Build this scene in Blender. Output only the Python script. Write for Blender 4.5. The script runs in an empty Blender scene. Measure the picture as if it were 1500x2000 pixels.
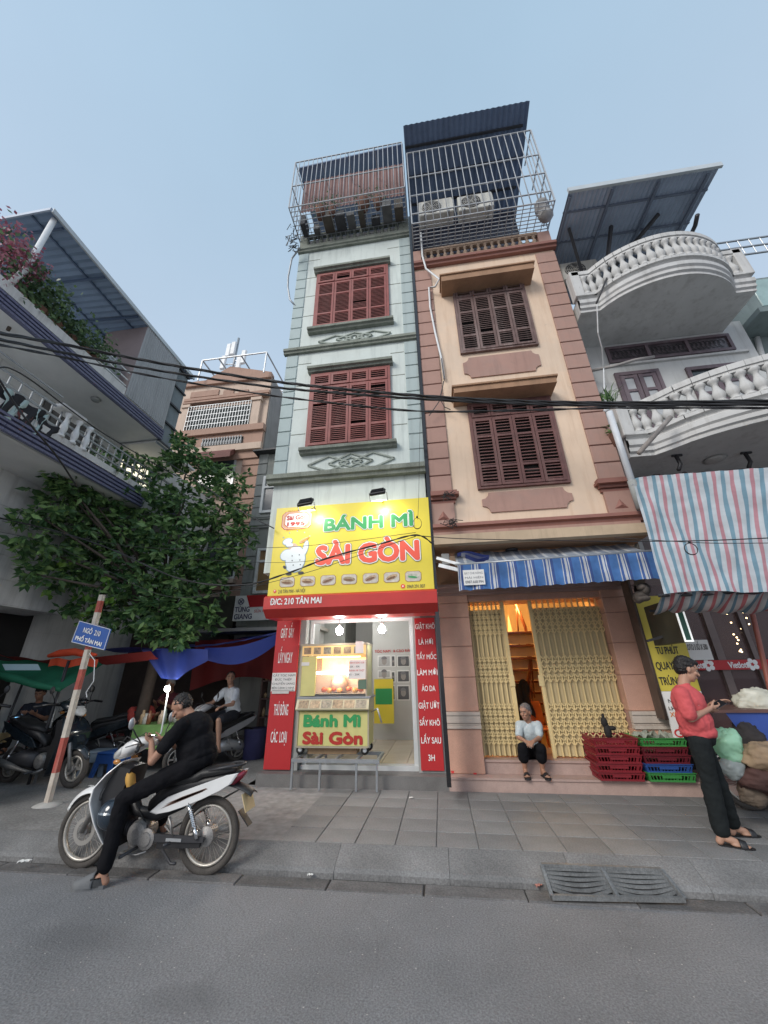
import bpy, math, random
from mathutils import Vector, Matrix
rnd = random.Random(7)
S = bpy.context.scene
COL = S.collection
V = Vector
R = math.radians
# ---------------------------------------------------------------- camera
CH = 1.62; FPX = 722.03; PITCH, ROLL, YAW = R(23.6153), R(-0.9093), R(-7.729)
fw = V((math.sin(YAW)*math.cos(PITCH), math.cos(YAW)*math.cos(PITCH), math.sin(PITCH)))
rt = V((math.cos(YAW), -math.sin(YAW), 0)); up = rt.cross(fw)
rt2 = rt*math.cos(ROLL)+up*math.sin(ROLL); up2 = -rt*math.sin(ROLL)+up*math.cos(ROLL)
cam = bpy.data.objects.new('camera', bpy.data.cameras.new('camera')); COL.objects.link(cam)
M = Matrix((rt2, up2, -fw)).transposed().to_4x4(); M.translation = V((0, 0, CH)); cam.matrix_world = M
cam.data.sensor_fit = 'HORIZONTAL'; cam.data.sensor_width = 36; cam.data.lens = FPX/1500*36
cam.data.clip_start = 0.05; cam.data.clip_end = 500
S.camera = cam
# ---------------------------------------------------------------- sky, sun, exposure
SUN_EL, SUN_AZ = R(34), R(215)      # soft light from behind the camera, over the left shoulder
w = bpy.data.worlds.new('World'); S.world = w; w.use_nodes = True
nt = w.node_tree; nt.nodes.clear()
sky = nt.nodes.new('ShaderNodeTexSky'); sky.sky_type = 'NISHITA'; sky.sun_disc = False
sky.sun_elevation = SUN_EL; sky.sun_rotation = SUN_AZ; sky.altitude = 20
sky.air_density = 1.0; sky.dust_density = 2.6; sky.ozone_density = 2.2
bg = nt.nodes.new('ShaderNodeBackground'); bg.inputs[1].default_value = 0.09
mixn = nt.nodes.new('ShaderNodeMix'); mixn.data_type = 'RGBA'; mixn.inputs[0].default_value = 0.80
tcw = nt.nodes.new('ShaderNodeTexCoord'); spw = nt.nodes.new('ShaderNodeSeparateXYZ'); nt.links.new(tcw.outputs['Generated'], spw.inputs[0])
rw = nt.nodes.new('ShaderNodeValToRGB'); nt.links.new(spw.outputs[2], rw.inputs[0])      # high cloud veil: paler and warmer low down
rw.color_ramp.elements[0].position = 0.0; rw.color_ramp.elements[0].color = (.74,.745,.83,1); rw.color_ramp.elements[1].position = 0.95; rw.color_ramp.elements[1].color = (.43,.595,.75,1)
e_ = rw.color_ramp.elements.new(.45); e_.color = (.575,.675,.81,1)
vm = nt.nodes.new('ShaderNodeVectorMath'); vm.operation = 'SCALE'; vm.inputs['Scale'].default_value = 9.3; nt.links.new(rw.outputs[0], vm.inputs[0]); cn = nt.nodes.new('ShaderNodeTexNoise'); cn.inputs['Scale'].default_value = 1.6; cn.inputs['Detail'].default_value = 5; nt.links.new(tcw.outputs['Generated'], cn.inputs['Vector'])
cm = nt.nodes.new('ShaderNodeMapRange'); cm.inputs[1].default_value = .3; cm.inputs[2].default_value = .7; cm.inputs[3].default_value = .955; cm.inputs[4].default_value = 1.045; nt.links.new(cn.outputs['Fac'], cm.inputs[0])
cv = nt.nodes.new('ShaderNodeVectorMath'); cv.operation = 'SCALE'; nt.links.new(vm.outputs[0], cv.inputs[0]); nt.links.new(cm.outputs[0], cv.inputs['Scale']); nt.links.new(cv.outputs[0], mixn.inputs[7])
out = nt.nodes.new('ShaderNodeOutputWorld')
nt.links.new(sky.outputs[0], mixn.inputs[6]); nt.links.new(mixn.outputs[2], bg.inputs[0]); nt.links.new(bg.outputs[0], out.inputs[0])
sl = bpy.data.lights.new('sun', 'SUN'); sl.energy = 1.5; sl.angle = R(24); sl.color = (1.0, 0.95, 0.88)
so = bpy.data.objects.new('sun', sl); COL.objects.link(so)
sd = V((math.sin(SUN_AZ)*math.cos(SUN_EL), math.cos(SUN_AZ)*math.cos(SUN_EL), math.sin(SUN_EL)))
so.rotation_euler = sd.to_track_quat('Z', 'Y').to_euler(); so.location = (0, -5, 20)
S.view_settings.view_transform = 'Standard'; S.view_settings.look = 'None'
S.view_settings.exposure = 0.5; S.view_settings.gamma = 1.0; S.view_settings.use_curve_mapping = False

# ---------------------------------------------------------------- measuring: a photo pixel meets a world plane
def ray(x, y): return rt2*((x-750)/FPX) - up2*((y-1000)/FPX) + fw
def PY(x, y, Y): r = ray(x, y); return V((0, 0, CH)) + r*(Y/r.y)
def PX(x, y, X): r = ray(x, y); return V((0, 0, CH)) + r*(X/r.x)
def PZ(x, y, z): r = ray(x, y); return V((0, 0, CH)) + r*((z-CH)/r.z)
def rect(tl, tr, br, bl, Y):
    a, b, c, d = [PY(*p, Y) for p in (tl, tr, br, bl)]
    return (a.x+d.x)/2, (b.x+c.x)/2, (c.z+d.z)/2, (a.z+b.z)/2       # x0,x1,z0,z1
# ---------------------------------------------------------------- materials
_m = {}
def mat(name, col, rough=0.7, var=0.14, scale=2.5, bump=0.0, bscale=60, metal=0.0, spec=None, patch=0.0, streak=0.0, emit=0.0, ecol=None, fine=0.0, rand=0.0, alpha=1.0, trans=0.0, coat=0.0, scol=None):
    if name in _m: return _m[name]
    m = bpy.data.materials.new(name); m.use_nodes = True; n = m.node_tree.nodes; L = m.node_tree.links
    b = n['Principled BSDF']; b.inputs['Roughness'].default_value = rough; b.inputs['Metallic'].default_value = metal
    b.inputs['Base Color'].default_value = (*col, 1)
    if spec is not None: b.inputs['Specular IOR Level'].default_value = spec
    if coat: b.inputs['Coat Weight'].default_value = coat; b.inputs['Coat Roughness'].default_value = 0.08
    if trans: b.inputs['Transmission Weight'].default_value = trans; b.inputs['IOR'].default_value = 1.45
    if alpha < 1: b.inputs['Alpha'].default_value = alpha
    if emit: b.inputs['Emission Color'].default_value = (*(ecol or col), 1); b.inputs['Emission Strength'].default_value = emit
    tc = n.new('ShaderNodeTexCoord'); cur = None
    def mul(prev, fac):
        k = n.new('ShaderNodeMix'); k.data_type = 'RGBA'; k.blend_type = 'MULTIPLY'; k.inputs[0].default_value = 1
        if prev is None: k.inputs[6].default_value = (*col, 1)
        else: L.new(prev, k.inputs[6])
        L.new(fac, k.inputs[7]); return k.outputs[2]
    def noise(sc, det, vec=None, rgh=0.6):
        k = n.new('ShaderNodeTexNoise'); k.inputs['Scale'].default_value = sc; k.inputs['Detail'].default_value = det; k.inputs['Roughness'].default_value = rgh
        L.new(vec or tc.outputs['Object'], k.inputs['Vector']); return k.outputs['Fac']
    def rng(f, a, b_, lo, hi):
        k = n.new('ShaderNodeMapRange'); k.inputs[1].default_value = a; k.inputs[2].default_value = b_; k.inputs[3].default_value = lo; k.inputs[4].default_value = hi
        L.new(f, k.inputs[0]); return k.outputs[0]
    if var: cur = mul(cur, rng(noise(scale, 5), 0.3, 0.7, 1-var, 1+var*0.6))
    if fine: cur = mul(cur, rng(noise(bscale*1.5, 3), 0.35, 0.65, 1-fine, 1+fine))
    if streak:
        mp = n.new('ShaderNodeMapping'); mp.inputs['Scale'].default_value = (7, 7, 0.55); L.new(tc.outputs['Object'], mp.inputs[0])
        f = rng(noise(1.0, 6, mp.outputs[0], 0.7), 0.50, 0.74, 0.0, streak)
        k = n.new('ShaderNodeMix'); k.data_type = 'RGBA'; L.new(f, k.inputs[0])
        if cur is None: k.inputs[6].default_value = (*col, 1)
        else: L.new(cur, k.inputs[6])
        k.inputs[7].default_value = (*(scol or (col[0]*0.35, col[1]*0.35, col[2]*0.33)), 1); cur = k.outputs[2]
    if patch:
        f = rng(noise(.8, 4, rgh=.75), 0.52, 0.60, 0.0, patch); k = n.new('ShaderNodeMix'); k.data_type = 'RGBA'; L.new(f, k.inputs[0]); L.new(cur, k.inputs[6]); g_ = sum(col)/3; k.inputs[7].default_value = (col[0]*.6+g_*.3, col[1]*.6+g_*.3, col[2]*.6+g_*.28, 1); cur = k.outputs[2]
        f = rng(noise(5.5, 8, rgh=.8), 0.60, 0.70, 0.0, patch*.8); k = n.new('ShaderNodeMix'); k.data_type = 'RGBA'; L.new(f, k.inputs[0]); L.new(cur, k.inputs[6]); k.inputs[7].default_value = (g_*.42, g_*.42, g_*.38, 1); cur = k.outputs[2]
    if rand:
        oi = n.new('ShaderNodeObjectInfo'); cur = mul(cur, rng(oi.outputs['Random'], 0, 1, 1-rand, 1+rand*0.5))
    if cur is not None: L.new(cur, b.inputs['Base Color'])
    if bump:
        k = n.new('ShaderNodeBump'); k.inputs['Strength'].default_value = bump; k.inputs['Distance'].default_value = 0.01
        L.new(noise(bscale, 4), k.inputs['Height']); L.new(k.outputs[0], b.inputs['Normal'])
    _m[name] = m; return m

def stripes(name, cols, src='UV', axis=0, rep=1.0, rough=0.75, var=0.12, bump=0.15, translucent=0.0, wob=.10):
    """repeating stripes; cols = [(width, rgb)...] over one period"""
    if name in _m: return _m[name]
    m = mat(name, (1, 1, 1), rough=rough, var=0); n = m.node_tree.nodes; L = m.node_tree.links; b = n['Principled BSDF']
    tc = n.new('ShaderNodeTexCoord'); sp = n.new('ShaderNodeSeparateXYZ'); L.new(tc.outputs[src], sp.inputs[0])
    a = n.new('ShaderNodeMath'); a.operation = 'MULTIPLY'; a.inputs[1].default_value = rep; L.new(sp.outputs[axis], a.inputs[0])
    nz = n.new('ShaderNodeTexNoise'); nz.inputs['Scale'].default_value = 3.0; L.new(tc.outputs['Object'], nz.inputs['Vector'])
    nm = n.new('ShaderNodeMath'); nm.operation = 'MULTIPLY_ADD'; nm.inputs[1].default_value = wob; L.new(nz.outputs['Fac'], nm.inputs[0]); L.new(a.outputs[0], nm.inputs[2])
    fr = n.new('ShaderNodeMath'); fr.operation = 'FRACT'; L.new(nm.outputs[0], fr.inputs[0])
    cr = n.new('ShaderNodeValToRGB'); cr.color_ramp.interpolation = 'CONSTANT'; L.new(fr.outputs[0], cr.inputs[0])
    tot = sum(c[0] for c in cols); p = 0; el = cr.color_ramp.elements
    while len(el) < len(cols): el.new(1.0)
    for i, (wd, c) in enumerate(cols): el[i].position = p/tot; el[i].color = (*c, 1); p += wd
    n2 = n.new('ShaderNodeTexNoise'); n2.inputs['Scale'].default_value = 5; n2.inputs['Detail'].default_value = 6; L.new(tc.outputs['Object'], n2.inputs['Vector'])
    mr = n.new('ShaderNodeMapRange'); mr.inputs[1].default_value = .3; mr.inputs[2].default_value = .7; mr.inputs[3].default_value = 1-var; mr.inputs[4].default_value = 1+var*.3; L.new(n2.outputs['Fac'], mr.inputs[0])
    k = n.new('ShaderNodeMix'); k.data_type = 'RGBA'; k.blend_type = 'MULTIPLY'; k.inputs[0].default_value = 1
    L.new(cr.outputs[0], k.inputs[6]); L.new(mr.outputs[0], k.inputs[7]); L.new(k.outputs[2], b.inputs['Base Color'])
    if bump:
        bp = n.new('ShaderNodeBump'); bp.inputs['Strength'].default_value = bump; bp.inputs['Distance'].default_value = 0.02; L.new(n2.outputs['Fac'], bp.inputs['Height']); L.new(bp.outputs[0], b.inputs['Normal'])
    if translucent:
        tr = n.new('ShaderNodeBsdfTranslucent'); L.new(k.outputs[2], tr.inputs[0]); ms = n.new('ShaderNodeMixShader'); ms.inputs[0].default_value = translucent
        L.new(b.outputs[0], ms.inputs[1]); L.new(tr.outputs[0], ms.inputs[2]); L.new(ms.outputs[0], n['Material Output'].inputs[0])
    return m
def cloth(name, col, translucent=0.3, rough=0.7, var=0.15):
    if name in _m: return _m[name]
    m = mat(name, col, rough=rough, var=var, scale=3, bump=0.25, bscale=9); n = m.node_tree.nodes; L = m.node_tree.links; b = n['Principled BSDF']
    tr = n.new('ShaderNodeBsdfTranslucent'); tr.inputs[0].default_value = (*col, 1); ms = n.new('ShaderNodeMixShader'); ms.inputs[0].default_value = translucent
    L.new(b.outputs[0], ms.inputs[1]); L.new(tr.outputs[0], ms.inputs[2]); L.new(ms.outputs[0], n['Material Output'].inputs[0]); return m

# ---------------------------------------------------------------- meshes
class MB:
    def __init__(s): s.v = []; s.f = []; s.mi = []; s.uv = {}; s.sm = []
    def add(s, vs, fs, mi=0, smooth=False):
        o = len(s.v); s.v += [tuple(p) for p in vs]
        for f in fs: s.f.append([i+o for i in f]); s.mi.append(mi); s.sm.append(smooth)
        return s
    def box(s, x0, x1, y0, y1, z0, z1, mi=0):
        return s.add([(x0,y0,z0),(x1,y0,z0),(x1,y1,z0),(x0,y1,z0),(x0,y0,z1),(x1,y0,z1),(x1,y1,z1),(x0,y1,z1)],
              [(3,2,1,0),(4,5,6,7),(0,1,5,4),(1,2,6,5),(2,3,7,6),(3,0,4,7)], mi)
    def bbox(s, x0, x1, y0, y1, z0, z1, b=0.008, mi=0):
        """box with chamfered edges"""
        xs=(x0,x1); ys=(y0,y1); zs=(z0,z1); vs=[]; idx={}
        for i in (0,1):
            for j in (0,1):
                for k in (0,1):
                    X,Y,Z=xs[i],ys[j],zs[k]; dx=b if i==0 else -b; dy=b if j==0 else -b; dz=b if k==0 else -b
                    for a,p in enumerate(((X,Y+dy,Z+dz),(X+dx,Y,Z+dz),(X+dx,Y+dy,Z))): idx[i,j,k,a]=len(vs); vs.append(p)
        fs=[]
        for i in (0,1): fs.append([idx[i,j,k,0] for j,k in ((0,0),(0,1),(1,1),(1,0))][::(1 if i==0 else -1)])
        for j in (0,1): fs.append([idx[i,j,k,1] for i,k in ((0,0),(1,0),(1,1),(0,1))][::(1 if j==0 else -1)])
        for k in (0,1): fs.append([idx[i,j,k,2] for i,j in ((0,0),(0,1),(1,1),(1,0))][::(1 if k==0 else -1)])
        for i in (0,1):
            for j in (0,1): fs.append([idx[i,j,0,0],idx[i,j,1,0],idx[i,j,1,1],idx[i,j,0,1]])
        for i in (0,1):
            for k in (0,1): fs.append([idx[i,0,k,0],idx[i,1,k,0],idx[i,1,k,2],idx[i,0,k,2]])
        for j in (0,1):
            for k in (0,1): fs.append([idx[0,j,k,1],idx[1,j,k,1],idx[1,j,k,2],idx[0,j,k,2]])
        for i in (0,1):
            for j in (0,1):
                for k in (0,1): fs.append([idx[i,j,k,a] for a in (0,1,2)])
        return s.add(vs, fs, mi)
    def prism(s, pts, ext, mi=0):
        n = len(pts); e = V(ext); a = [V(p) for p in pts]; b = [p+e for p in a]
        return s.add(a+b, [list(range(n))[::-1], list(range(n, 2*n))]+[(i,(i+1)%n,n+(i+1)%n,n+i) for i in range(n)], mi)
    def bar(s, p, q, w, h=None, mi=0, upv=(0,0,1)):
        """rectangular bar from p to q"""
        p, q = V(p), V(q); d = (q-p)
        if d.length < 1e-6: return s
        d.normalize(); h = h or w; u = V(upv)
        if abs(d.dot(u)) > .98: u = V((0,1,0))
        a = d.cross(u).normalized()*w/2; b = a.cross(d).normalized()*h/2
        vs = [p-a-b,p+a-b,p+a+b,p-a+b,q-a-b,q+a-b,q+a+b,q-a+b]
        return s.add(vs, [(3,2,1,0),(4,5,6,7),(0,1,5,4),(1,2,6,5),(2,3,7,6),(3,0,4,7)], mi)
    def tube(s, pts, r, n=8, mi=0, caps=True, closed=False):
        pts = [V(p) for p in pts]; m = len(pts); rs = r if isinstance(r, (list, tuple)) else [r]*m
        vs = []; prev = None
        for i, p in enumerate(pts):
            if closed: t = pts[(i+1)%m]-pts[i-1]
            else: t = pts[min(i+1,m-1)]-pts[max(i-1,0)]
            t.normalize()
            if prev is None:
                a = t.orthogonal().normalized()
            else:
                a = prev - t*prev.dot(t)
                a = a.normalized() if a.length > 1e-5 else t.orthogonal().normalized()
            prev = a; b = t.cross(a)
            for k in range(n):
                th = 2*math.pi*k/n; vs.append(p+(a*math.cos(th)+b*math.sin(th))*rs[i])
        fs = []
        for i in range(m if closed else m-1):
            j = (i+1)%m
            for k in range(n): fs.append((i*n+k, i*n+(k+1)%n, j*n+(k+1)%n, j*n+k))
        if caps and not closed: fs += [list(range(n))[::-1], [(m-1)*n+k for k in range(n)]]
        return s.add(vs, fs, mi, smooth=n > 5)
    def lathe(s, c, prof, n=12, mi=0, ax=(0,0,1), smooth=True, loop=False):
        c = V(c); ax = V(ax).normalized(); a = ax.orthogonal().normalized(); b = ax.cross(a); vs = []
        for r, z in prof:
            for k in range(n): th = 2*math.pi*k/n; vs.append(c+ax*z+(a*math.cos(th)+b*math.sin(th))*max(r, 1e-4))
        m = len(prof)
        fs = [(i*n+k, i*n+(k+1)%n, (i+1)*n+(k+1)%n, (i+1)*n+k) for i in range(m-1) for k in range(n)]
        if loop: fs += [((m-1)*n+k, (m-1)*n+(k+1)%n, (k+1)%n, k) for k in range(n)]
        else: fs += [list(range(n))[::-1], [(m-1)*n+k for k in range(n)]]
        return s.add(vs, fs, mi, smooth)
    def ell(s, c, r, n=10, m=7, mi=0, rot=None):
        c = V(c); vs = []; r = (r,)*3 if not isinstance(r, (tuple, list)) else r
        for i in range(m+1):
            ph = math.pi*i/m
            for k in range(n):
                th = 2*math.pi*k/n; p = V((r[0]*math.sin(ph)*math.cos(th)+1e-5*math.cos(th), r[1]*math.sin(ph)*math.sin(th)+1e-5*math.sin(th), r[2]*math.cos(ph)))
                vs.append(c+(rot @ p if rot else p))
        fs = [(i*n+k, (i+1)*n+k, (i+1)*n+(k+1)%n, i*n+(k+1)%n) for i in range(m) for k in range(n)]
        return s.add(vs, fs, mi, True)
    def cap(s, p, q, r0, r1, n=10):
        """tapered capsule, closed"""
        p, q = V(p), V(q); d = q-p; L = d.length
        if L < 1e-5: return s.ell(p, max(r0, r1), n, 6)
        prof = []
        for i in range(5): t = math.pi/2*(1-i/4); prof.append((r0*math.cos(t), -r0*math.sin(t)))
        for i in range(5): t = math.pi/2*i/4; prof.append((r1*math.cos(t), L+r1*math.sin(t)))
        return s.lathe(p, prof, n, 0, d)
    def quad(s, a, b, c, d, mi=0): return s.add([a,b,c,d], [(0,1,2,3)], mi)
    def sheet(s, fn, nu, nv, mi=0, smooth=True, thick=0.0):
        o = len(s.v); fo = len(s.f)
        vs = [V(fn(i/nu, j/nv)) for j in range(nv+1) for i in range(nu+1)]
        fs = []
        for j in range(nv):
            for i in range(nu):
                a = j*(nu+1)+i; f = (a, a+1, a+nu+2, a+nu+1); fs.append(f)
                s.uv[fo+len(fs)-1] = [((q % (nu+1))/nu, (q//(nu+1))/nv) for q in f]
        s.add(vs, fs, mi, smooth)
        if thick:
            t = V(thick) if not isinstance(thick, float) else V((0,0,thick))
            fo2 = len(s.f); vs2 = [p+t for p in vs]; fs2 = [f[::-1] for f in fs]
            for k, f in enumerate(fs2): s.uv[fo2+k] = s.uv[fo+k][::-1]
            o2 = len(s.v); s.add(vs2, fs2, mi, smooth)
            W = nu+1; H = nv+1
            loop = [i for i in range(W)]+[j*W+W-1 for j in range(1,H)]+[(H-1)*W+i for i in range(W-2,-1,-1)]+[j*W for j in range(H-2,0,-1)]
            for k in range(len(loop)):
                a, b = loop[k], loop[(k+1)%len(loop)]; s.f.append([o+b, o+a, o2+a, o2+b]); s.mi.append(mi); s.sm.append(False)
        return s
    def xf(s, m):
        s.v = [tuple(m @ V(p)) for p in s.v]; return s
    def merge(s, o):
        k = len(s.v); fo = len(s.f); s.v += o.v
        for f in o.f: s.f.append([i+k for i in f])
        s.mi += o.mi; s.sm += o.sm
        for q, u in o.uv.items(): s.uv[q+fo] = u
        return s
    def mesh(s, name, mats, off=None, smooth=None):
        me = bpy.data.meshes.new(name)
        vs = s.v if off is None else [(p[0]-off[0], p[1]-off[1], p[2]-off[2]) for p in s.v]
        me.from_pydata(vs, [], s.f)
        for m in (mats if isinstance(mats, (list, tuple)) else [mats]): me.materials.append(m)
        me.polygons.foreach_set('material_index', s.mi)
        me.polygons.foreach_set('use_smooth', [True]*len(s.f) if smooth else ([False]*len(s.f) if smooth is False else s.sm))
        if s.uv:
            ul = me.uv_layers.new(name='UVMap')
            for i, us in s.uv.items():
                st = me.polygons[i].loop_start
                for k, u in enumerate(us): ul.data[st+k].uv = u
        me.update(); return me
    def build(s, name, mats, parent=None, smooth=None, label=None, kind=None):
        off = root_of(parent) if parent else None
        o = bpy.data.objects.new(name, s.mesh(name, mats, off, smooth)); COL.objects.link(o)
        if parent: o.parent = parent
        if label: o['label'] = label
        if kind: o['kind'] = kind
        return o
def root_of(o):
    L = V((0,0,0))
    while o is not None: L = L+o.location; o = o.parent
    return L
def tag(o, label=None, cat=None, group=None, kind=None):
    if label: o['label'] = label
    if cat: o['category'] = cat
    if group: o['group'] = group
    if kind: o['kind'] = kind
    return o
def thing(name, label, cat, loc=(0,0,0), rz=0, group=None):
    o = bpy.data.objects.new(name, None); COL.objects.link(o); o.location = loc; o.rotation_euler = (0,0,rz); o.empty_display_size = .1
    return tag(o, label, cat, group)
def inst(src_mesh, name, loc, parent, rot=None, scale=None, kind=None):
    """a child sharing mesh data, placed in world coordinates"""
    o = bpy.data.objects.new(name, src_mesh); COL.objects.link(o); off = root_of(parent) if parent else V((0,0,0))
    if parent: o.parent = parent
    o.location = V(loc)-off
    if rot: o.rotation_euler = rot
    if scale: o.scale = scale
    if kind: o['kind'] = kind
    return o
def tree_copy(o, parent=None):
    c = o.copy(); COL.objects.link(c); c.parent = parent
    for ch in list(o.children): tree_copy(ch, c)
    return c
def mesh_from(o):
    COL.objects.link(o); dg = bpy.context.evaluated_depsgraph_get(); me = bpy.data.meshes.new_from_object(o.evaluated_get(dg)); COL.objects.unlink(o); return me
_t = {}
def text_mesh(s, bold=0.0, space=1.0):
    k = (s, bold, space)
    if k in _t: return _t[k]
    c = bpy.data.curves.new('lettering', 'FONT'); c.body = s; c.size = 1; c.offset = bold; c.fill_mode = 'FRONT'; c.resolution_u = 3; c.space_character = space
    o = bpy.data.objects.new('lettering', c); me = mesh_from(o); bpy.data.objects.remove(o)
    vs = [tuple(v.co) for v in me.vertices]; fs = [list(p.vertices) for p in me.polygons]
    bpy.data.meshes.remove(me); _t[k] = (vs, fs); return _t[k]
def text(s, org, right, upv, width, capz, m, parent, bold=0.02, thick=0.004, name='lettering', space=1.0, mb=None, normal=None, mi=0, ref=None):
    """flat print: starts at org, width along right, capital height along upv; stroke weight by layered copies"""
    vs, fs = text_mesh(s, 0.0, space)
    x0 = min(v[0] for v in vs); x1 = max(v[0] for v in vs); sx = width/(x1-x0+(0 if ref else 2*bold)); sz = capz/(0.729+(0 if ref else 2*bold))
    right = V(right).normalized(); upv = V(upv).normalized(); nrm = V(normal) if normal else right.cross(upv)
    own = mb is None; mb = mb or MB(); o = V(org)
    b = bold*min(sx, sz); offs = [(0, 0)]
    if bold > 0.012:
        k = 12 if bold > .05 else 8
        offs = [(b*math.cos(2*math.pi*i/k), b*math.sin(2*math.pi*i/k)) for i in range(k)]
        if bold > .07: offs += [(b*.55*math.cos(2*math.pi*i/8), b*.55*math.sin(2*math.pi*i/8)) for i in range(8)]
    sh = 0 if ref else 1
    for i, (dx, dz) in enumerate(offs):
        P = [o+right*((v[0]-x0)*sx+b*sh+dx)+upv*(v[1]*sz+b*sh+dz)+nrm*(thick+i*.00012) for v in vs]
        mb.add(P, fs, mi)
    if own: return mb.build(name, m, parent)
    return mb
def light(name, kind, loc, e, col, parent=None, r=0.05, aim=None, spot=None):
    d = bpy.data.lights.new(name, kind); d.energy = e; d.color = col
    if kind in ('POINT', 'SPOT'): d.shadow_soft_size = r
    if spot: d.spot_size = R(spot); d.spot_blend = 0.6
    o = bpy.data.objects.new(name, d); COL.objects.link(o)
    if aim is not None: o.rotation_euler = (V(aim)-V(loc)).to_track_quat('-Z', 'Y').to_euler()
    if parent: o.parent = parent; o.location = V(loc)-root_of(parent)
    else: o.location = loc
    return o
def hx(h, k=1.0):
    """sRGB hex to linear"""
    c = [int(h[i:i+2], 16)/255 for i in (0, 2, 4)]
    return tuple(k*(x/12.92 if x <= 0.04045 else ((x+0.055)/1.055)**2.4) for x in c)
# ---------------------------------------------------------------- material library
CONC = mat('concrete', (.23,.22,.21), .85, .22, 1.6, .4, 45, fine=.12, streak=.35)
WHITE_WALL = mat('aged_white_plaster', (.55,.56,.55), .85, .10, 1.2, .12, 50, patch=.35, streak=.45, scol=(.26,.25,.23))
GREY_PLASTER = mat('grey_plaster', (.32,.33,.32), .85, .15, 1.3, .2, 40, streak=.5)
GREENW = mat('pale_green_paint', (.62,.68,.645), .7, .10, 1.1, .12, 60, patch=.35, streak=.6, scol=(.30,.35,.33))
GREENQ = mat('sea_green_paint', (.40,.48,.475), .7, .12, 1.6, .12, 60, patch=.35, streak=.5, scol=(.22,.25,.24))
MOULD = mat('grey_green_moulding', (.34,.38,.34), .8, .15, 3, .15, 50, streak=.4)
LEDGE = mat('weathered_green_ledge', (.24,.26,.22), .85, .3, 3, .3, 40, streak=.6, fine=.15)
ORANGEW = mat('peach_yellow_paint', (.72,.55,.41), .75, .11, 1.0, .12, 60, patch=.30, streak=.5, scol=(.5,.32,.2))
TERRA = mat('terracotta_pink_paint', (.39,.235,.19), .75, .12, 1.5, .12, 60, patch=.3, streak=.45, scol=(.22,.13,.11))
TERRAD = mat('dark_terracotta_paint', (.26,.115,.09), .7, .12, 2, .12, 60, streak=.15)
TAN = mat('tan_weathered_slab', (.34,.20,.12), .8, .2, 2.5, .2, 40, streak=.3)
SALMON = mat('salmon_stone_tile', (.52,.30,.22), .45, .10, 5, .05, 60, fine=.08, rand=.05)
PINKSTEP = mat('pink_granite', (.42,.30,.26), .5, .12, 8, .05, 80, fine=.15)
CREAMTRIM = mat('cream_stone', (.50,.43,.37), .6, .1, 3, .1, 50, streak=.3)
REDWOOD = mat('red_painted_wood', (.27,.075,.065), .55, .22, 5, .2, 50, streak=.35, scol=(.33,.2,.18))
BROWNWOOD = mat('worn_brown_wood', (.16,.10,.09), .7, .3, 6, .35, 40, streak=.7, scol=(.34,.27,.25))
DARKV = mat('dark_interior', (.02,.018,.017), .9, 0)
STEELW = mat('white_painted_steel', (.74,.76,.77), .45, .12, 8, streak=.3, scol=(.3,.25,.2))
CAGEM = mat('dull_cage_steel', (.42,.44,.46), .5, .15, 6, streak=.3, scol=(.25,.2,.17))
STEELG = mat('galvanised_steel', (.34,.36,.38), .4, .15, 6, metal=.5, fine=.1)
STEELD = mat('dark_steel', (.05,.05,.055), .5, .2, 5, metal=.3)
CHROME = mat('chrome', (.7,.7,.7), .18, .05, 5, metal=1.0)
BLACKP = mat('black_plastic', (.018,.018,.02), .45, .2, 6)
BLACKG = mat('black_gloss_paint', (.012,.012,.014), .2, .1, 4, coat=.5)
RUBBER = mat('tyre_rubber', (.025,.024,.023), .85, .2, 10, .3, 80, fine=.2)
DUSTRUB = mat('dusty_tyre_rubber', (.07,.062,.055), .9, .25, 10, .3, 80, fine=.2)
GREYMET = mat('grey_alloy', (.30,.29,.28), .45, .2, 12, metal=.6, fine=.15)
BIKEW = mat('white_bike_plastic', (.72,.72,.71), .25, .06, 4, coat=.4)
SILVER = mat('silver_paint', (.45,.46,.47), .3, .1, 4, metal=.4)
SEATB = mat('black_vinyl', (.016,.016,.017), .55, .2, 10, .2, 60)
VEILROOF = mat('veiled_blue_sheet', (.14,.19,.29), .5, .2, 1.5, streak=.35, scol=(.05,.08,.13))  # blue sheet colour shifted to carry the bluish lens veil
BLUETILE = mat('blue_glazed_tile', (.14,.15,.245), .3, .25, 12, fine=.2)
ALU = mat('aluminium_frame', (.60,.62,.62), .35, .1, 4, metal=.3)
GLASSD = mat('dark_window_glass', (.045,.055,.06), .08, .1, 2)
CURTAIN = mat('ochre_curtain', (.30,.19,.09), .9, .2, 4)
PCURTAIN = mat('pale_curtain', (.42,.44,.46), .8, .1, 4)
RED = mat('red_vinyl_print', (.46,.018,.022), .5, .06, 3)
REDD = mat('red_fascia_panel', (.50,.03,.025), .38, .12, 2)
WHITEV = mat('white_print', (.82,.82,.80), .6, .04, 4)
PAPER = mat('white_paper', (.72,.71,.68), .8, .06, 4)
BLACKI = mat('black_ink', (.02,.02,.02), .6, 0)
REDI = mat('red_ink', (.55,.03,.03), .6, 0)
YELLOW = mat('yellow_vinyl_print', (.76,.62,.06), .34, .05, 1.5)
GREENI = mat('green_ink', (.03,.30,.09), .5, 0)
REDL = mat('coral_red_ink', (.80,.10,.06), .5, 0)
BLUES = mat('blue_enamel', (.012,.09,.36), .4, .12, 6)
SKIN = mat('skin', (.42,.24,.165), .55, .08, 12)
SKIN2 = mat('tanned_skin', (.36,.19,.125), .55, .08, 12)
HAIRB = mat('black_hair', (.012,.010,.010), .6, .3, 30, .4, 120)
HAIRG = mat('grey_hair', (.14,.13,.13), .7, .3, 30, .4, 120)
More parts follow.
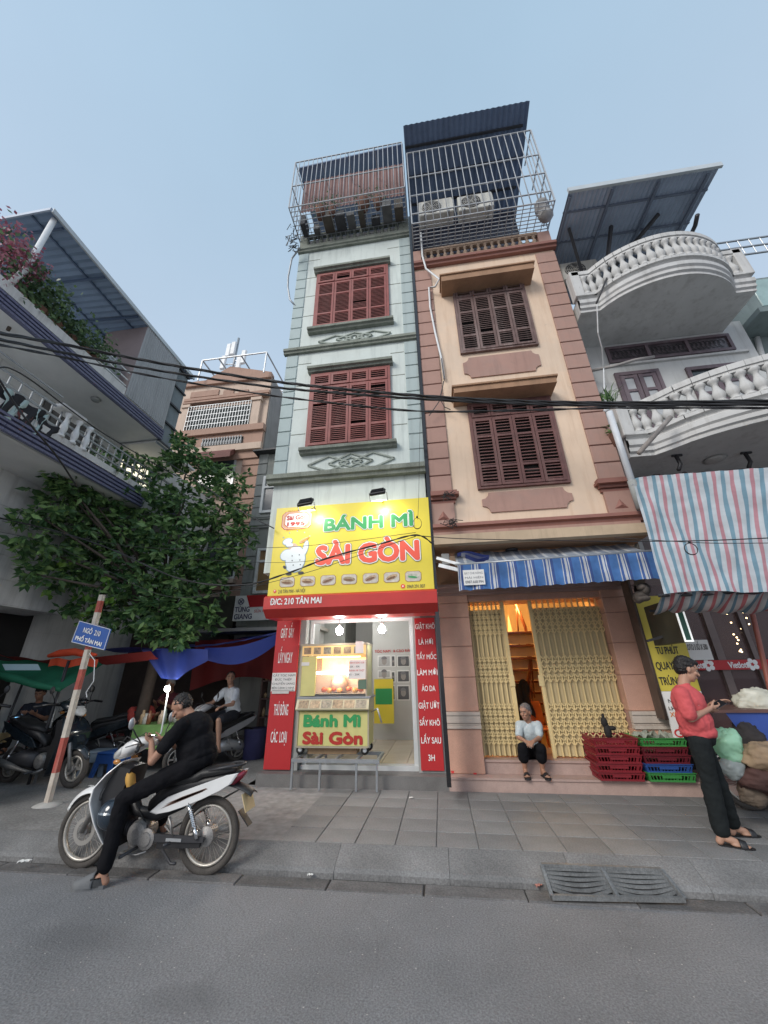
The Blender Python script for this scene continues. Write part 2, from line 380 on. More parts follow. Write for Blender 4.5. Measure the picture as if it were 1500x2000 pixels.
EYEW = mat('eye_white', (.36,.34,.32), .3, 0)
LIPM = mat('lips', (.30,.12,.10), .5, 0)
def leafmat(name, c, c2):
    if name in _m: return _m[name]
    m = mat(name, c, .45, 0); n = m.node_tree.nodes; L = m.node_tree.links; b = n['Principled BSDF']
    g = n.new('ShaderNodeNewGeometry'); cr = n.new('ShaderNodeValToRGB'); cr.color_ramp.elements[0].color = (*c, 1); cr.color_ramp.elements[1].color = (*c2, 1)
    cr.color_ramp.elements[0].position = .35
    L.new(g.outputs['Random Per Island'], cr.inputs[0]); L.new(cr.outputs[0], b.inputs['Base Color'])
    tr = n.new('ShaderNodeBsdfTranslucent'); L.new(cr.outputs[0], tr.inputs[0]); ms = n.new('ShaderNodeMixShader'); ms.inputs[0].default_value = .25
    L.new(b.outputs[0], ms.inputs[1]); L.new(tr.outputs[0], ms.inputs[2]); L.new(ms.outputs[0], n['Material Output'].inputs[0]); return m
LEAF = leafmat('tree_leaf', (.05,.12,.042), (.24,.39,.13))
LEAF2 = leafmat('potted_leaf', (.05,.10,.045), (.16,.26,.11))
BOUG = leafmat('bougainvillea_petal', (.30,.09,.14), (.45,.20,.24))
BARK = mat('bark', (.09,.07,.055), .9, .3, 6, .6, 30)
TARPBLUE = cloth('blue_tarpaulin', (.03,.055,.28), .2, .45)
TARPRED = cloth('red_tarpaulin', (.22,.022,.02), .35)
TARPORANGE = cloth('orange_tarpaulin', (.75,.09,.03), .3)
TARPGREEN = cloth('green_tarpaulin', (.03,.22,.12), .45)
AWN = stripes('blue_white_awning_cloth', [(.10,(.55,.57,.6)),(.05,(.05,.12,.35)),(.05,(.55,.57,.6)),(.14,(.05,.10,.30)),(.40,(.07,.19,.46)),(.04,(.55,.57,.6)),(.10,(.05,.12,.35))], 'UV', 0, 11.0, var=.38, translucent=.2)
AWNTOP = stripes('pale_striped_awning_top', [(.12,(.40,.42,.44)),(.2,(.19,.22,.28)),(.1,(.45,.46,.47)),(.3,(.25,.28,.33))], 'UV', 0, 9.0, var=.2)
TARPSTR = stripes('red_blue_striped_tarpaulin', [(.20,(.56,.61,.65)),(.24,(.19,.33,.42)),(.26,(.56,.61,.65)),(.22,(.50,.25,.29)),(.08,(.56,.61,.65))], 'UV', 0, 8.6, var=.25, translucent=.3, wob=.035)
# ================================================================= SETTING
ZS = 0.15
def road_mat():
    m = mat('asphalt', (.20,.20,.205), .82, .26, .7, .7, 55, fine=.26); n = m.node_tree.nodes; L = m.node_tree.links; b = n['Principled BSDF']
    src = b.inputs['Base Color'].links[0].from_socket; tc = n['Texture Coordinate']
    vo = n.new('ShaderNodeTexVoronoi'); vo.inputs['Scale'].default_value = 26; L.new(tc.outputs['Object'], vo.inputs['Vector'])
    cmp_ = n.new('ShaderNodeMath'); cmp_.operation = 'LESS_THAN'; cmp_.inputs[1].default_value = .13; L.new(vo.outputs['Distance'], cmp_.inputs[0])
    sp = n.new('ShaderNodeSeparateColor'); L.new(vo.outputs['Color'], sp.inputs[0])
    g = n.new('ShaderNodeMath'); g.operation = 'GREATER_THAN'; g.inputs[1].default_value = .86; L.new(sp.outputs[0], g.inputs[0])
    mu = n.new('ShaderNodeMath'); mu.operation = 'MULTIPLY'; L.new(cmp_.outputs[0], mu.inputs[0]); L.new(g.outputs[0], mu.inputs[1])
    mx = n.new('ShaderNodeMix'); mx.data_type = 'RGBA'; L.new(mu.outputs[0], mx.inputs[0]); L.new(src, mx.inputs[6]); mx.inputs[7].default_value = (.42,.40,.37,1)
    # oil stains with a shape of their own
    cur = mx.outputs[2]
    for (cx, cy, rx, ry) in ((-2.6,3.15,.36,.13),(-1.55,2.75,.22,.10),(.4,2.0,.5,.25)):
        mp = n.new('ShaderNodeMapping'); mp.inputs['Location'].default_value = (-cx/rx, -cy/ry, 0); mp.inputs['Scale'].default_value = (1/rx, 1/ry, 0); L.new(tc.outputs['Object'], mp.inputs[0])
        ln = n.new('ShaderNodeVectorMath'); ln.operation = 'LENGTH'; L.new(mp.outputs[0], ln.inputs[0])
        nz = n.new('ShaderNodeTexNoise'); nz.inputs['Scale'].default_value = 9; nz.inputs['Detail'].default_value = 5; L.new(tc.outputs['Object'], nz.inputs['Vector'])
        ad = n.new('ShaderNodeMath'); ad.operation = 'ADD'; L.new(ln.outputs['Value'], ad.inputs[0]); L.new(nz.outputs['Fac'], ad.inputs[1])
        mr = n.new('ShaderNodeMapRange'); mr.inputs[1].default_value = 1.1; mr.inputs[2].default_value = 1.8; mr.inputs[3].default_value = .30; mr.inputs[4].default_value = 0; L.new(ad.outputs[0], mr.inputs[0])
        k = n.new('ShaderNodeMix'); k.data_type = 'RGBA'; L.new(mr.outputs[0], k.inputs[0]); L.new(cur, k.inputs[6]); k.inputs[7].default_value = (.09,.09,.095,1); cur = k.outputs[2]
    # hairline cracks and worn lanes
    v2 = n.new('ShaderNodeTexVoronoi'); v2.feature = 'DISTANCE_TO_EDGE'; v2.inputs['Scale'].default_value = .55; wn = n.new('ShaderNodeTexNoise'); wn.inputs['Scale'].default_value = 2.2; wn.inputs['Detail'].default_value = 7
    L.new(tc.outputs['Object'], wn.inputs['Vector']); va = n.new('ShaderNodeVectorMath'); va.operation = 'MULTIPLY_ADD'; va.inputs[1].default_value = (.9,.9,0); L.new(wn.outputs['Color'], va.inputs[0]); L.new(tc.outputs['Object'], va.inputs[2]); L.new(va.outputs[0], v2.inputs['Vector'])
    mr = n.new('ShaderNodeMapRange'); mr.inputs[1].default_value = 0; mr.inputs[2].default_value = .010; mr.inputs[3].default_value = .14; mr.inputs[4].default_value = 0; L.new(v2.outputs['Distance'], mr.inputs[0])
    k = n.new('ShaderNodeMix'); k.data_type = 'RGBA'; L.new(mr.outputs[0], k.inputs[0]); L.new(cur, k.inputs[6]); k.inputs[7].default_value = (.06,.06,.062,1); cur = k.outputs[2]
    L.new(cur, b.inputs['Base Color']); return m
ASPH = road_mat()
MB().quad((-80,-60,0),(80,-60,0),(80,3.90,0),(-80,3.90,0)).build('road', ASPH, kind='structure')
MB().quad((-80,3.90,-.02),(80,3.90,-.02),(80,60,-.02),(-80,60,-.02)).build('ground', CONC, kind='structure')
TILEM = mat('paving_stone', (.205,.203,.20), .75, .26, 1.3, .3, 50, fine=.2, rand=.16, streak=0)
KERBM = mat('kerb_stone_granite', (.198,.196,.194), .8, .30, 2.0, .45, 50, fine=.22, rand=.15)
GUTM = mat('gutter_slab', (.135,.13,.128), .85, .35, 3, .5, 50, fine=.25, rand=.25)
# gutter slabs
gut = MB().quad((-14,3.9,-.006),(14,3.9,-.006),(14,4.15,-.006),(-14,4.15,-.006)).build('gutter', mat('gutter_dirt', (.05,.045,.04), .9, .3, 6, .5, 60), kind='structure')
gm = MB().bbox(-.395,.395,3.905,4.07,-.03,.008,.006).mesh('gutter_slab', GUTM)
for i in range(-9, 9): inst(gm, 'gutter_slab', (i*.8+.14+rnd.uniform(-.004,.004), rnd.uniform(-.004,.004), rnd.uniform(-.004,.004)), gut)
# kerb: splayed granite stones
kerb = MB().box(-14,14,4.16,4.36,-.05,.02).build('kerb', KERBM, kind='structure')
kp = [(4.10,-.03),(4.10,.035),(4.13,.06),(4.36,.148),(4.375,.15),(4.375,-.03)]
km = MB().prism([(-.4985,y,z) for y,z in kp], (.997,0,0)).mesh('kerb_stone', KERBM)
for i in range(-10, 10): inst(km, 'kerb_stone', (i+.45, rnd.uniform(-.006,.006), rnd.uniform(-.004,.003)), kerb)
# pavement with stone flags in rows
pave = MB().box(-2.95,14,4.376,6.3,-.02,.138).build('pavement', mat('pavement_joint', (.27,.26,.25), .9, .3, 8, .3, 60), kind='structure')
tms = []
tw, td = .385, .355
for q in range(3):
    tms.append(MB().bbox(-tw/2+.004, tw/2-.004, -td/2+.004, td/2-.004, -.012, .0, .003).mesh('paving_stone', TILEM))
nt_ = 0
for r_ in range(5):
    y = 4.376+td*(r_+.5)+.002
    for i in range(-7, 20):
        x = 1.0+(i+.5)*tw
        if x < -2.8: continue
        inst(tms[nt_ % 3], 'paving_stone', (x, y, .1505+rnd.uniform(-.0015,.0012)), pave, rot=(rnd.uniform(-.003,.003), rnd.uniform(-.003,.003), 0)); nt_ += 1
# alley mouth concrete and lane
ALLEYM = mat('patched_alley_concrete', (.21,.206,.20), .85, .38, 1.1, .6, 30, fine=.25, streak=0)
def alley(u, v):
    x = -16+u*13.04; y = 4.376+v*24
    return (x, y, .147+.012*math.sin(x*1.7+y)+.008*math.sin(y*2.3-x)+.006*math.sin(x*5+y*3)*(1 if y > 4.6 else 0) if y > 4.5 else .147)
mb = MB(); mb.sheet(alley, 50, 90); mb.build('alley_path', ALLEYM, kind='structure')
# far street ground behind the houses
# iron grate laid on the kerb
GRM = mat('grate_iron', (.20,.205,.205), .6, .3, 8, .3, 60, metal=.3, fine=.2)
gr = thing('drain_grate', 'grey iron drain grate with bent bars lying on the kerb', 'grate', (1.25,4.15,.05))
gA, gB, gC, gD = PZ(1058,1690,.155), PZ(1292,1700,.16), PZ(1337,1757,.035), PZ(1078,1752,.035)
def gp(u, v, dz=0): return (gA*(1-u)+gB*u)*(1-v)+(gD*(1-u)+gC*u)*v+V((0,0,dz))
for nm, a, b_ in (('frame',(0,0),(1,0)),('frame',(1,0),(1,1)),('frame',(1,1),(0,1)),('frame',(0,1),(0,0)),('frame',(.505,0),(.505,1))):
    MB().bar(gp(*a), gp(*b_), .028, .03).build(nm, GRM, gr)
for side in (0, 1):
    u0, u1 = (.02,.49) if side == 0 else (.52,.98)
    for k in range(6):
        v = .10+k*.128; sag = .07*(k/5)**1.5
        mb = MB(); pts = [gp(u0+(u1-u0)*t, v+sag*math.sin(math.pi*t), -.03*math.sin(math.pi*t)*k/5) for t in [i/8 for i in range(9)]]
        for i in range(8): mb.bar(pts[i], pts[i+1], .022, .016)
        mb.build('bar', GRM, gr)
pl = MB(); pl.quad(gp(.01,.1,-.012),gp(.98,.1,-.012),gp(.98,.95,-.02),gp(.01,.95,-.02)); pl.build('pit', DARKV, gr)
# litter
def litter(p, sz, label, m=PAPER, rz=0):
    mb = MB(); c, s_ = math.cos(rz), math.sin(rz)
    n_ = 4
    mb.sheet(lambda u, v: (p.x+((u-.5)*sz*c-(v-.5)*sz*.5*s_), p.y+((u-.5)*sz*s_+(v-.5)*sz*.5*c), p.z+.006+.014*abs(math.sin(u*7+v*3))), 5, 4, smooth=False)
    return tag(mb.build('litter', m), label, 'litter')
litter(PZ(803,1560,.152), .05, 'small white scrap of paper on the pavement before the shop', rz=.4)
litter(PZ(47,1685,.06), .10, 'crumpled white tissue by the kerb at the far left', rz=.3)
litter(PZ(177,1537,.15), .09, 'flat white paper scrap behind the leaning pole', rz=-.3)
litter(PZ(606,1712,.02), .05, 'white scrap in the gutter right of the rear wheel', rz=.1)
litter(PZ(735,1708,.02), .03, 'tiny white crumb of litter against the kerb', rz=.1)
litter(PZ(1052,1733,.02), .06, 'torn red wrapper at the corner of the drain grate', mat('faded_red_wrapper', (.40,.17,.13), .6, .2, 8), rz=.5)
# ================================================================= GREEN SHOP HOUSE
YU = 5.75                                     # plane of the upper fronts
gb = thing('shop_house', 'narrow pale green four storey house with red shutters over the bread shop', 'house', (-1.45,6.3,.15))
GX0, GX1 = -2.87, -.03
z1, z2, z3 = PY(690,930,YU).z, PY(690,676,YU).z, PY(690,478,YU).z     # ledge levels 4.9 8.1 11.6
mb = MB(); mb.box(GX0,GX1,YU,YU+.30,z1,z3); mb.box(GX0,GX1,YU+.30,17,3.3,z3+.02); mb.box(GX0+.02,GX1-.02,YU+.03,YU+.30,3.2,z1)
mb.build('wall', GREENW, gb)
# quoins on both edges
hq = .33
for (xa, xb) in ((GX0,GX0+.25),(GX1-.26,GX1)):
    for (a, b_) in ((z1+.12,z2-.07),(z2+.1,z3-.07)):
        n_ = round((b_-a)/hq); s_ = (b_-a)/n_
        me = MB().bbox(xa-.004,xb,YU-.022,YU+.01,0,s_-.022,.006).mesh('quoin', GREENQ, root_of(gb)-V((0,0,root_of(gb).z)))
        for i in range(n_): inst(me, 'quoin', (root_of(gb).x, root_of(gb).y, a+i*s_), gb)
# grooves as shallow recess strips framing wall courses
for (a, b_) in ((z1,z2),(z2,z3)):
    for k in (1,2,3,4):
        z = a+(b_-a)*(.13+.19*k) ; 
        for (xa, xb) in ((GX0+.27,GX0+.56),(GX1-.56,GX1-.28)):
            MB().box(xa,xb,YU-.004,YU+.01,z,z+.016).build('groove', LEDGE, gb)
# ledges
def ledge(xa, xb, z, h, d, m, par, y=YU, nm='ledge'):
    mb = MB(); pr = [(y+.02,z),(y-d*.6,z),(y-d*.7,z+h*.35),(y-d,z+h*.45),(y-d,z+h),(y+.02,z+h+.01)]
    mb.prism([(xa,a,b) for a,b in pr], (xb-xa,0,0)); return mb.build(nm, m, par)
ledge(GX0-.07, GX1+.0, z1-.06, .16, .14, LEDGE, gb); ledge(GX0-.07, GX1+.0, z2-.05, .12, .10, LEDGE, gb); ledge(GX0-.04, GX1+.0, z3-.05, .12, .10, LEDGE, gb)
# shuttered windows
def shutter_window(par, x0, x1, z0, z1_, Y, m, tz=.2, nl=4, mix=None, open_=0.0, group=None, dark=DARKV, lou=.042):
    """frame, four louvred leaves and a row of louvred top lights"""
    win = MB()
    fw_ = .05
    win.box(x0,x0+fw_,Y-.03,Y+.03,z0,z1_); win.box(x1-fw_,x1,Y-.03,Y+.03,z0,z1_); win.box(x0+fw_,x1-fw_,Y-.03,Y+.03,z1_-fw_,z1_); win.box(x0+fw_,x1-fw_,Y-.03,Y+.03,z0,z0+fw_*.8)
    ht = (z1_-z0)*tz; win.box(x0+fw_,x1-fw_,Y-.028,Y+.03,z1_-ht-.02,z1_-ht+.02)
    w_ = win.build('window', m, par)
    MB().quad((x0,Y+.026,z0),(x1,Y+.026,z0),(x1,Y+.026,z1_),(x0,Y+.026,z1_)).build('window_void', dark, w_)
    lw = (x1-x0-2*fw_)/nl; lv = MB()
    for i in range(nl):
        a = x0+fw_+i*lw+.004; b = a+lw-.008; sm = MB(); yj = Y-.018+rnd.uniform(-.012,.004)
        st = .045
        for (za, zb, mids) in ((z0+fw_*.8+.004, z1_-ht-.024, (.27,.72)), (z1_-ht+.024, z1_-fw_-.004, ())):
            sm.box(a,a+st,yj-.02,yj+.015,za,zb); sm.box(b-st,b,yj-.02,yj+.015,za,zb)
            sm.box(a+st,b-st,yj-.019,yj+.014,zb-st,zb); sm.box(a+st,b-st,yj-.019,yj+.014,za,za+st)
            zs = [za+st]+[za+(zb-za)*t for t in mids]+[zb-st]
            for t in mids: z = za+(zb-za)*t; sm.box(a+st,b-st,yj-.018,yj+.013,z-.02,z+.02)
            for q in range(len(zs)-1):
                lo = zs[q]+(.02 if q else 0); hi = zs[q+1]-(.02 if q < len(zs)-2 else 0); n_ = max(2, int((hi-lo)/lou))
                for k in range(n_):
                    if rnd.random() < .015: continue
                    z = lo+(k+.5)*(hi-lo)/n_; dz = rnd.uniform(-.003,.003)
                    lv.add([(a+st,yj-.018,z-.020+dz),(b-st,yj-.018,z-.020),(b-st,yj+.012,z+.012),(a+st,yj+.012,z+.012+dz),(a+st,yj-.018,z-.008+dz),(b-st,yj-.018,z-.008),(b-st,yj+.012,z+.018),(a+st,yj+.012,z+.018+dz)],
                           [(3,2,1,0),(4,5,6,7),(0,1,5,4),(1,2,6,5),(2,3,7,6),(3,0,4,7)])
        sm.build('shutter', m, w_)
    lv.build('louvres', mix or m, w_, kind='stuff')
    return w_
w1 = rect((607,733),(757,716),(771,866),(598,872), YU-.03)
shutter_window(gb, *w1, YU-.03, REDWOOD)
w2 = rect((619,537),(757,519),(762,628),(612,640), YU-.03)
shutter_window(gb, *w2, YU-.03, REDWOOD)
for w_ in (w1, w2):
    ledge(w_[0]-.06, w_[1]+.06, w_[3]+.03, .11, .16, LEDGE, gb, nm='window_hood'); ledge(w_[0]-.09, w_[1]+.09, w_[2]-.14, .11, .15, LEDGE, gb, nm='window_sill')
# raised diamond mouldings
for (zc, xc, hw, hh) in ((PY(685,903,YU).z, PY(685,903,YU).x, .72, .20), (PY(692,660,YU).z, PY(692,660,YU).x, .70, .155)):
    for (dx, k) in ((-.42,1.0),(.42,1.0),(0,.62),(-.0,1.15)):
        a, b_ = (hw*.50*k, hh*k*.82); a = a*(1.1 if k == 1.0 else 1)
        mb = MB(); P = [(xc+dx-a,YU-.012,zc),(xc+dx,YU-.012,zc+b_),(xc+dx+a,YU-.012,zc),(xc+dx,YU-.012,zc-b_)]
        for i in range(4): mb.bar(P[i], P[(i+1)%4], .03, .03+.004*k+.002*dx, upv=(0,1,0))
        mb.build('diamond_moulding', MOULD, gb)
# roof balustrade
def baluster_mesh(h, r, m, n=8):
    pr = [(r*.95,0),(r*.95,.08),(r*.55,.13),(r*.75,.2),(r*1.0,.32),(r*.95,.42),(r*.5,.66),(r*.42,.78),(r*.7,.86),(r*.9,.92),(r*.9,1)]
    return MB().lathe((0,0,0), [(a, z*h) for a, z in pr], n).mesh('baluster', m)
def balustrade(par, pts, z, h, m, n, r=.055, rail=.11, top=.09, nm='balustrade', skirt=.10, mb2=None):
    """pts = polyline in plan; returns the rail part with balusters under it"""
    mb = MB(); segs = []; Ltot = 0
    for i in range(len(pts)-1):
        a, b = V((*pts[i],0)), V((*pts[i+1],0)); segs.append((a, b, (b-a).length)); Ltot += (b-a).length
        for (zc, hh, ww) in ((z+skirt/2, skirt, rail*.95),(z+h-top*.35, top*.7, rail),(z+h-top*.85, top*.35, rail*.75)):
            mb.bar(V((a.x,a.y,zc)), V((b.x,b.y,zc)), ww, hh)
    rl = mb.build(nm, m, par)
    bm = mb2 or baluster_mesh(h-top-skirt, r, m)
    for k in range(n):
        s_ = (k+.5)/n*Ltot
        for a, b, l in segs:
            if s_ <= l: p = a+(b-a)*(s_/l); break
            s_ -= l
        inst(bm, 'baluster', (p.x, p.y, z+skirt), rl)
    return rl
balustrade(gb, [(GX0+.1,YU-.02),(GX1-.05,YU-.02)], z3+.08, .52, LEDGE, 15, .055)
for a_, b_ in ((GX0,GX0+.2),(GX1-.25,GX1)): MB().box(a_,b_,YU-.06,YU+.06,z3+.07,z3+.62).build('parapet_post', LEDGE, gb)
# roof terrace: cage of bars, dark rail boards, shed of pink sheet
CY = 4.93
cz0, cz1 = PY(568,405,CY).z, PY(577,318,CY).z
cx0, cx1 = PY(571,360,CY).x, -.06
def cage(par, x0, x1, y0, y1, z0, z1_, nx, ny, mids, r=.012, floor_=True, m=CAGEM, top=True):
    mb = MB()
    for z in [z0, z1_]+mids:
        mb.bar((x0,y0,z),(x1,y0,z),r*2.2); mb.bar((x0,y0,z),(x0,y1,z),r*2.2); mb.bar((x1,y0,z),(x1,y1,z),r*2.2)
    for (x, y) in ((x0,y0),(x1,y0)): mb.bar((x,y,z0),(x,y,z1_),r*2.4)
    if floor_:
        for i in range(1, 9): mb.bar((x0,y0+(y1-y0)*i/9,z0),(x1,y0+(y1-y0)*i/9,z0),r*1.3)
    if top: 
        for i in range(0, 5): x = x0+(x1-x0)*i/4; mb.bar((x,y0,z1_),(x,y1,z1_),r*1.8)
    cg = mb.build('cage_frame', m, par)
    vm = MB().tube([(0,0,0),(0,0,z1_-z0)], r, 6).mesh('bar', m)
    for i in range(1, nx): inst(vm, 'bar', (x0+(x1-x0)*i/nx, y0-.004, z0), cg)
    for i in range(1, ny):
        for x in (x0, x1): inst(vm, 'bar', (x, y0+(y1-y0)*i/ny, z0), cg)
    if floor_:
        fm = MB().tube([(0,0,0),(0,y1-y0,0)], r*.8, 5).mesh('bar', m)
        for i in range(1, nx): inst(fm, 'bar', (x0+(x1-x0)*i/nx, y0, z0), cg)
    return cg
cage(gb, cx0, cx1, CY, YU+.1, cz0, cz1, 23, 6, [cz0+(cz1-cz0)*.45], r=.010)
SHEDM = mat('rusty_pink_sheet', (.20,.11,.10), .7, .2, 3, streak=.4)
def corr(par, nm, m, x0, x1, z0, z1_, Y, pitch=.09, amp=.012, thick=.01, axis='x'):
    mb = MB(); n_ = int((x1-x0)/pitch*2)
    mb.sheet(lambda u, v: (x0+(x1-x0)*u, Y+amp*(1 if round(u*n_) % 2 else -1), z0+(z1_-z0)*v), n_, 1, smooth=False)
    return mb.build(nm, m, par)
sh0 = PY(600,395,5.55); 
corr(gb, 'shed_sheet', SHEDM, PY(592,380,5.6).x, -.06, PY(640,405,5.6).z-.05, PY(640,345,5.6).z-.05, 5.6)
mb = MB(); a = PY(590,337,5.5); mb.prism([(a.x-.05,5.35,a.z-.1),(-.04,5.35,a.z+.12),(-.04,5.35,a.z+.17),(a.x-.05,5.35,a.z-.05)], (0,2.2,.0)); mb.build('shed_roof', VEILROOF, gb)
# parapet terrace wall behind, dark clutter under the cage
mb = MB(); mb.box(GX0+.05,GX1-.04,5.9,6.0,z3+.05,cz0+.3); mb.build('terrace_wall', mat('dark_terrace_wall', (.10,.10,.105), .9, .3, 4), gb)
for q in range(9):
    x = -2.75+q*.3; z_ = cz0-.02; tag(MB().box(x,x+rnd.uniform(.12,.26),5.3+rnd.uniform(-.1,.2),5.62,z_,z_+rnd.uniform(.12,.42)).build('storage_box', mat('dim_storage_%s' % 'abc'[q % 3], ((.06,.06,.065),(.13,.13,.13),(.09,.075,.06))[q % 3], .8, .3, 6)), ('dark','pale','brown')[q % 3]+' box stored '+('at the left end','left of the plants','beside the first plant','behind the small plant','at the left middle','at the middle','right of the middle','near the right plant','at the right end')[q]+' of the green house roof cage', 'box', 'boxes stored in the roof cage')
for (x, r_, k) in ((-2.2,.14,0),(-1.9,.10,1),(-1.1,.15,2),(-.75,.12,3)):
    mb = MB(); z = cz0+.02
    mb.lathe((x,5.25,z), [(r_*.7,0),(r_,.28),(r_*1.05,.3),(r_*.9,.28)], 12)
    for q in range(60):
        c = V((x+rnd.gauss(0,.13), 5.25+rnd.gauss(0,.1), z+.3+abs(rnd.gauss(0,.18)))); d = V((rnd.uniform(-1,1),rnd.uniform(-1,1),rnd.uniform(-.3,1))).normalized()*.09; e = d.orthogonal().normalized()*.022
        mb.add([c-e,c+d*.5-e*.2+V((0,0,.01)),c+d,c+e],[(0,1,2,3)],1)
    o = mb.build('potted_plant', [mat('terracotta_pot', (.20,.10,.07), .8, .2, 5), LEAF2]); tag(o, ['leftmost potted plant in the cage above the green house','second small potted plant inside the green house cage','bushy potted plant at the middle of the green house cage','potted plant at the right end of the green house cage'][k], 'potted plant', 'potted plants in the roof cages')
mb = MB()
for i in range(26):      # cable tangle at the corner
    p = V((GX0-.02,5.4+rnd.uniform(-.3,.1),cz0-.15-rnd.random()*.8)); mb.tube([p, p+V((rnd.uniform(-.12,.12),rnd.uniform(-.1,.1),rnd.uniform(-.2,.1))), p+V((rnd.uniform(-.15,.15),0,rnd.uniform(-.25,.2)))], .008, 5)
tag(mb.build('cable_tangle', BLACKP), 'tangle of black cables at the left corner under the roof cage', 'cables')
p0 = PY(578,490,5.55); p1 = PY(562,560,5.7); p2 = PY(572,600,5.75)
mb = MB(); mb.tube([p0+V((.1,0,.1)), PY(570,505,5.6), PY(563,540,5.65), p1, PY(566,585,5.72), p2+V((.08,0,0))], .022, 8)
tag(mb.build('drain_hose', STEELG), 'grey hose looping down the left edge of the green house', 'hose')

# ---------------- ground floor
YG = 6.40
mb = MB(); mb.box(-2.80,0.0,6.2,8.2,.0,.298); st = mb.build('doorstep', mat('grey_step_stone', (.16,.155,.15), .7, .2, 4, .3, 60, fine=.15), gb)
mb = MB(); mb.box(-2.78,-2.26,YG+.015,7.2,.30,3.3); mb.box(-.42,-.005,YG+.015,7.2,.30,3.3); mb.box(-2.26,-.42,6.6,7.0,2.78,3.3); mb.build('pier', GREY_PLASTER, gb)
mb = MB(); mb.box(-2.80,-.01,YU+.05,YG+.02,3.24,3.3); mb.build('soffit', GREENW, gb)
# roller shutter housing made of slats
slm = MB().bbox(-2.25,-.43,6.50,6.60,0,.052,.008).mesh('slat', mat('roller_slat', (.45,.45,.44), .5, .1, 3, streak=.3))
rs = MB().box(-2.25,-.43,6.52,6.59,2.50,2.78).build('roller_shutter', STEELG, gb)
for i in range(5): inst(slm, 'slat', (0,0,2.51+i*.056), rs)
# sliding door frame
mb = MB(); mb.box(-2.22,-2.17,6.55,6.62,.36,2.5); mb.box(-.49,-.43,6.55,6.62,.36,2.5); mb.box(-2.17,-.49,6.56,6.61,2.45,2.50); mb.box(-2.25,-.42,6.5,6.66,.298,.36); mb.build('door_frame', ALU, gb)
# room
ROOMW = mat('shop_room_wall', (.60,.60,.58), .7, .05, 2)
FLOORT = mat('cream_floor_tile', (.55,.48,.38), .25, .08, 3, rand=.06)
mb = MB(); RX0, RX1, RY = -2.72, -.06, 10.2
mb.quad((RX0,RY,.3),(RX1,RY,.3),(RX1,RY,3.1),(RX0,RY,3.1)); mb.quad((RX0,7.0,.3),(RX0,RY,.3),(RX0,RY,3.1),(RX0,7.0,3.1)); mb.quad((RX1,RY,.3),(RX1,7.0,.3),(RX1,7.0,3.1),(RX1,RY,3.1)); mb.quad((RX0,7.0,3.1),(RX0,RY,3.1),(RX1,RY,3.1),(RX1,7.0,3.1))
mb.quad((RX0,7.0,.33),(RX1,7.0,.33),(RX1,RY,.33),(RX0,RY,.33))
room = mb.build('room_wall', ROOMW, gb)
ftm = MB().bbox(.003,.397,.003,.397,0,.02,.002).mesh('floor_tile', FLOORT)
for i in range(6):
    for j in range(9): 
        inst(ftm, 'floor_tile', (-2.62+i*.4, 6.66+j*.4, .335), room)
# posters on the right hand wall and back wall
def poster(x0, x1, z0, z1_, Y, label, kind):
    t = thing('poster', label, 'poster', ((x0+x1)/2, Y, z0)); 
    MB().box(x0,x1,Y-.012,Y,z0,z1_).build('board', WHITEV if kind != 'menu' else YELLOW, t)
    if kind == 'menu':
        MB().box(x0+.03,x1-.03,Y-.016,Y-.0125,z0+(z1_-z0)*.42,z0+(z1_-z0)*.78).build('print', GREENI, t)
    else:
        g = mat('portrait_grey', (.22,.22,.23), .6, .3, 9)
        cx, cz, w_ = (x0+x1)/2, (z0+z1_)/2, (x1-x0)
        mb = MB(); mb.box(x0+.02,x1-.02,Y-.0145,Y-.0125,z0+.02,z1_-.02); mb.build('print', mat('poster_print_'+('dark' if kind == 'dark' else 'pale'), (.12,.12,.13) if kind == 'dark' else (.50,.50,.50), .6, .3, 7), t)
        mb = MB(); mb.prism([(cx+w_*.2*math.cos(a), Y-.016, cz+w_*.27*math.sin(a)) for a in [i*math.pi/7 for i in range(14)]], (0,-.001,0)); mb.build('portrait', mat('portrait_tone', (.36,.33,.31), .6, .2, 9), t)
        mb = MB(); mb.prism([(cx+w_*.23*math.cos(a), Y-.018, cz+w_*.14+w_*.22*math.sin(a)) for a in [i*math.pi/6 for i in range(7)]], (0,-.001,0)); mb.build('portrait_hair', g, t)
PYW = 8.9
def pr(px0, px1, py0, py1, lab, kind):
    a = PY(px0, py1, PYW); b = PY(px1, py0, PYW); poster(a.x, b.x, a.z, b.z, PYW, lab, kind)
mb = MB(); mb.box(PY(728,1300,PYW).x,RX1+.0,PYW+.001,PYW+.05,.33,3.1); mb.build('partition_wall', ROOMW, gb)
pr(738,763,1280,1303,'pale hairstyle portrait poster at the top left of the wall','pale'); pr(776,800,1280,1303,'dark hairstyle photo poster at the top right of the wall','dark')
pr(738,763,1309,1325,'pale portrait poster above the yellow menu board','pale'); pr(776,800,1309,1333,'dark photo poster in the middle row beside the door frame','dark')
pr(764,772,1280,1303,'narrow dark photo strip between the two top posters','dark'); pr(764,772,1311,1333,'narrow dark photo strip in the second poster row','dark')
pr(764,772,1338,1368,'narrow dark photo strip in the lowest poster row','dark'); pr(776,800,1338,1368,'tall dark poster in the lowest row behind the chair','dark')
text('TÓC NAM', PY(732,1275,PYW-.01), (1,0,0), (0,0,1), .36, .06, REDI, gb); text('& CẠO RÂU', PY(768,1274,PYW-.01), (1,0,0), (0,0,1), .42, .06, REDI, gb)
a = PY(731,1413,8.6); b_ = PY(768,1326,8.6); poster(a.x, b_.x, a.z, b_.z, 8.6, 'tall yellow menu board with a green panel inside the shop', 'menu')
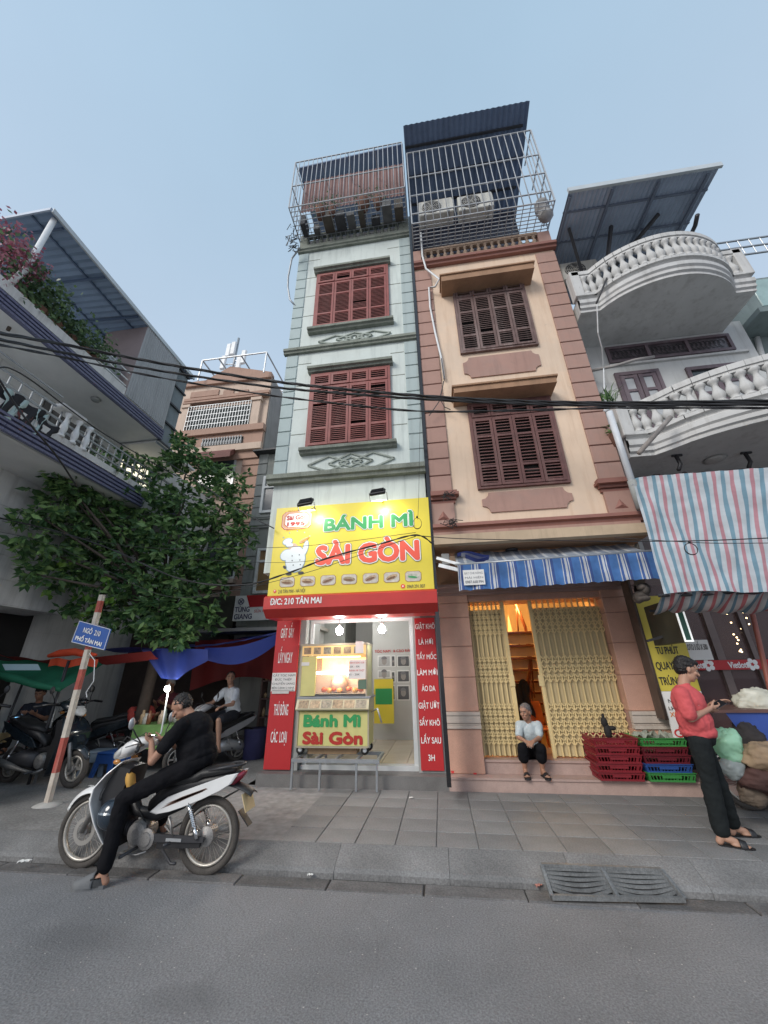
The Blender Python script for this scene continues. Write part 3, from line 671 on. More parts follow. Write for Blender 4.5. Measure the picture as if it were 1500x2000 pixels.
# barber stool, fan, clutter inside
def small_stool(name, label, p, s_, m, rz=0, group=None):
    t = thing(name, label, 'stool', p, rz, group)
    k = s_; P = root_of(t)
    mb = MB(); mb.bbox(-.13*k,.13*k,-.13*k,.13*k,.235*k,.26*k,.008); mb.xf(Matrix.Translation(P)); mb.build('seat', m, t)
    for (sx, sy) in ((-1,-1),(1,-1),(1,1),(-1,1)):
        mb = MB(); mb.prism([V((sx*.12*k,sy*.12*k,.236*k)),V((sx*.05*k,sy*.12*k,.236*k)),V((sx*.10*k,sy*.15*k,0)),V((sx*.155*k,sy*.15*k,0))], (0,-sy*.02*k,0)); mb.xf(Matrix.Translation(P)); mb.build('leg', m, t)
    mb = MB()
    for (ax, ay, bx, by) in ((-1,-1,1,-1),(1,-1,1,1),(1,1,-1,1),(-1,1,-1,-1)): mb.bar(P+V((ax*.125*k,ay*.125*k,.19*k)),P+V((bx*.125*k,by*.125*k,.19*k)),.015*k,.09*k)
    mb.build('apron', m, t); return t
small_stool('plastic_stool', 'beige plastic stool inside the shop by the door frame', PZ(797,1437,.355)+V((0,.1,0)), 1.4, mat('beige_plastic', (.42,.36,.25), .5, .1, 5))
fn = thing('electric_fan', 'floor fan with a round pale grille beside the cart', 'fan', PZ(752,1442,.355))
fc = PY(745,1398,root_of(fn).y); mb = MB(); mb.lathe(fc, [(.02,-.05),(.17,-.04),(.2,0),(.17,.05),(.02,.06)], 18, ax=(.3,-1,.2)); mb.build('grille', mat('fan_grille', (.52,.46,.40), .5, .2, 20, metal=.2), fn)
mb = MB(); b0 = root_of(fn); mb.tube([fc, b0+V((.05,0,.02))], .014, 6); mb.tube([fc+V((-.05,0,-.1)), b0+V((.22,-.1,.0))], .014, 6); mb.tube([fc+V((-.08,.1,-.15)), b0+V((-.15,.1,.0))], .014, 6); mb.tube([b0+V((-.15,.1,.0)), b0+V((.22,-.1,.0))], .012, 6); mb.build('stand', STEELG, fn)
ch = thing('barber_chair', 'dark barber chair standing at the back of the shop', 'chair', PZ(785,1428,.355))
b0 = root_of(ch); mb = MB(); mb.bbox(b0.x-.2,b0.x+.2,b0.y-.2,b0.y+.2,b0.z+.5,b0.z+.6,.02); mb.build('seat', SEATB, ch); mb = MB(); mb.bbox(b0.x-.18,b0.x+.18,b0.y+.1,b0.y+.2,b0.z+.6,b0.z+1.15,.03); mb.build('backrest', SEATB, ch)
for sx in (-1,1):
    for sy in (-1,1): MB().bar(b0+V((sx*.16,sy*.16,0)), b0+V((sx*.16,sy*.16,.5)), .03).build('leg', STEELD, ch)
# red side panels with lettering
def panel(name, label, px, Y, lines, tilt=None, group=None):
    x0, x1, z0, z1_ = rect(*px, Y); t = thing(name, label, 'sign', ((x0+x1)/2, Y, z0), 0, group)
    MB().bbox(x0,x1,Y-.02,Y,z0,z1_,.003).build('board', RED, t)
    for (s, pl_, prr) in lines:
        a, b = PY(*pl_, Y-.021), PY(*prr, Y-.021)          # baseline left, cap top right
        text(s, (a.x,Y-.021,a.z), (1,0,0), (0,0,1), b.x-a.x, b.z-a.z, WHITEV, t, bold=.018, thick=.002)
    return t
panel('sign_panel', 'tall red sign panel with white letters left of the shop door', ((541,1210),(588,1208),(568,1502),(517,1504)), YG,
      [('GIẶT  SẤY',(548,1246),(575,1225)),('LẤY NGAY',(543,1295),(572,1272)),('THÚ BÔNG',(534,1397),(564,1373)),('CÁC  LOẠI',(528,1450),(561,1427))])
panel('sign_panel', 'tall red sign panel listing white words right of the shop door', ((810,1207),(850,1207),(866,1505),(822,1505)), YG,
      [('GIẶT KHÔ',(811,1229),(849,1217)),('LÀ HƠI',(818,1259),(845,1247)),('TẨY MỐC',(814,1288),(852,1277)),('LÀM MỚI',(815,1319),(854,1307)),('ÁO DA',(824,1350),(850,1338)),
       ('GIẶT ƯỚT',(818,1384),(858,1371)),('SẤY KHÔ',(820,1417),(859,1405)),('LẤY SAU',(823,1452),(861,1439)),('3H',(837,1486),(849,1473))])
nz_ = rect((532,1314),(578,1314),(577,1350),(530,1350), YG-.025)
np_ = thing('paper_notice', 'white paper notice taped on the left red sign panel', 'notice', (nz_[0],YG-.025,nz_[2]))
MB().box(nz_[0],nz_[1],YG-.03,YG-.025,nz_[2],nz_[3]).build('sheet', PAPER, np_)
for i, s in enumerate(('CẮT TÓC NAM','ĐỨC THIỆP','CHUYỂN SANG','BÊN CẠNH 2 NHÀ')):
    zz = nz_[3]-.055-i*.062; text(s, (nz_[0]+.015+(.04 if i == 1 else 0),YG-.03,zz), (1,0,0), (0,0,1), (nz_[1]-nz_[0]-.03)*(.75 if i == 1 else 1), .032, BLACKI, np_, bold=0, thick=.002)
mb = MB(); mb.box(nz_[0]+.02,nz_[1]-.04,YG-.033,YG-.031,nz_[2]+.012,nz_[2]+.018); mb.prism([(nz_[1]-.04,YG-.033,nz_[2]+.004),(nz_[1]-.015,YG-.033,nz_[2]+.015),(nz_[1]-.04,YG-.033,nz_[2]+.026)],(0,.002,0)); mb.build('arrow', BLACKI, np_)
MB().box(nz_[0]+.02,nz_[1]-.1,YG-.034,YG-.03,nz_[2]-.035,nz_[2]-.002).build('tape', mat('clear_tape', (.6,.58,.55), .3, .1, 6), np_)

# ---------------- main sign
SY = 5.60
sx0, sx1, sz0, sz1 = rect((537,998),(837,966),(848,1155),(526,1160), SY)
ms = thing('shop_sign', 'large yellow banh mi shop sign with green and red lettering', 'sign', ((sx0+sx1)/2, SY, sz0))
MB().bbox(sx0,sx1,SY,SY+.14,sz0,sz1,.004).build('board', YELLOW, ms)
fz0 = PY(690,1200,SY-.0).z
mb = MB(); mb.prism([(sx0-.03,SY+.0,sz0-.002),(sx0-.03,SY-.04,sz0-.03),(sx0-.03,SY-.04,fz0+.12),(sx0-.03,SY+.10,fz0),(sx0-.03,SY+.5,fz0+.01),(sx0-.03,SY+.5,sz0-.002)], (sx1-sx0+.06,0,0)); mb.build('fascia', REDD, ms)
EX, EZ = (1,0,0), (0,0,1)
a, b_ = PY(527,1182,SY-.041), PY(628,1172,SY-.041); text('Đ/C: 210 TÂN MAI', (a.x,SY-.041,a.z), EX, EZ, b_.x-a.x, .105, WHITEV, ms, bold=.03)
WOUT = mat('white_outline', (.85,.85,.80), .4, 0); GOUT = mat('grey_outline', (.10,.12,.10), .5, 0)
def slab(s, pa, pb, col, capz, outl, serif=True, k=1.0):
    a, b = PY(*pa, SY-.002), PY(*pb, SY-.002); w_ = b.x-a.x; zz = a.z
    for (bo, th, m) in ((.105,.002,outl[1]),(.088,.005,outl[0]),(.050,.008,col)):
        text(s, (a.x,SY-.002,zz), EX, EZ, w_, capz, m, ms, bold=bo*k, thick=th, ref=s)
a_ = PY(636,1040,SY).z
slab('BÁNH MÌ', (634,1037), (806,1022), GREENI, .215, (WOUT,GOUT)); slab('SÀI GÒN', (618,1102), (818,1095), REDL, .31, (WOUT,GOUT))
# emblem top left
def ring(cx, cz, pts, m, y, nm='emblem'): 
    mb = MB(); mb.prism([(cx+p[0],y,cz+p[1]) for p in pts], (0,.002,0)); return mb.build(nm, m, ms)
def octo(w_, h_, c): return [(-w_+c,-h_),(w_-c,-h_),(w_,-h_+c),(w_,h_-c),(w_-c,h_),(-w_+c,h_),(-w_,h_-c),(-w_,-h_+c)]
e0, e1 = PY(551,1016,SY), PY(609,1016,SY); ecx, ecz, ew = (e0.x+e1.x)/2, (e0.z+e1.z)/2, (e1.x-e0.x)/2
PEACH = mat('peach_ink', (.75,.42,.22), .5, 0)
for k, (ww, m) in enumerate(((1,REDI),(.95,WOUT),(.93,PEACH),(.80,REDI),(.76,WOUT))): ring(ecx, ecz, octo(ew*ww, ew*.62*ww-(.0), ew*.22), m, SY-.003-.002*k)
text('Sài Gòn', (ecx-ew*.66,SY-.013,ecz+.005), EX, EZ, ew*1.32, .085, REDI, ms, bold=.03); text('1995', (ecx-ew*.6,SY-.013,ecz-.105), EX, EZ, ew*1.2, .075, REDI, ms, bold=.04)
for zz in (.168,-.19): text('BÁNH MÌ SÀI GÒN GIA TRUYỀN', (ecx-ew*.62,SY-.0075,ecz+zz), EX, EZ, ew*1.24, .02, REDI, ms, bold=0)
# printed chef figure (generic), flat shapes
_bc = [0]
def blobp(px, py, rx, ry, m, d, rot=0, nm='chef_print', n_=16):
    _bc[0] += 1; d += (_bc[0] % 12)*.00015
    c = PY(px, py, SY); s_ = (PY(px+1,py,SY)-c).x; mb = MB(); P = []
    for i in range(n_):
        t = 2*math.pi*i/n_; x, z = rx*math.cos(t), ry*math.sin(t); P.append((c.x+s_*(x*math.cos(rot)-z*math.sin(rot)), SY-d, c.z+s_*(x*math.sin(rot)+z*math.cos(rot))))
    mb.prism(P, (0,.0008,0)); return mb.build(nm, m, ms)
CHW = mat('chef_white_ink', (.72,.78,.80), .4, .05, 3); CHO = mat('chef_outline_ink', (.22,.36,.48), .5, 0); CHB = mat('dark_ink', (.04,.04,.05), .5, 0)
shapes = [(562,1058,9,6,.2),(566,1065,7,4,0),(577,1092,19,25,0),(560,1084,12,10,.5),(597,1070,4.5,14,-.15),(575,1109,15,8,0)]
for s_ in shapes: blobp(s_[0], s_[1], s_[2]+1.2, s_[3]+1.2, CHO, .004, s_[4])
for s_ in shapes: blobp(s_[0], s_[1], s_[2], s_[3], CHW, .006, s_[4])
blobp(572,1068,9,7,mat('face_ink', (.62,.45,.34), .5, 0),.0045)
blobp(594,1055,10,3.5,PEACH,.008,.5); blobp(597,1054,9,1.5,mat('crust_ink', (.7,.3,.05), .5, 0),.009,.5)
blobp(564,1121,6,2.8,CHB,.008); blobp(588,1119,6,2.8,CHB,.008); blobp(556,1108,4,2.5,CHB,.003,-.8)
for (x, y) in ((571,1086),(585,1084),(571,1095),(586,1094),(573,1104),(587,1103)): blobp(x, y, 1.2, 1.2, CHB, .009, n_=6)
for (x, y) in ((554,1050),(566,1041),(581,1037),(595,1040),(605,1047)): blobp(x, y, 1.4, 1.4, CHO, .004, n_=5)
# seven picture tiles
FOOD = [(.55,.40,.25),(.62,.42,.25),(.55,.40,.32),(.48,.36,.22),(.58,.40,.26),(.62,.42,.24),(.60,.62,.50)]
for i, x in enumerate((561,601,641,682,724,765,807)):
    y = 1137-i*1.9
    blobx = octo(.125,.082,.03); c = PY(x, y, SY)
    ring(c.x, c.z, blobx, mat('tile_border', (.35,.16,.06), .5, 0), SY-.003, 'picture_tile'); ring(c.x, c.z, octo(.117,.075,.028), mat('tile_white', (.60,.55,.48), .5, .25, 12), SY-.005, 'picture_tile')
    mc = mat('food_print_%s' % 'abcdefg'[i], tuple(q*.8 for q in FOOD[i]), .5, .5, 22)
    blobp(x, y, 12, 4.6, mc, .007, .35 if i in (2,4,5) else -.1, 'food_print'); blobp(x-1, y+1.5, 9, 2.0, mat('food_dark', (.20,.10,.05), .5, .4, 30) if i != 6 else GREENI, .0085, .35 if i in (2,4,5) else -.1, 'food_print')
a, b_ = PY(543,1159,SY-.002), PY(596,1149,SY-.002); text('210 TÂN MAI - HÀ NỘI', (a.x,SY-.002,a.z), EX, EZ, b_.x-a.x, .06, CHB, ms, bold=.01)
a, b_ = PY(795,1149,SY-.002), PY(830,1141,SY-.002); text('0969.291.007', (a.x,SY-.002,a.z), EX, EZ, b_.x-a.x, .055, CHB, ms, bold=.01)
blobp(787,1145,4.3,4.3,REDL,.004); blobp(787,1145,1.6,1.6,WOUT,.006,n_=8); blobp(537,1155,2.8,3.2,REDL,.004); blobp(537,1154,1.2,1.2,WOUT,.006,n_=8)
# floodlights on brackets above the sign
LAMPE = mat('lit_lamp_face', (1,.98,.9), .5, 0, emit=20, ecol=(1,.97,.85))
for (px, py, lab) in ((597,982,'black floodlight on a bracket over the left part of the sign'),(738,962,'black floodlight on a bracket over the right part of the sign')):
    c = PY(px, py, 5.22); f = thing('floodlight', lab, 'lamp', c, 0, 'floodlights over the yellow sign')
    aim = V((c.x+.05, SY, (sz0+sz1)/2+.30)); d = (aim-c).normalized(); xax = V((1,0,.06)).normalized(); n_ = d.cross(xax).normalized(); x2 = n_.cross(d)
    rot = Matrix((x2, n_, d)).transposed()
    mb = MB(); mb.bbox(-.125,.125,-.09,.09,-.03,.02,.01); mb.xf(Matrix.Translation(c) @ rot.to_4x4()); mb.build('housing', BLACKP, f)
    mb = MB()
    for q in range(7): mb.box(-.1,.1,-.07+q*.023,-.062+q*.023,-.05,-.03)
    mb.xf(Matrix.Translation(c) @ rot.to_4x4()); mb.build('cooling_fins', BLACKP, f)
    mb = MB(); mb.box(-.105,.105,-.07,.07,.0201,.0215); mb.xf(Matrix.Translation(c) @ rot.to_4x4()); mb.build('lamp_face', LAMPE, f)
    mb = MB(); mb.bar(c+V((-.14,0,.0)), c+V((-.14,.1,-.1)), .012); mb.bar(c+V((.14,0,.0)), c+V((.14,.1,-.1)), .012); mb.bar(c+V((-.14,.1,-.1)), c+V((.14,.1,-.1)), .012); mb.bar(c+V((0.0,.1,-.1)), V((c.x+.03,SY+.06,sz1+.01)), .02); mb.build('bracket', STEELG, f)
    light('flood_light', 'SPOT', c+d*.05, 12, (1,.97,.80), f, .06, aim=aim, spot=130)
# two bare bulbs under the fascia
BULB = mat('lit_bulb', (1,.99,.95), .5, 0, emit=60, ecol=(1,.99,.95))
for (px, py, lab) in ((663,1232,'left lit white bulb hanging in the shop doorway'),(746,1229,'right lit white bulb hanging in the shop doorway')):
    c = PY(px, py, 6.28); f = thing('light_bulb', lab, 'lamp', c, 0, 'bulbs over the shop door')
    MB().ell(c, (.06,.06,.065), 16, 10).build('globe', BULB, f); MB().lathe(c+V((0,0,.04)), [(.02,0),(.022,.05),(.012,.07)], 10).build('socket', STEELW, f)
    MB().tube([c+V((0,0,.1)), c+V((0,.02,.45))], .005, 5).build('cord', BLACKP, f)
    light('bulb_light', 'POINT', c+V((0,-.06,-.02)), 10, (1,.97,.90), f, .05)
light('room_light', 'POINT', (-1.9,7.7,2.8), 20, (1,.98,.95), gb, .2)
rl = thing('ceiling_light', 'lit tube on the ceiling of the bread shop', 'lamp', (-1.9,7.7,3.0)); MB().box(-2.4,-1.4,7.67,7.73,3.02,3.08).build('tube', mat('lit_tube', (1,1,1), .5, 0, emit=8), rl)
# ================================================================= PEACH HOUSE
ob = thing('shop_house', 'peach yellow four storey house with terracotta pilasters and folding gates', 'house', (1.55,6.3,.15))
OX0, OX1 = .03, 3.15
oz0 = PY(1030,1030,YU).z; oz3 = PY(950,505,YU).z
mb = MB(); mb.box(OX0,OX1,YU,YU+.3,oz0-.2,oz3+.02); mb.box(OX0+.3,OX1,YU+.3,17,3.4,oz3); mb.box(OX0,OX0+.3,YU+.3,17,3.4,oz3-.05); mb.build('wall', ORANGEW, ob)
PD, PD2 = PY(880,968,YU-.08), None
pz0 = PY(880,975,YU).z
# pilasters made of blocks
for (xa, xb) in ((OX0,OX0+.37),(OX1-.40,OX1)):
    a, b_ = pz0+.12, oz3-.12; n_ = 17; s_ = (b_-a)/n_
    me = MB().bbox(xa-.004,xb,YU-.035,YU+.01,0,s_-.02,.007).mesh('pilaster_block', TERRA, V((root_of(ob).x,root_of(ob).y,0)))
    for i in range(n_): inst(me, 'pilaster_block', (root_of(ob).x, root_of(ob).y, a+i*s_), ob)
    MB().box(xa-.002,xb-.002,YU-.012,YU+.01,a,b_).build('pilaster_joint', TERRAD, ob)
    # capital below and pedestal with a small pyramid
    e_ = .05
    mb = MB(); 
    for q, (dz, d, h) in enumerate(((0,.12,.05),(-.05,.16,.05),(-.10,.09,.06),(-.16,.05,.05))): mb.box(xa-(0 if xa < .1 else d*.6),xb+(d*.6 if xa < .1 else .0),YU-d,YU+.01,pz0+.07+dz,pz0+.07+dz+h-.002)
    mb.build('pilaster_base_moulding', TERRAD, ob)
    mb = MB(); mb.box(xa,xb,YU-.05,YU+.01,oz0+.1,pz0-.09); mb.build('pedestal', TERRA, ob)
    xc, zc = (xa+xb)/2, (oz0+.1+pz0-.09)/2-.03; mb = MB(); mb.add([(xc-.10,YU-.05,zc-.07),(xc+.10,YU-.05,zc-.07),(xc+.0,YU-.05,zc+.09),(xc,YU-.085,zc-.02)], [(0,1,3),(1,2,3),(2,0,3)]); mb.build('pyramid_ornament', TERRAD, ob)
# ledge over the ground floor: terracotta crown, dentils, cream slab
la = PY(950,1030,YU-.2).z
prof = [(YU+.0,oz0+.12),(YU-.14,oz0+.10),(YU-.16,oz0+.04),(YU-.11,oz0+.02),(YU-.10,oz0-.03),(YU+.0,oz0-.03)]
mb = MB(); mb.prism([(OX0,a,b) for a,b in prof], (OX1-OX0+.06,0,0)); mb.build('cornice', TERRAD, ob)
SZ0 = 3.43
mb = MB(); mb.box(OX0,OX1-.02,YU-.10,YU,SZ0+.15,oz0-.031); mb.build('frieze', TERRA, ob)
dm = MB().box(-.022,.022,YU-.14,YU-.10,oz0-.17,oz0-.09).mesh('dentil', TERRA)
for i in range(30): inst(dm, 'dentil', (OX0+.1+i*.1,0,0), ob)
mb = MB(); mb.box(OX0,OX1+.0,5.48,YG,SZ0,SZ0+.15); mb.build('canopy_slab', mat('cream_slab_edge', (.50,.38,.26), .8, .15, 2, streak=.35), ob)
mb = MB(); mb.box(OX0+.01,OX1-.01,5.62,YG-.01,SZ0-.012,SZ0-.001); mb.build('slab_soffit', TAN, ob)
MB().lathe((1.25,5.9,SZ0-.05), [(.09,0),(.10,.03),(.06,.038)], 14).build('soffit_light', STEELD, ob)
# plaques with notched corners under the windows
def plaque(px, Y=YU):
    x0, x1, z0, z1_ = rect(*px, Y); c = .12; P = []
    for (cx, cz, a0) in ((x0,z0,90),(x1,z0,180),(x1,z1_,270),(x0,z1_,0)):
        arc = [(cx+c*math.cos(R(a0-q)), cz+c*math.sin(R(a0-q))) for q in (0,30,60,90)]
        P += arc
    mb = MB(); mb.prism([(x,Y-.025,z) for x, z in P], (0,.03,0)); mb.build('plaque', TERRA, ob)
plaque(((903,702),(1048,685),(1060,722),(908,742))); plaque(((936,966),(1113,950),(1122,990),(948,1003)))
# hoods over windows
def hood(px, Y, d, h):
    a, b_ = PY(*px[0], Y-d), PY(*px[1], Y-d); mb = MB(); z = (a.z+b_.z)/2
    mb.prism([(a.x,Y-d,z),(a.x,Y-d,z+h),(a.x,Y+.01,z+h),(a.x,Y+.01,z-.0)], (b_.x-a.x,0,0)); mb.build('window_hood', TAN, ob)
    mb = MB(); mb.box(a.x-.03,b_.x+.03,Y-d-.03,Y+.01,z+h,z+h+.035); mb.build('hood_cap', TAN, ob)
hood(((887,768),(1088,745)), YU, .40, .12); hood(((862,545),(1045,527)), YU, .38, .16)
w3 = rect((884,562),(1022,545),(1050,676),(898,690), YU-.03); w4 = rect((915,790),(1075,775),(1113,943),(930,957), YU-.03)
shutter_window(ob, *w3, YU-.03, BROWNWOOD, lou=.05)
w_ = shutter_window(ob, w4[0],w4[1],w4[2],w4[3]-.0, YU-.03, mat('red_brown_wood', (.15,.065,.058), .6, .25, 6, .3, 50, streak=.6, scol=(.22,.14,.12)), lou=.06)
# top ledge and balustrade
ledge(OX0, OX1+.05, oz3-.05, .14, .14, TERRAD, ob)
balustrade(ob, [(OX0+.2,YU-.03),(OX1-.28,YU-.03)], oz3+.09, .46, mat('tan_baluster', (.36,.26,.19), .8, .2, 4, streak=.3), 17, .05)
mb = MB(); mb.box(OX1-.27,OX1,YU-.06,YU+.1,oz3+.09,oz3+.56); mb.build('parapet_post', TERRA, ob)
MB().box(OX0,OX0+.18,YU-.06,YU+.1,oz3+.09,oz3+.56).build('parapet_post', TERRA, ob)
MB().box(OX0,OX1,YU+.35,YU+.45,oz3+.02,oz3+.9).build('terrace_wall', mat('terrace_maroon', (.12,.045,.04), .8, .3, 3), ob)
# roof cage and steep sheet roof in the veiled blue
OC = 5.18
ca, cb = PY(805,437,OC), PY(1084,392,OC)
ocz0 = (ca.z+cb.z)/2; ocx0, ocx1 = OX0+.02, OX1+.03
ocz1 = PY(1037,250,OC).z-.1
cage(ob, ocx0, ocx1, OC, YU+.15, ocz0, ocz1, 19, 5, [ocz0+(ocz1-ocz0)*t for t in (.12,.36,.62)], r=.0115, top=False)
rA, rB = PY(790,238,4.8), PY(1037,203,4.8)
zt = (rA.z+rB.z)/2
mb = MB(); n_ = 46
mb.sheet(lambda u, v: (OX0-.02+(rB.x-OX0+.02)*u, 4.8+v*2.4, zt-v*.55+.018*(1 if int(round(u*n_)) % 2 else -1)), n_, 1, smooth=False)
mb.build('roof_sheet', VEILROOF, ob)
NAVY = mat('navy_sheet_wall', (.018,.024,.045), .6, .2, 2)
corr(ob, 'back_sheet', NAVY, OX0, OX1-.12, oz3+.1, zt-.5, 6.9, pitch=.14, amp=.015)
for q in range(4): MB().bar((OX0,5.2+q*.6,zt-.12-q*.137),(OX1-.1,5.2+q*.6,zt-.12-q*.137),.05).build('purlin', STEELD, ob)
# ---- air conditioners
def aircon(name, label, c, w_=.80, h=.55, d=.30, par=None, face=-1, rz=0):
    t = thing(name, label, 'air conditioner', c, rz, 'outdoor air conditioner units'); P = root_of(t)
    acm = mat('aircon_casing', (.58,.57,.52), .5, .12, 4, streak=.35, scol=(.3,.26,.2))
    MB().bbox(P.x-w_/2,P.x+w_/2,P.y-d/2,P.y+d/2,P.z,P.z+h,.015).build('casing', acm, t)
    mb = MB(); cx = P.x-w_*.13; mb.lathe((cx,P.y-d/2-.012,P.z+h/2), [(.01,0),(h*.40,.0),(h*.42,.014)], 22, ax=(0,1,0)); mb.build('fan_recess', mat('aircon_fan_dark', (.06,.06,.065), .7, .2, 10), t)
    mb = MB()
    for k in range(5): mb.tube([(cx+h*.08*(k+1)*math.cos(a),P.y-d/2-.02,P.z+h/2+h*.08*(k+1)*math.sin(a)) for a in [i*math.pi/10 for i in range(20)]], .004, 4, closed=True)
    for k in range(6): a = k*math.pi/3; mb.bar((cx,P.y-d/2-.02,P.z+h/2),(cx+h*.41*math.cos(a),P.y-d/2-.02,P.z+h/2+h*.41*math.sin(a)),.007)
    mb.build('fan_grille', acm, t); MB().box(P.x+w_*.36,P.x+w_*.5-.001,P.y-d/2-.006,P.y-d/2+.01,P.z+.08,P.z+h-.1).build('service_cover', acm, t)
    mb = MB(); mb.bar((P.x-w_*.35,P.y-d/2-.03,P.z-.02),(P.x-w_*.35,P.y+d/2+.15,P.z-.02),.035); mb.bar((P.x+w_*.35,P.y-d/2-.03,P.z-.02),(P.x+w_*.35,P.y+d/2+.15,P.z-.02),.035); mb.build('bracket', STEELG, t)
    return t
c = PY(853,430,OC+.25); aircon('air_conditioner', 'white air conditioner unit at the left inside the tall cage', c)
c = PY(930,420,OC+.25); aircon('air_conditioner', 'white air conditioner unit beside it, in the middle of the tall cage', c)
c = PY(1110,540,5.95); aircon('air_conditioner', 'grey air conditioner unit behind the white curved balcony', V((3.75,6.2,c.z+.05)))
bagp = PY(1062,420,5.5); mb = MB()
for q in range(5): mb.ell(bagp+V((rnd.uniform(-.05,.05),rnd.uniform(-.05,.05),.1*q-.1)), (.16,.14,.14), 10, 7)
tag(mb.build('sack', mat('grey_sack', (.30,.29,.28), .85, .25, 8, .5, 20)), 'grey sack standing in the right corner of the tall cage', 'sack')
# white cable and pipe down the facade
mb = MB(); P = [PY(822,455,5.6),PY(825,500,5.62),PY(832,525,5.6),PY(858,545,5.55),PY(850,560,5.6),PY(838,562,5.65),PY(840,600,5.68),PY(850,650,5.68),PY(862,700,5.69),PY(868,740,5.7)]
mb.tube(P, .022, 7); tag(mb.build('drain_hose', STEELW), 'white hose hanging down beside the left terracotta pilaster', 'hose')
mb = MB(); mb.tube([PY(868,735,5.6),PY(860,780,5.6),PY(868,795,5.6),PY(880,800,5.6)], .008, 5); mb.tube([PY(862,700,5.6),PY(868,740,5.55),PY(857,785,5.55),PY(838,812,5.6)], .009, 5); tag(mb.build('loose_wire', BLACKP), 'short loose black wires where the cables pass the pilaster', 'wire')
mb = MB(); mb.box(-.028,.028,YU-.06,YU+.25,.3,PY(806,450,YU).z+.5); tag(mb.build('downpipe', BLACKG), 'black downpipe box also standing for the dark gap between the green and peach houses', 'pipe')  # flat black box, a pipe that also paints in the darkness of the gap

# ---- ground floor: salmon stone piers, lintel, gates
gL0, gL1 = 0.02, .52; gR0, gR1 = 2.62, 3.13
GT = PY(1045,1172,YG+.12).z                      # gate head
step2 = .47
mb = MB(); mb.prism([(OX0-.03,6.2,0),(OX0-.03,6.2,.27),(OX0-.03,6.185,.275),(OX0-.03,6.185,.30),(OX0-.03,7.2,.30),(OX0-.03,7.2,0)], (3.25,0,0)); mb.build('doorstep', PINKSTEP, ob)
mb = MB(); mb.prism([(gL1+.002,6.44,.30),(gL1+.002,6.44,step2-.04),(gL1+.002,6.42,step2-.03),(gL1+.002,6.42,step2),(gL1+.002,7.3,step2),(gL1+.002,7.3,.30)], (gR0-gL1-.004,0,0)); mb.build('threshold_step', PINKSTEP, ob)
def pier(xa, xb):
    zs = [.30,.86,1.08,1.55,2.0,2.45,GT-.02,3.0]
    for i in range(len(zs)-1):
        if i == 1: continue
        MB().bbox(xa,xb,YG-(.03 if i == 0 else 0),YG+.5,zs[i]+.004,zs[i+1]-.004,.006).build('stone_block', SALMON, ob)
    MB().box(xa+.004,xb-.004,YG+.012,YG+.45,.31,3.0).build('pier_core', TERRA, ob)
    for z, h, d, m in ((.86,.045,.055,CREAMTRIM),(.905,.03,.03,CREAMTRIM),(.935,.10,.05,CREAMTRIM),(1.035,.045,.065,CREAMTRIM)): MB().box(xa-.005,xb+.005,YG-d,YG+.02,z+.001,z+h-.001).build('band_moulding', m, ob)
pier(gL0, gL1); pier(gR0, gR1)
MB().box(gL1,gR0,YG+.05,YG+.5,GT,3.0).build('lintel', SALMON, ob)
for z, h, d in ((GT+.1,.05,.02),(GT+.15,.08,.06),(GT+.23,.05,.10)): MB().box(OX0,OX1-.02,YG-d,YG+.04,z,z+h-.002).build('lintel_moulding', mat('dull_pink_moulding', (.33,.22,.19), .7, .15, 3), ob)
MB().box(OX0,OX1-.02,YG+.02,YG+.5,3.0,SZ0).build('upper_lintel', TAN, ob)
for (px, py) in ((884,1508),(928,1512)): 
    c = PY(px, py, YG-.035); mb = MB(); mb.prism([(c.x+.022*math.cos(a)*(1+.3*math.sin(3*a)),YG-.0315,c.z+.022*math.sin(a)*(1+.3*math.cos(2*a))) for a in [i*.6 for i in range(10)]], (0,-.001,0)); mb.build('paint_stain', REDI, ob)
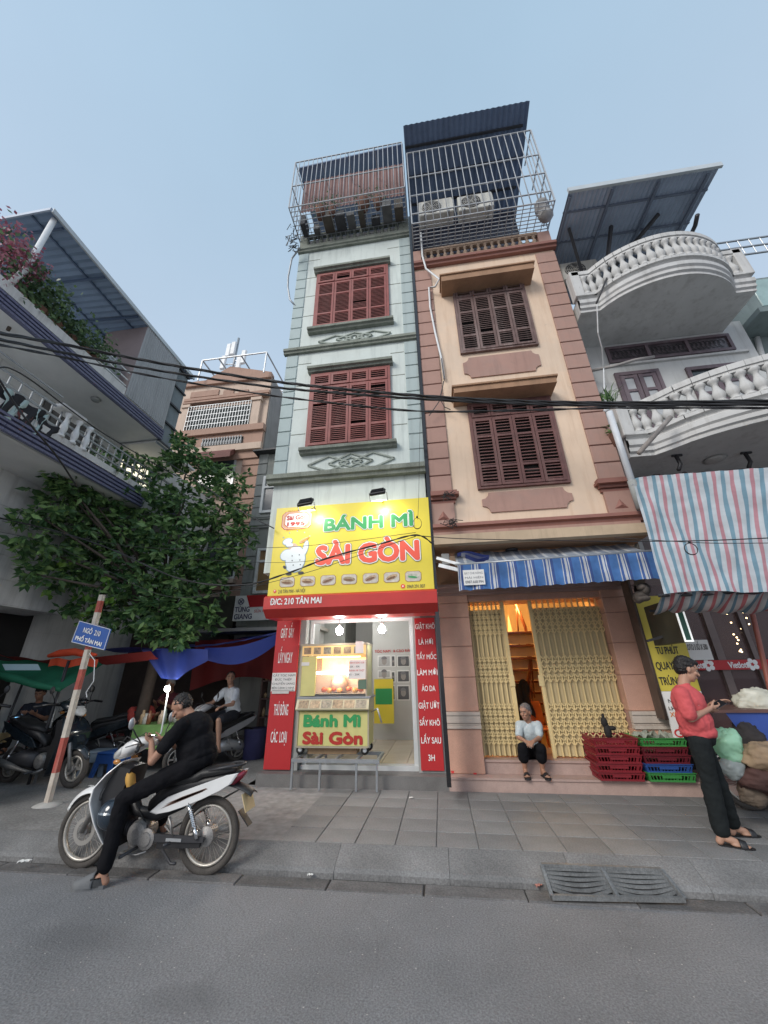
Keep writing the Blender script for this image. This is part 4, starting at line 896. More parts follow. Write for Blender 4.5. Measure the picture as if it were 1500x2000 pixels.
# gates
GATEM = mat('cream_gate_paint', (.74,.57,.28), .5, .10, 5, streak=.25, scol=(.35,.27,.16))
GATEB = mat('beige_gate_sheet', (.50,.40,.22), .6, .12, 2, streak=.2, scol=(.25,.2,.12))
def gate(label, x0, x1, nb, z0, z1_, Y, backing=None, lead=None):
    t = thing('folding_gate', label, 'gate', ((x0+x1)/2, Y, z0), 0, 'folding steel gates of the peach house')
    bm_ = MB().box(-.011,.011,Y-.012,Y+.012,z0+.02,z1_).mesh('bar', GATEM)
    xs = [x0+(x1-x0)*i/(nb-1) for i in range(nb)]
    for x in xs: inst(bm_, 'bar', (x,0,0), t)
    lat = MB(); H_ = z1_-z0; dx = xs[1]-xs[0]
    zones = ((.07,.32),(.44,.62),(.76,.945))
    for (a, b_) in zones:
        za, zb = z0+H_*a, z0+H_*b_; ns = max(2, round((zb-za)/(dx*1.25))); st = (zb-za)/ns
        for i in range(nb-1):
            for q in range(-1, ns):
                lo = za+q*st; 
                for (p_, r_) in (((xs[i],lo),(xs[i+1],lo+st*2 if False else lo+st)),((xs[i+1],lo),(xs[i],lo+st))):
                    if q < 0: continue
                    lat.bar((p_[0],Y-.016,p_[1]),(r_[0],Y-.016,r_[1]),.015,.006,upv=(0,1,0))
    lat.build('lattice', GATEM, t, kind='stuff')
    for x in (x0-.03 if lead == 'l' else x1+.03,):
        MB().box(x-.022,x+.022,Y-.025,Y+.02,z0,z1_+.01).build('end_post', GATEM, t)
        MB().bbox(x-.05,x+.03,Y-.035,Y-.026,z0+H_*.42,z0+H_*.49,.003).build('lock_plate', GATEM, t)
    mb = MB(); 
    for i in range(nb-1):
        xm = (xs[i]+xs[i+1])/2; mb.add([(xs[i],Y+.016,z0+.02),(xm,Y+.028,z0+.02),(xs[i+1],Y+.016,z0+.02),(xs[i],Y+.016,z1_-.12),(xm,Y+.028,z1_-.12),(xs[i+1],Y+.016,z1_-.12)], [(0,1,4,3),(1,2,5,4)])
    mb.build('backing_sheet', GATEB, t)
    return t
YGT = 6.58
gx = lambda px, py: PY(px, py, YGT).x
gA0, gA1 = PY(925,1330,YGT).x-.02, PY(997,1330,YGT).x
gB0, gB1 = PY(1058,1330,YGT).x+.03, PY(1212,1330,YGT).x
gate('narrower cream folding gate left of the sitting woman', gA0, gA1, 9, step2, GT, YGT, lead='r')
gate('wider cream folding gate behind the red crates', gB0, gB1, 13, step2, GT, YGT, lead='l')
# warm stair hall behind the gates
HALL = mat('hall_wall', (.62,.50,.34), .7, .06, 2); hz0 = step2
mb = MB(); HX0, HX1, HY = .1, 3.08, 9.5
for q in ((( HX0,HY,hz0),(HX1,HY,hz0),(HX1,HY,3.35),(HX0,HY,3.35)),((HX0,6.9,hz0),(HX0,HY,hz0),(HX0,HY,3.35),(HX0,6.9,3.35)),((HX1,HY,hz0),(HX1,6.9,hz0),(HX1,6.9,3.35),(HX1,HY,3.35)),((HX0,6.9,3.35),(HX0,HY,3.35),(HX1,HY,3.35),(HX1,6.9,3.35)),((HX0,6.9,hz0+.002),(HX1,6.9,hz0+.002),(HX1,HY,hz0+.002),(HX0,HY,hz0+.002))): mb.quad(*q)
mb.build('hall_wall', HALL, ob)
WOODR = mat('varnished_stair_wood', (.19,.055,.025), .3, .2, 8)
st = thing('staircase', 'varnished wooden staircase with curved handrail seen between the gates', 'staircase', (1.3,8.4,hz0))
for i in range(9):
    MB().bbox(1.15,2.1,8.9-i*.24,9.2-i*.24,hz0+.15+i*.2,hz0+.19+i*.2,.008).build('tread', WOODR, st); MB().box(1.17,2.08,9.17-i*.24,9.19-i*.24,hz0+i*.2,hz0+.149+i*.2).build('riser', mat('stair_riser', (.5,.38,.24), .5, .1, 4), st)
a = [PY(1008,1180,7.6),PY(1026,1225,7.6),PY(1036,1270,7.65),PY(1035,1310,7.7),PY(1030,1335,7.8)]
MB().tube(a, .03, 8).build('handrail', WOODR, st)
for i, p in enumerate(a[:-1]): MB().tube([p, p+V((-.02,.2,-.8))], .015, 6).build('baluster', WOODR, st)
MB().tube([PY(1030,1335,7.8), V((PY(1030,1335,7.8).x+.05,7.8,hz0))], .035, 8).build('newel_post', WOODR, st)
mb = MB(); mb.add([PY(992,1200,8.0),PY(1014,1280,8.0),PY(1020,1300,8.0),PY(992,1300,8.0),PY(992,1200,8.6),PY(1014,1280,8.6),PY(1020,1300,8.6),PY(992,1300,8.6)],[(0,1,2,3),(0,4,5,1),(1,5,6,2)]); mb.build('stair_underside', HALL, st)
light('hall_light', 'POINT', (1.35,7.5,3.0), 75, (1,.58,.20), ob, .12)
hl = thing('ceiling_light', 'warm round ceiling lamp inside the stair hall', 'lamp', (1.35,7.5,3.25)); MB().lathe((1.35,7.5,3.2), [(.02,0),(.12,.03),(.14,.12)], 14).build('shade', mat('warm_lamp_glow', (1,.7,.35), .5, 0, emit=6, ecol=(1,.62,.25)), hl)
# coats hung on the newel, orange plastic chair and small table behind the woman
mb = MB(); c = PY(1017,1360,7.35)
mb.sheet(lambda u, v: (c.x+(u-.5)*(.26+.08*v)+.02*math.sin(v*9), c.y+.05*math.sin(u*11)-.03*v, c.z+.22-v*.55-.05*math.sin(u*6)), 12, 10); mb.sheet(lambda u, v: (c.x+.02+(u-.5)*.2, c.y-.05+.03*math.sin(u*9+2), c.z+.2-v*.35), 8, 8)
tag(mb.build('coat', mat('black_cloth', (.015,.014,.014), .85, .2, 8)), 'black jacket hung over the stair post behind the gates', 'jacket')
OP = mat('orange_plastic', (.55,.14,.03), .4, .1, 5)
t = thing('plastic_chair', 'orange plastic chair in the hall behind the sitting woman', 'chair', PZ(1062,1470,hz0)+V((.0,.25,0))); P = root_of(t)
MB().bbox(P.x-.2,P.x+.2,P.y-.2,P.y+.2,P.z+.28,P.z+.32,.015).build('seat', OP, t)
mb = MB(); mb.sheet(lambda u, v: (P.x+(u-.5)*.4*(1-.15*v), P.y+.2+.05*v-.06*math.sin(u*math.pi), P.z+.32+.36*v), 8, 5, thick=V((0,.02,0))); mb.build('backrest', OP, t)
for sx in (-1,1):
    for sy in (-1,1): MB().bar(P+V((sx*.17,sy*.17,.28)), P+V((sx*.2,sy*.2,0)), .035).build('leg', OP, t)
# blue striped awning over the gates
aw = thing('awning', 'blue and white striped cloth awning over the peach house gates', 'awning', (1.6,5.6,3.1))
AY = 5.15
fl, fr = PY(893,1103,AY), PY(1285,1075,AY); bl, br = PY(845,1066,6.3), PY(1235,1042,6.3)
bl = V((.35,5.95,3.41)); br = V((2.98,5.95,3.41))
mb = MB(); mb.sheet(lambda u, v: (fl*(1-u)+fr*u)*(1-v)+(bl*(1-u)+br*u)*v+V((0,0,-.05*math.sin(v*math.pi)+.01*math.sin(u*40))), 40, 8); mb.build('top_cloth', AWNTOP, aw)
vl, vr = PY(897,1155,AY-.03), PY(1302,1130,AY-.03)
mb = MB(); mb.sheet(lambda u, v: (fl*(1-u)+fr*u)*(1-v)+(vl*(1-u)+vr*u)*v+V((0,-.012-.018*math.sin(u*70)*v,(.012*abs(math.sin(u*55)) if v > .9 else 0))), 120, 8); mb.build('valance', AWN, aw)
sr = V((3.02,5.9,2.86)); mb = MB(); mb.sheet(lambda u, v: (fr*(1-u)+V((fr.x+.02,5.9,3.2))*u)*(1-v)+(vr*(1-u)+sr*u)*v, 8, 5); mb.build('side_cloth', AWN, aw)
MB().tube([fl+V((-.03,0,0)), fr+V((.03,0,0))], .018, 8).build('front_tube', STEELG, aw)
MB().bar(PY(857,1104,5.25), PY(895,1113,5.2), .03, .05).build('arm', STEELW, aw); MB().bar(PY(853,1090,5.3), PY(900,1103,5.2), .03, .04).build('arm', STEELW, aw)
for (x, y_) in ((.5,5.2),(2.85,5.2)): MB().tube([(x,AY+.02,3.0),(x,6.35,2.95)], .016, 6).build('arm', STEELG, aw)
for k in range(3):
    a, b_ = PY(893+k*8,1082+k*3,5.22-.02*k), PY(955,1082+k*4,5.22-.02*k); mb = MB(); mb.sheet(lambda u, v: (a*(1-u)+b_*u)+V((0,.09*(v-.5),.03*math.sin(u*5+k)-.03*v)), 8, 2); mb.build('torn_flap', mat('blue_flap_%s' % 'abc'[k], ((.06,.09,.35),(.5,.52,.6),(.06,.09,.35))[k], .6, .2, 5), aw)
na = rect((904,1113),(946,1113),(947,1142),(906,1143), AY-.06)
t = thing('phone_notice', 'white notice with phone number pinned on the awning valance', 'notice', (na[0],AY-.06,na[2])); MB().box(na[0],na[1],AY-.066,AY-.062,na[2],na[3]).build('sheet', PAPER, t)
for i, s in enumerate(('BẠT CHE NẮNG','MÁI HIÊN','0987.668.994')): text(s, (na[0]+.02,AY-.066,na[3]-.06-i*.062), EX, EZ, na[1]-na[0]-.04, .03 if i < 2 else .04, mat('grey_ink', (.2,.2,.22), .6, 0), t, bold=.0 if i < 2 else .02, thick=.002)
# ================================================================= WHITE BALCONY HOUSE (right)
wb = thing('balcony_house', 'aged white house with two curved balustrade balconies at the right', 'house', (5.4,6.6,.15))
WY = 6.55
BALW = mat('balcony_plaster', (.55,.55,.54), .8, .12, 2, .1, 50, streak=.5, scol=(.25,.24,.22))
bz2 = PZ(1130,612,8.0); 
def zat(px, py, Y): return PY(px, py, Y).z
BZ2 = zat(1128,612,5.62); BZ1 = zat(1228,893,5.62)
TOPZ = BZ2+.25
RXE = PY(1452,640,WY).x
mb = MB(); mb.box(3.19,RXE,WY,16,3.0,TOPZ); mb.box(3.19,3.25,6.0,WY,3.3,TOPZ); mb.build('wall', WHITE_WALL, wb)
XE = PY(1478,560,5.6).x; XC = (3.2+XE)/2
def bplan(x0, x1, yb, yf, wing):
    """plan of a balcony front: straight wings with an S curve into a bulge"""
    P = []
    L_ = x1-x0; n_ = 26
    for i in range(n_+1):
        u = i/n_; x = x0+L_*u
        if u < wing or u > 1-wing: y = yb
        else:
            t = (u-wing)/(1-2*wing); y = yb-(yb-yf)*(math.sin(math.pi*t)**.62)
        P.append((x, y))
    return P
def balcony(z, x0, x1, yb, yf, wing, nb, hrail):
    P = bplan(x0, x1, yb, yf, wing)
    mb = MB()
    n_ = len(P)
    prof = [(0,.0),(-.0,.06),(-.04,.08),(-.04,.15),(-.075,.18),(-.075,.27),(-.03,.30),(-.03,.33),(-.06,.36)]
    for i in range(n_-1):
        for j in range(len(prof)-1):
            (a0, h0), (a1, h1) = prof[j], prof[j+1]; mb.add([(P[i][0],P[i][1]+a0,z+h0),(P[i+1][0],P[i+1][1]+a0,z+h0),(P[i+1][0],P[i+1][1]+a1,z+h1),(P[i][0],P[i][1]+a1,z+h1)],[(0,1,2,3)])
        mb.add([(P[i][0],P[i][1],z),(P[i+1][0],P[i+1][1],z),(P[i+1][0],WY,z),(P[i][0],WY,z)],[(3,2,1,0)])
        mb.add([(P[i][0],P[i][1]-.06,z+.36),(P[i+1][0],P[i+1][1]-.06,z+.36),(P[i+1][0],WY,z+.36),(P[i][0],WY,z+.36)],[(0,1,2,3)])
    mb.add([(P[0][0],P[0][1],z),(P[0][0],P[0][1],z+.36),(P[0][0],WY,z+.36),(P[0][0],WY,z)],[(0,1,2,3)]); mb.add([(P[-1][0],P[-1][1],z),(P[-1][0],P[-1][1],z+.36),(P[-1][0],WY,z+.36),(P[-1][0],WY,z)],[(3,2,1,0)])
    mb.build('balcony_slab', BALW, wb)
    zb = z+.36; Q = [(x, y-.02) for x, y in P]
    balustrade(wb, Q, zb, hrail, BALW, nb, .085, rail=.16, top=.14, skirt=.06)
    for (x, y) in ((P[0][0]+.04,P[0][1]),(P[-1][0]-.06,P[-1][1])): MB().bbox(x-.08,x+.1,y-.1,y+.1,zb,zb+hrail+.03,.01).build('rail_pier', BALW, wb)
yf2 = 5.08
balcony(BZ2, 3.22, XE, 5.62, yf2, .13, 24, .70)
balcony(BZ1, 3.26, XE+1.7, 5.62, 4.72, .10, 34, .64)
for s_ in (BZ2+.38, BZ1+.38):
    for k in range(3): MB().tube([(3.3+k*.08,5.6,s_),(3.3+k*.08,6.5,s_)], .0+.012, 5).build('rail_rod', STEELW, wb) if k == 0 else None
# window strip, windows
def wrect(px): return rect(*px, WY-.0)
PURPW = mat('purple_grey_wood', (.13,.095,.11), .6, .2, 5, streak=.3, scol=(.3,.28,.3))
s0 = wrect(((1180,680),(1420,655),(1440,690),(1188,706)))
mb = MB(); fw2 = .06
sw = MB(); sw.box(s0[0],s0[1],WY-.04,WY-.002,s0[3]-fw2,s0[3]); sw.box(s0[0],s0[1],WY-.04,WY-.002,s0[2],s0[2]+fw2)
for t_ in (0,.33,.66,1): x = s0[0]+(s0[1]-s0[0]-fw2)*t_; sw.box(x,x+fw2,WY-.039,WY-.001,s0[2]+fw2,s0[3]-fw2)
w_ = sw.build('transom_window', PURPW, wb); MB().quad((s0[0],WY-.006,s0[2]),(s0[1],WY-.006,s0[2]),(s0[1],WY-.006,s0[3]),(s0[0],WY-.006,s0[3])).build('pane', mat('dusty_dark_pane', (.09,.075,.085), .3, .6, 9), w_)
scr = MB()
for i in range(26):
    x = s0[0]+.1+(s0[1]-s0[0]-.2)*i/26; scr.tube([(x+.06*math.cos(a),WY-.018,(s0[2]+s0[3])/2+.1*math.sin(a)) for a in [q*.7 for q in range(8)]], .006, 4)
scr.build('scroll_ironwork', STEELD, w_, kind='stuff')
MB().box(s0[0]-.02,s0[1]+.2,WY-.05,WY+.0,s0[2]-.09,s0[2]-.04).build('sill', BALW, wb)
def cas_window(px, lab=None, top_dark=False):
    x0, x1, z0, z1_ = wrect(px); z0 -= .9
    f = MB(); f.box(x0,x0+.07,WY-.05,WY-.003,z0,z1_); f.box(x1-.07,x1,WY-.05,WY-.003,z0,z1_); f.box(x0+.07,x1-.07,WY-.05,WY-.003,z1_-.08,z1_); 
    w_ = f.build('window', PURPW, wb); MB().quad((x0,WY-.004,z0),(x1,WY-.004,z0),(x1,WY-.004,z1_),(x0,WY-.004,z1_)).build('opening', GLASSD, w_)
    xm = (x0+x1)/2; zt_ = z1_-(.38 if top_dark else .09)
    for (a, b) in ((x0+.08,xm-.01),(xm+.01,x1-.08)):
        m = MB(); m.box(a,a+.08,WY-.045,WY-.012,z0,zt_); m.box(b-.08,b,WY-.045,WY-.012,z0,zt_)
        nz = 4
        for k in range(nz+1): z = zt_-.07-(zt_-z0-.07)*k/nz; m.box(a+.08,b-.08,WY-.044,WY-.013,z,z+.06)
        m.build('casement', PURPW, w_); 
        for k in range(nz): z = zt_-.07-(zt_-z0-.07)*k/nz; MB().quad((a+.08,WY-.02,z-(zt_-z0-.07)/nz+.06),(b-.08,WY-.02,z-(zt_-z0-.07)/nz+.06),(b-.08,WY-.02,z),(a+.08,WY-.02,z)).build('pane', PCURTAIN, w_)
cas_window(((1198,732),(1286,722),(1302,775),(1214,780))); cas_window(((1337,720),(1455,709),(1470,755),(1352,760)), top_dark=True)
# roof awning sheet above, raking struts
rA_, rB_, rC_ = PY(1082,382,4.75), PY(1405,325,4.75), PY(1345,470,6.2)
zr = (rA_.z+rB_.z)/2
RS = mat('veiled_blue_grey_sheet', (.38,.45,.56), .5, .15, 1.5, streak=.15)  # lens veil is put into this sheet as a brighter blue grey
n_ = 60
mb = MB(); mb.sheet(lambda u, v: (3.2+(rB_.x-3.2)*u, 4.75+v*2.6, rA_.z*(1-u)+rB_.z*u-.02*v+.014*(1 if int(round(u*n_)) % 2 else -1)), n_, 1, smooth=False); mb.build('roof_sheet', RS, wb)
MB().box(3.2,rB_.x+.02,4.70,4.75,rA_.z-.02,rA_.z+.10).build('gutter', mat('pale_gutter', (.5,.55,.58), .5, .1, 3), wb)
for u in (.0,.3,.62,.95): x = 3.25+(rB_.x-3.3)*u; MB().bar((x,4.8,zr-.06),(x,7.3,zr-.08),.05).build('rafter', mat('grey_blue_rafter', (.16,.19,.25), .5, .1, 3), wb)
for y in (5.1,5.7,6.3,6.9): MB().bar((3.2,y,zr-.03),(rB_.x-.02,y,zr-.03),.035).build('purlin', mat('grey_blue_rafter', (.16,.19,.25), .5, .1, 3), wb)
for (a, b) in (((3.9,6.2,BZ2+.4),(4.3,5.5,zr-.06)),((4.0,6.5,BZ2+.4),(4.0,6.5,zr-.05)),((5.2,6.5,BZ2+.4),(5.2,6.5,zr-.05)),((4.0,6.5,zr-.9),(5.2,5.4,zr-.06)),((4.0,6.5,zr-1.2),(3.4,5.4,zr-.06)),((6.0,6.4,BZ2+.4),(6.0,6.4,zr-.05))): MB().bar(a, b, .06).build('strut', STEELD, wb)
mb = MB(); mb.tube([PY(1362,420,5.0),PY(1358,440,5.2),PY(1345,468,5.6)], .04, 8); mb.build('gutter_pipe', STEELD, wb)
MB().box(3.2,7,9.0,9.1,TOPZ,zr).build('roof_back_wall', mat('dim_back_wall', (.12,.13,.16), .9, .2, 2), wb)
# sticks and poles on the balconies
t = MB(); t.tube([PY(1195,520,5.45),PY(1165,592,5.2)], .018, 7); tag(t.build('rod', STEELD), 'thin dark rod leaning on the upper curved balcony', 'rod')
t = MB(); t.tube([PY(1310,815,5.15),PY(1248,885,5.05)], .035, 7); tag(t.build('wooden_pole', mat('bleached_pole', (.30,.27,.25), .8, .2, 8)), 'bleached wooden pole leaning out of the lower balcony', 'pole')
t = MB(); t.tube([PY(1155,724,6.35),PY(1200,715,6.2),PY(1240,703,6.2),PY(1277,697,6.3)], .03, 7); tag(t.build('bent_pipe', mat('old_pipe', (.35,.33,.32), .7, .2, 6)), 'old bent pipe below the long transom window', 'pipe')
mb = MB(); P = [PY(1166,595,5.1),PY(1168,650,5.3),PY(1176,680,5.5),PY(1179,720,5.8),PY(1180,760,5.6)]; mb.tube(P, .010, 5); tag(mb.build('cord', STEELW), 'pale cord hanging from the upper curved balcony', 'cord')
# pipe at the corner
dp = thing('drain_pipe', 'white plastic drain pipe running down between peach and white houses', 'pipe', (3.2,5.5,4)); pa, pb = PY(1190,805,5.46), PY(1237,950,5.46)
MB().tube([pa, pb], .05, 12).build('pipe', mat('white_plastic_pipe', (.60,.63,.66), .4, .08, 5), dp); MB().tube([pa+(pb-pa)*.93, pb+V((.03,.05,-.35))], .06, 12).build('socket', GREY_PLASTER, dp)
MB().tube([PY(1185,800,5.7), PY(1185,800,5.7)+V((.05,.3,.1)), V((3.4,6.4,BZ1+.5))], .05, 10).build('elbow', mat('white_plastic_pipe', (.60,.63,.66), .4, .08, 5), dp)
# plants on the lower balcony
def leafy(name, c, r_, n_, label, m=LEAF2, sz=.09, cat='potted plant', group=None, pot=True, flat=1.0):
    mb = MB()
    if pot: mb.lathe(c-V((0,0,.25)), [(.09,0),(.13,.22),(.14,.24),(.11,.23)], 10)
    for q in range(n_):
        d0 = V((rnd.gauss(0,1),rnd.gauss(0,1),abs(rnd.gauss(0,1)))); d0.normalize(); p = c+V((d0.x*r_*rnd.random()**.5, d0.y*r_*rnd.random()**.5*flat, d0.z*r_*1.2*rnd.random()**.6)); d = (d0+V((rnd.uniform(-.6,.6),rnd.uniform(-.6,.6),rnd.uniform(-.5,.5)))).normalized()*sz*rnd.uniform(.7,1.3); e = d.cross(V((rnd.uniform(-1,1),rnd.uniform(-1,1),rnd.uniform(-1,1)))).normalized()*sz*.26
        mb.add([p-d*.5,p+e,p+d*.5,p-e],[(0,1,2,3)],1)
    return tag(mb.build(name, [mat('terracotta_pot', (.20,.10,.07), .8, .2, 5), m]), label, cat, group)
pc = PY(1188,775,5.8); mb = MB()
for q in range(46):
    a = rnd.uniform(0,6.28); l = rnd.uniform(.15,.32); p = pc+V((rnd.uniform(-.12,.12),rnd.uniform(-.1,.1),-.1)); tip = p+V((math.cos(a)*l*.8,math.sin(a)*l*.5,l*.8)); e = (tip-p).cross(V((0,0,1))).normalized()*.01; mid = (p+tip)/2+V((0,0,.06)); mb.add([p-e,p+e,mid+e,tip,mid-e],[(0,1,2,4),(2,3,4)])
tag(mb.build('spiky_plant', LEAF), 'spiky leaved plant at the left end of the lower balcony', 'plant')
leafy('potted_plant', PY(1200,850,5.75), .22, 70, 'leafy plant behind the balusters of the lower balcony', LEAF, .10)
# dark soffit fixtures: hooks and round light under lower balcony
for (px, py, k) in ((1320,890,0),(1455,885,1)):
    c = PZ(px, py, BZ1-.02); mb = MB(); mb.tube([c, c+V((.02,0,-.16)), c+V((-.04,0,-.26))], .03, 6); mb.bar(c+V((-.06,0,0)), c+V((.09,0,0)), .03); tag(mb.build('ceiling_hook', STEELD), ['left rusty iron hook under the lower balcony','right rusty iron hook under the lower balcony'][k], 'hook')
c = PZ(1396,897,BZ1-.01); mb = MB(); mb.lathe(c+V((0,0,-.04)), [(.02,0),(.10,.005),(.16,.035)], 16); tag(mb.build('ceiling_light', mat('old_opal_glass', (.45,.44,.42), .4, .1, 4)), 'unlit round ceiling light under the lower balcony', 'lamp')
# large striped tarpaulin hung from the balcony
tl, tr_, bl_, br_ = PY(1236,932,5.45), PY(1540,910,4.75), PY(1298,1160,4.75), PY(1560,1150,4.45)
tl.y = 5.45
def tarp(u, v):
    p = (tl*(1-u)+tr_*u)*(1-v)+(bl_*(1-u)+br_*u)*v
    sag = .10*math.sin(math.pi*v)*(1+.3*math.sin(u*5)); wr = .006*math.sin(u*30+v*8)*(1-v*.3)+.004*math.sin(u*70+v*22+3*math.sin(v*6))+.010*math.sin((u*2.2+v)*9)*math.sin(v*3.1)+.03*math.exp(-((u*1.6-v)*9)**2)
    return (p.x, p.y+wr+sag*.3, p.z-sag*.25+.02*math.sin(u*6)*v)
ta = thing('tarpaulin', 'large red blue and white striped tarpaulin hung below the lower balcony', 'tarpaulin', (3.6,5,3))
mb = MB(); mb.sheet(tarp, 90, 50); mb.build('sheet', TARPSTR, ta)
fb = [V(tarp(i/60,1)) for i in range(61)]
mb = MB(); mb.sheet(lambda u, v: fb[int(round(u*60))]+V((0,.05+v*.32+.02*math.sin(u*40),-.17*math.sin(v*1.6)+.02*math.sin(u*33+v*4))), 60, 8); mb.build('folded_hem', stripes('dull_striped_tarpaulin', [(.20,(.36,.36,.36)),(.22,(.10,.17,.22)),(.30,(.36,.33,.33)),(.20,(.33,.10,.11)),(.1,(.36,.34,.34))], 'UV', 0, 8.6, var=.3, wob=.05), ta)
MB().tube([bl_+V((-.02,.1,.0)), br_+V((0,.1,0))], .02, 6).build('rail', STEELD, ta)
# ---------------- lottery shop under the tarpaulin
LY = 6.35
ls = thing('lottery_shop_front', 'dark glazed shop front behind the man in the pink shirt', 'shop front', (5,LY,.15))
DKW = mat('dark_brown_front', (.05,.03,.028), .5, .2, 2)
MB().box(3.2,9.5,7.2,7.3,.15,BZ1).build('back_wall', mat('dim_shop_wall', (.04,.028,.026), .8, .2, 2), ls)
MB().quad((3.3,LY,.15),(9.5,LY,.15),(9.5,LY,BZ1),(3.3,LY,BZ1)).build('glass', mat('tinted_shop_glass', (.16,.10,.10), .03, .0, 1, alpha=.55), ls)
for (px, w2_) in ((1395,.10),(1462,.06)):
    c = PY(px, 1250, LY-.02); MB().box(c.x-w2_/2,c.x+w2_/2,LY-.05,LY-.004,.15,BZ1).build('mullion', mat('grey_brown_mullion', (.16,.12,.11), .5, .15, 4), ls)
MB().box(3.3,9.5,LY-.06,LY-.005,PY(1400,1180,LY).z,PY(1400,1180,LY).z+.08).build('transom', DKW, ls)
MB().box(3.3,9.5,6.3,7.2,.13,.24).build('floor', PINKSTEP, ls)
# red pole in front
t = MB(); t.tube([PY(1462,1165,5.6), PY(1500,1330,5.6), PY(1535,1480,5.6)], .028, 8); tag(t.build('red_pole', mat('rusty_red_paint', (.32,.10,.07), .5, .2, 6)), 'rust red steel pole under the striped tarpaulin', 'pole')
# fairy lights
FAIRY = mat('lit_fairy_bulb', (1,.8,.5), .5, 0, emit=9, ecol=(1,.72,.38))
fz = [(1419,1193),(1420,1199),(1428,1216),(1450,1193),(1451,1196),(1470,1192),(1492,1188),(1458,1207),(1463,1219),(1448,1228),(1433,1239),(1454,1235),(1455,1240),(1439,1245),(1442,1250),(1458,1249),(1440,1257),(1447,1269),(1445,1272),(1449,1273)]
fl_ = thing('fairy_lights', 'string of tiny warm fairy lights inside the dark shop', 'lights', (5,7,2)); pts_ = []
for (x, y) in fz:
    c = PY(x, y, 7.0); MB().ell(c, .012, 8, 6).build('bulb', FAIRY, fl_); pts_.append(c)
MB().tube(sorted(pts_, key=lambda p: -p.z), .003, 4).build('wire', BLACKP, fl_)
# red band with repeated word and flower mark
vb0 = PY(1330,1300,LY-.05); vz0, vz1 = PY(1430,1308,LY-.06).z, PY(1430,1289,LY-.06).z
vb = thing('red_banner', 'long red lottery band with white lettering across the shop glass', 'banner', (4.6,LY-.07,vz0)); MB().box(3.62,9,LY-.075,LY-.062,vz0,vz1).build('band', RED, vb)
def word(px0, px1, py0, py1):
    a, b = PY(px0, py0, LY-.08), PY(px1, py1, LY-.08)
    text('Vietlott', (a.x,LY-.0755,a.z), EX, EZ, b.x-a.x, .09, WHITEV, vb, bold=.035, thick=.002)
    for k in range(5):
        t_ = k*2*math.pi/5+.6; c = PY(px1+9, (py0+py1)/2-2, LY-.08); mb = MB(); mb.prism([(c.x+.05*math.cos(t_)+.033*math.cos(q)*1.0, LY-.0785-k*.0003, c.z+.05*math.sin(t_)+.033*math.sin(q)) for q in [i*math.pi/4 for i in range(8)]], (0,.002,0)); mb.build('petal_mark', WHITEV, vb)
word(1341,1375,1306,1297); word(1425,1461,1305,1294)
# signs on the left pier of the shop
pz = thing('notice_board', 'yellow and white lottery notice board beside the peach house', 'sign', (3.4,6.2,.6))
q0 = (3.30, 3.86)
bx0 = lambda py: 0
YB = 6.12
yl = rect((1245,1150),(1318,1240),(1322,1352),(1296,1352), YB)
x0b = PY(1290,1330,YB).x-.03; x1b = x0b+.50
def brd(z0, z1_, m): return MB().box(x0b,x1b,YB,YB+.02,z0,z1_).build('board', m, pz)
zy0 = PY(1296,1350,YB).z; zy1 = PY(1250,1165,YB).z; zw0 = PY(1320,1441,YB).z
brd(zy0, zy1, mat('yellow_board', (.58,.47,.06), .5, .1, 3)); brd(zw0, zy0-.003, PAPER)
for s, pl_, prr in (('TU PHÚT',(1283,1278),(1323,1263)),('QUAY',(1283,1308),(1314,1294)),('TRÚNG',(1290,1338),(1330,1323)),):
    a, b = PY(*pl_, YB-.004), PY(*prr, YB-.004); text(s, (a.x,YB-.002,a.z), EX, EZ, b.x-a.x, .11, BLACKI, pz, bold=.03, thick=.003)
for s, pl_, w2_, h_, m_ in (('NHẬN',(1306,1373),.2,.05,BLACKI),('LH:',(1307,1387),.1,.045,BLACKI),('XỔ SỐ',(1310,1400),.22,.06,mat('orange_ink', (.7,.2,.03), .5, 0)),('GIẢI',(1319,1440),.3,.1,REDI)):
    a = PY(*pl_, YB-.004); text(s, (a.x,YB-.002,a.z), EX, EZ, w2_, h_, m_, pz, bold=.015, thick=.003)
a = PY(1310,1188,YB); text('L', (x0b+.12,YB-.002,PY(1263,1225,YB).z), EX, EZ, .05, .14, BLACKI, pz, bold=.02, thick=.003)
t = thing('loto_sign', 'white paper sign reading LOTO 3 SO X 500', 'sign', PY(1360,1280,LY-.1)); lr = rect((1330,1252),(1382,1248),(1393,1288),(1345,1290), LY-.1)
MB().box(lr[0],lr[1],LY-.1,LY-.085,lr[2],lr[3]).build('sheet', PAPER, t); text('LOTO 3 SỐ X 500', (lr[0]+.03,LY-.102,(lr[2]+lr[3])/2+.0), EX, EZ, lr[1]-lr[0]-.06, .085, BLACKI, t, bold=.02, thick=.002)
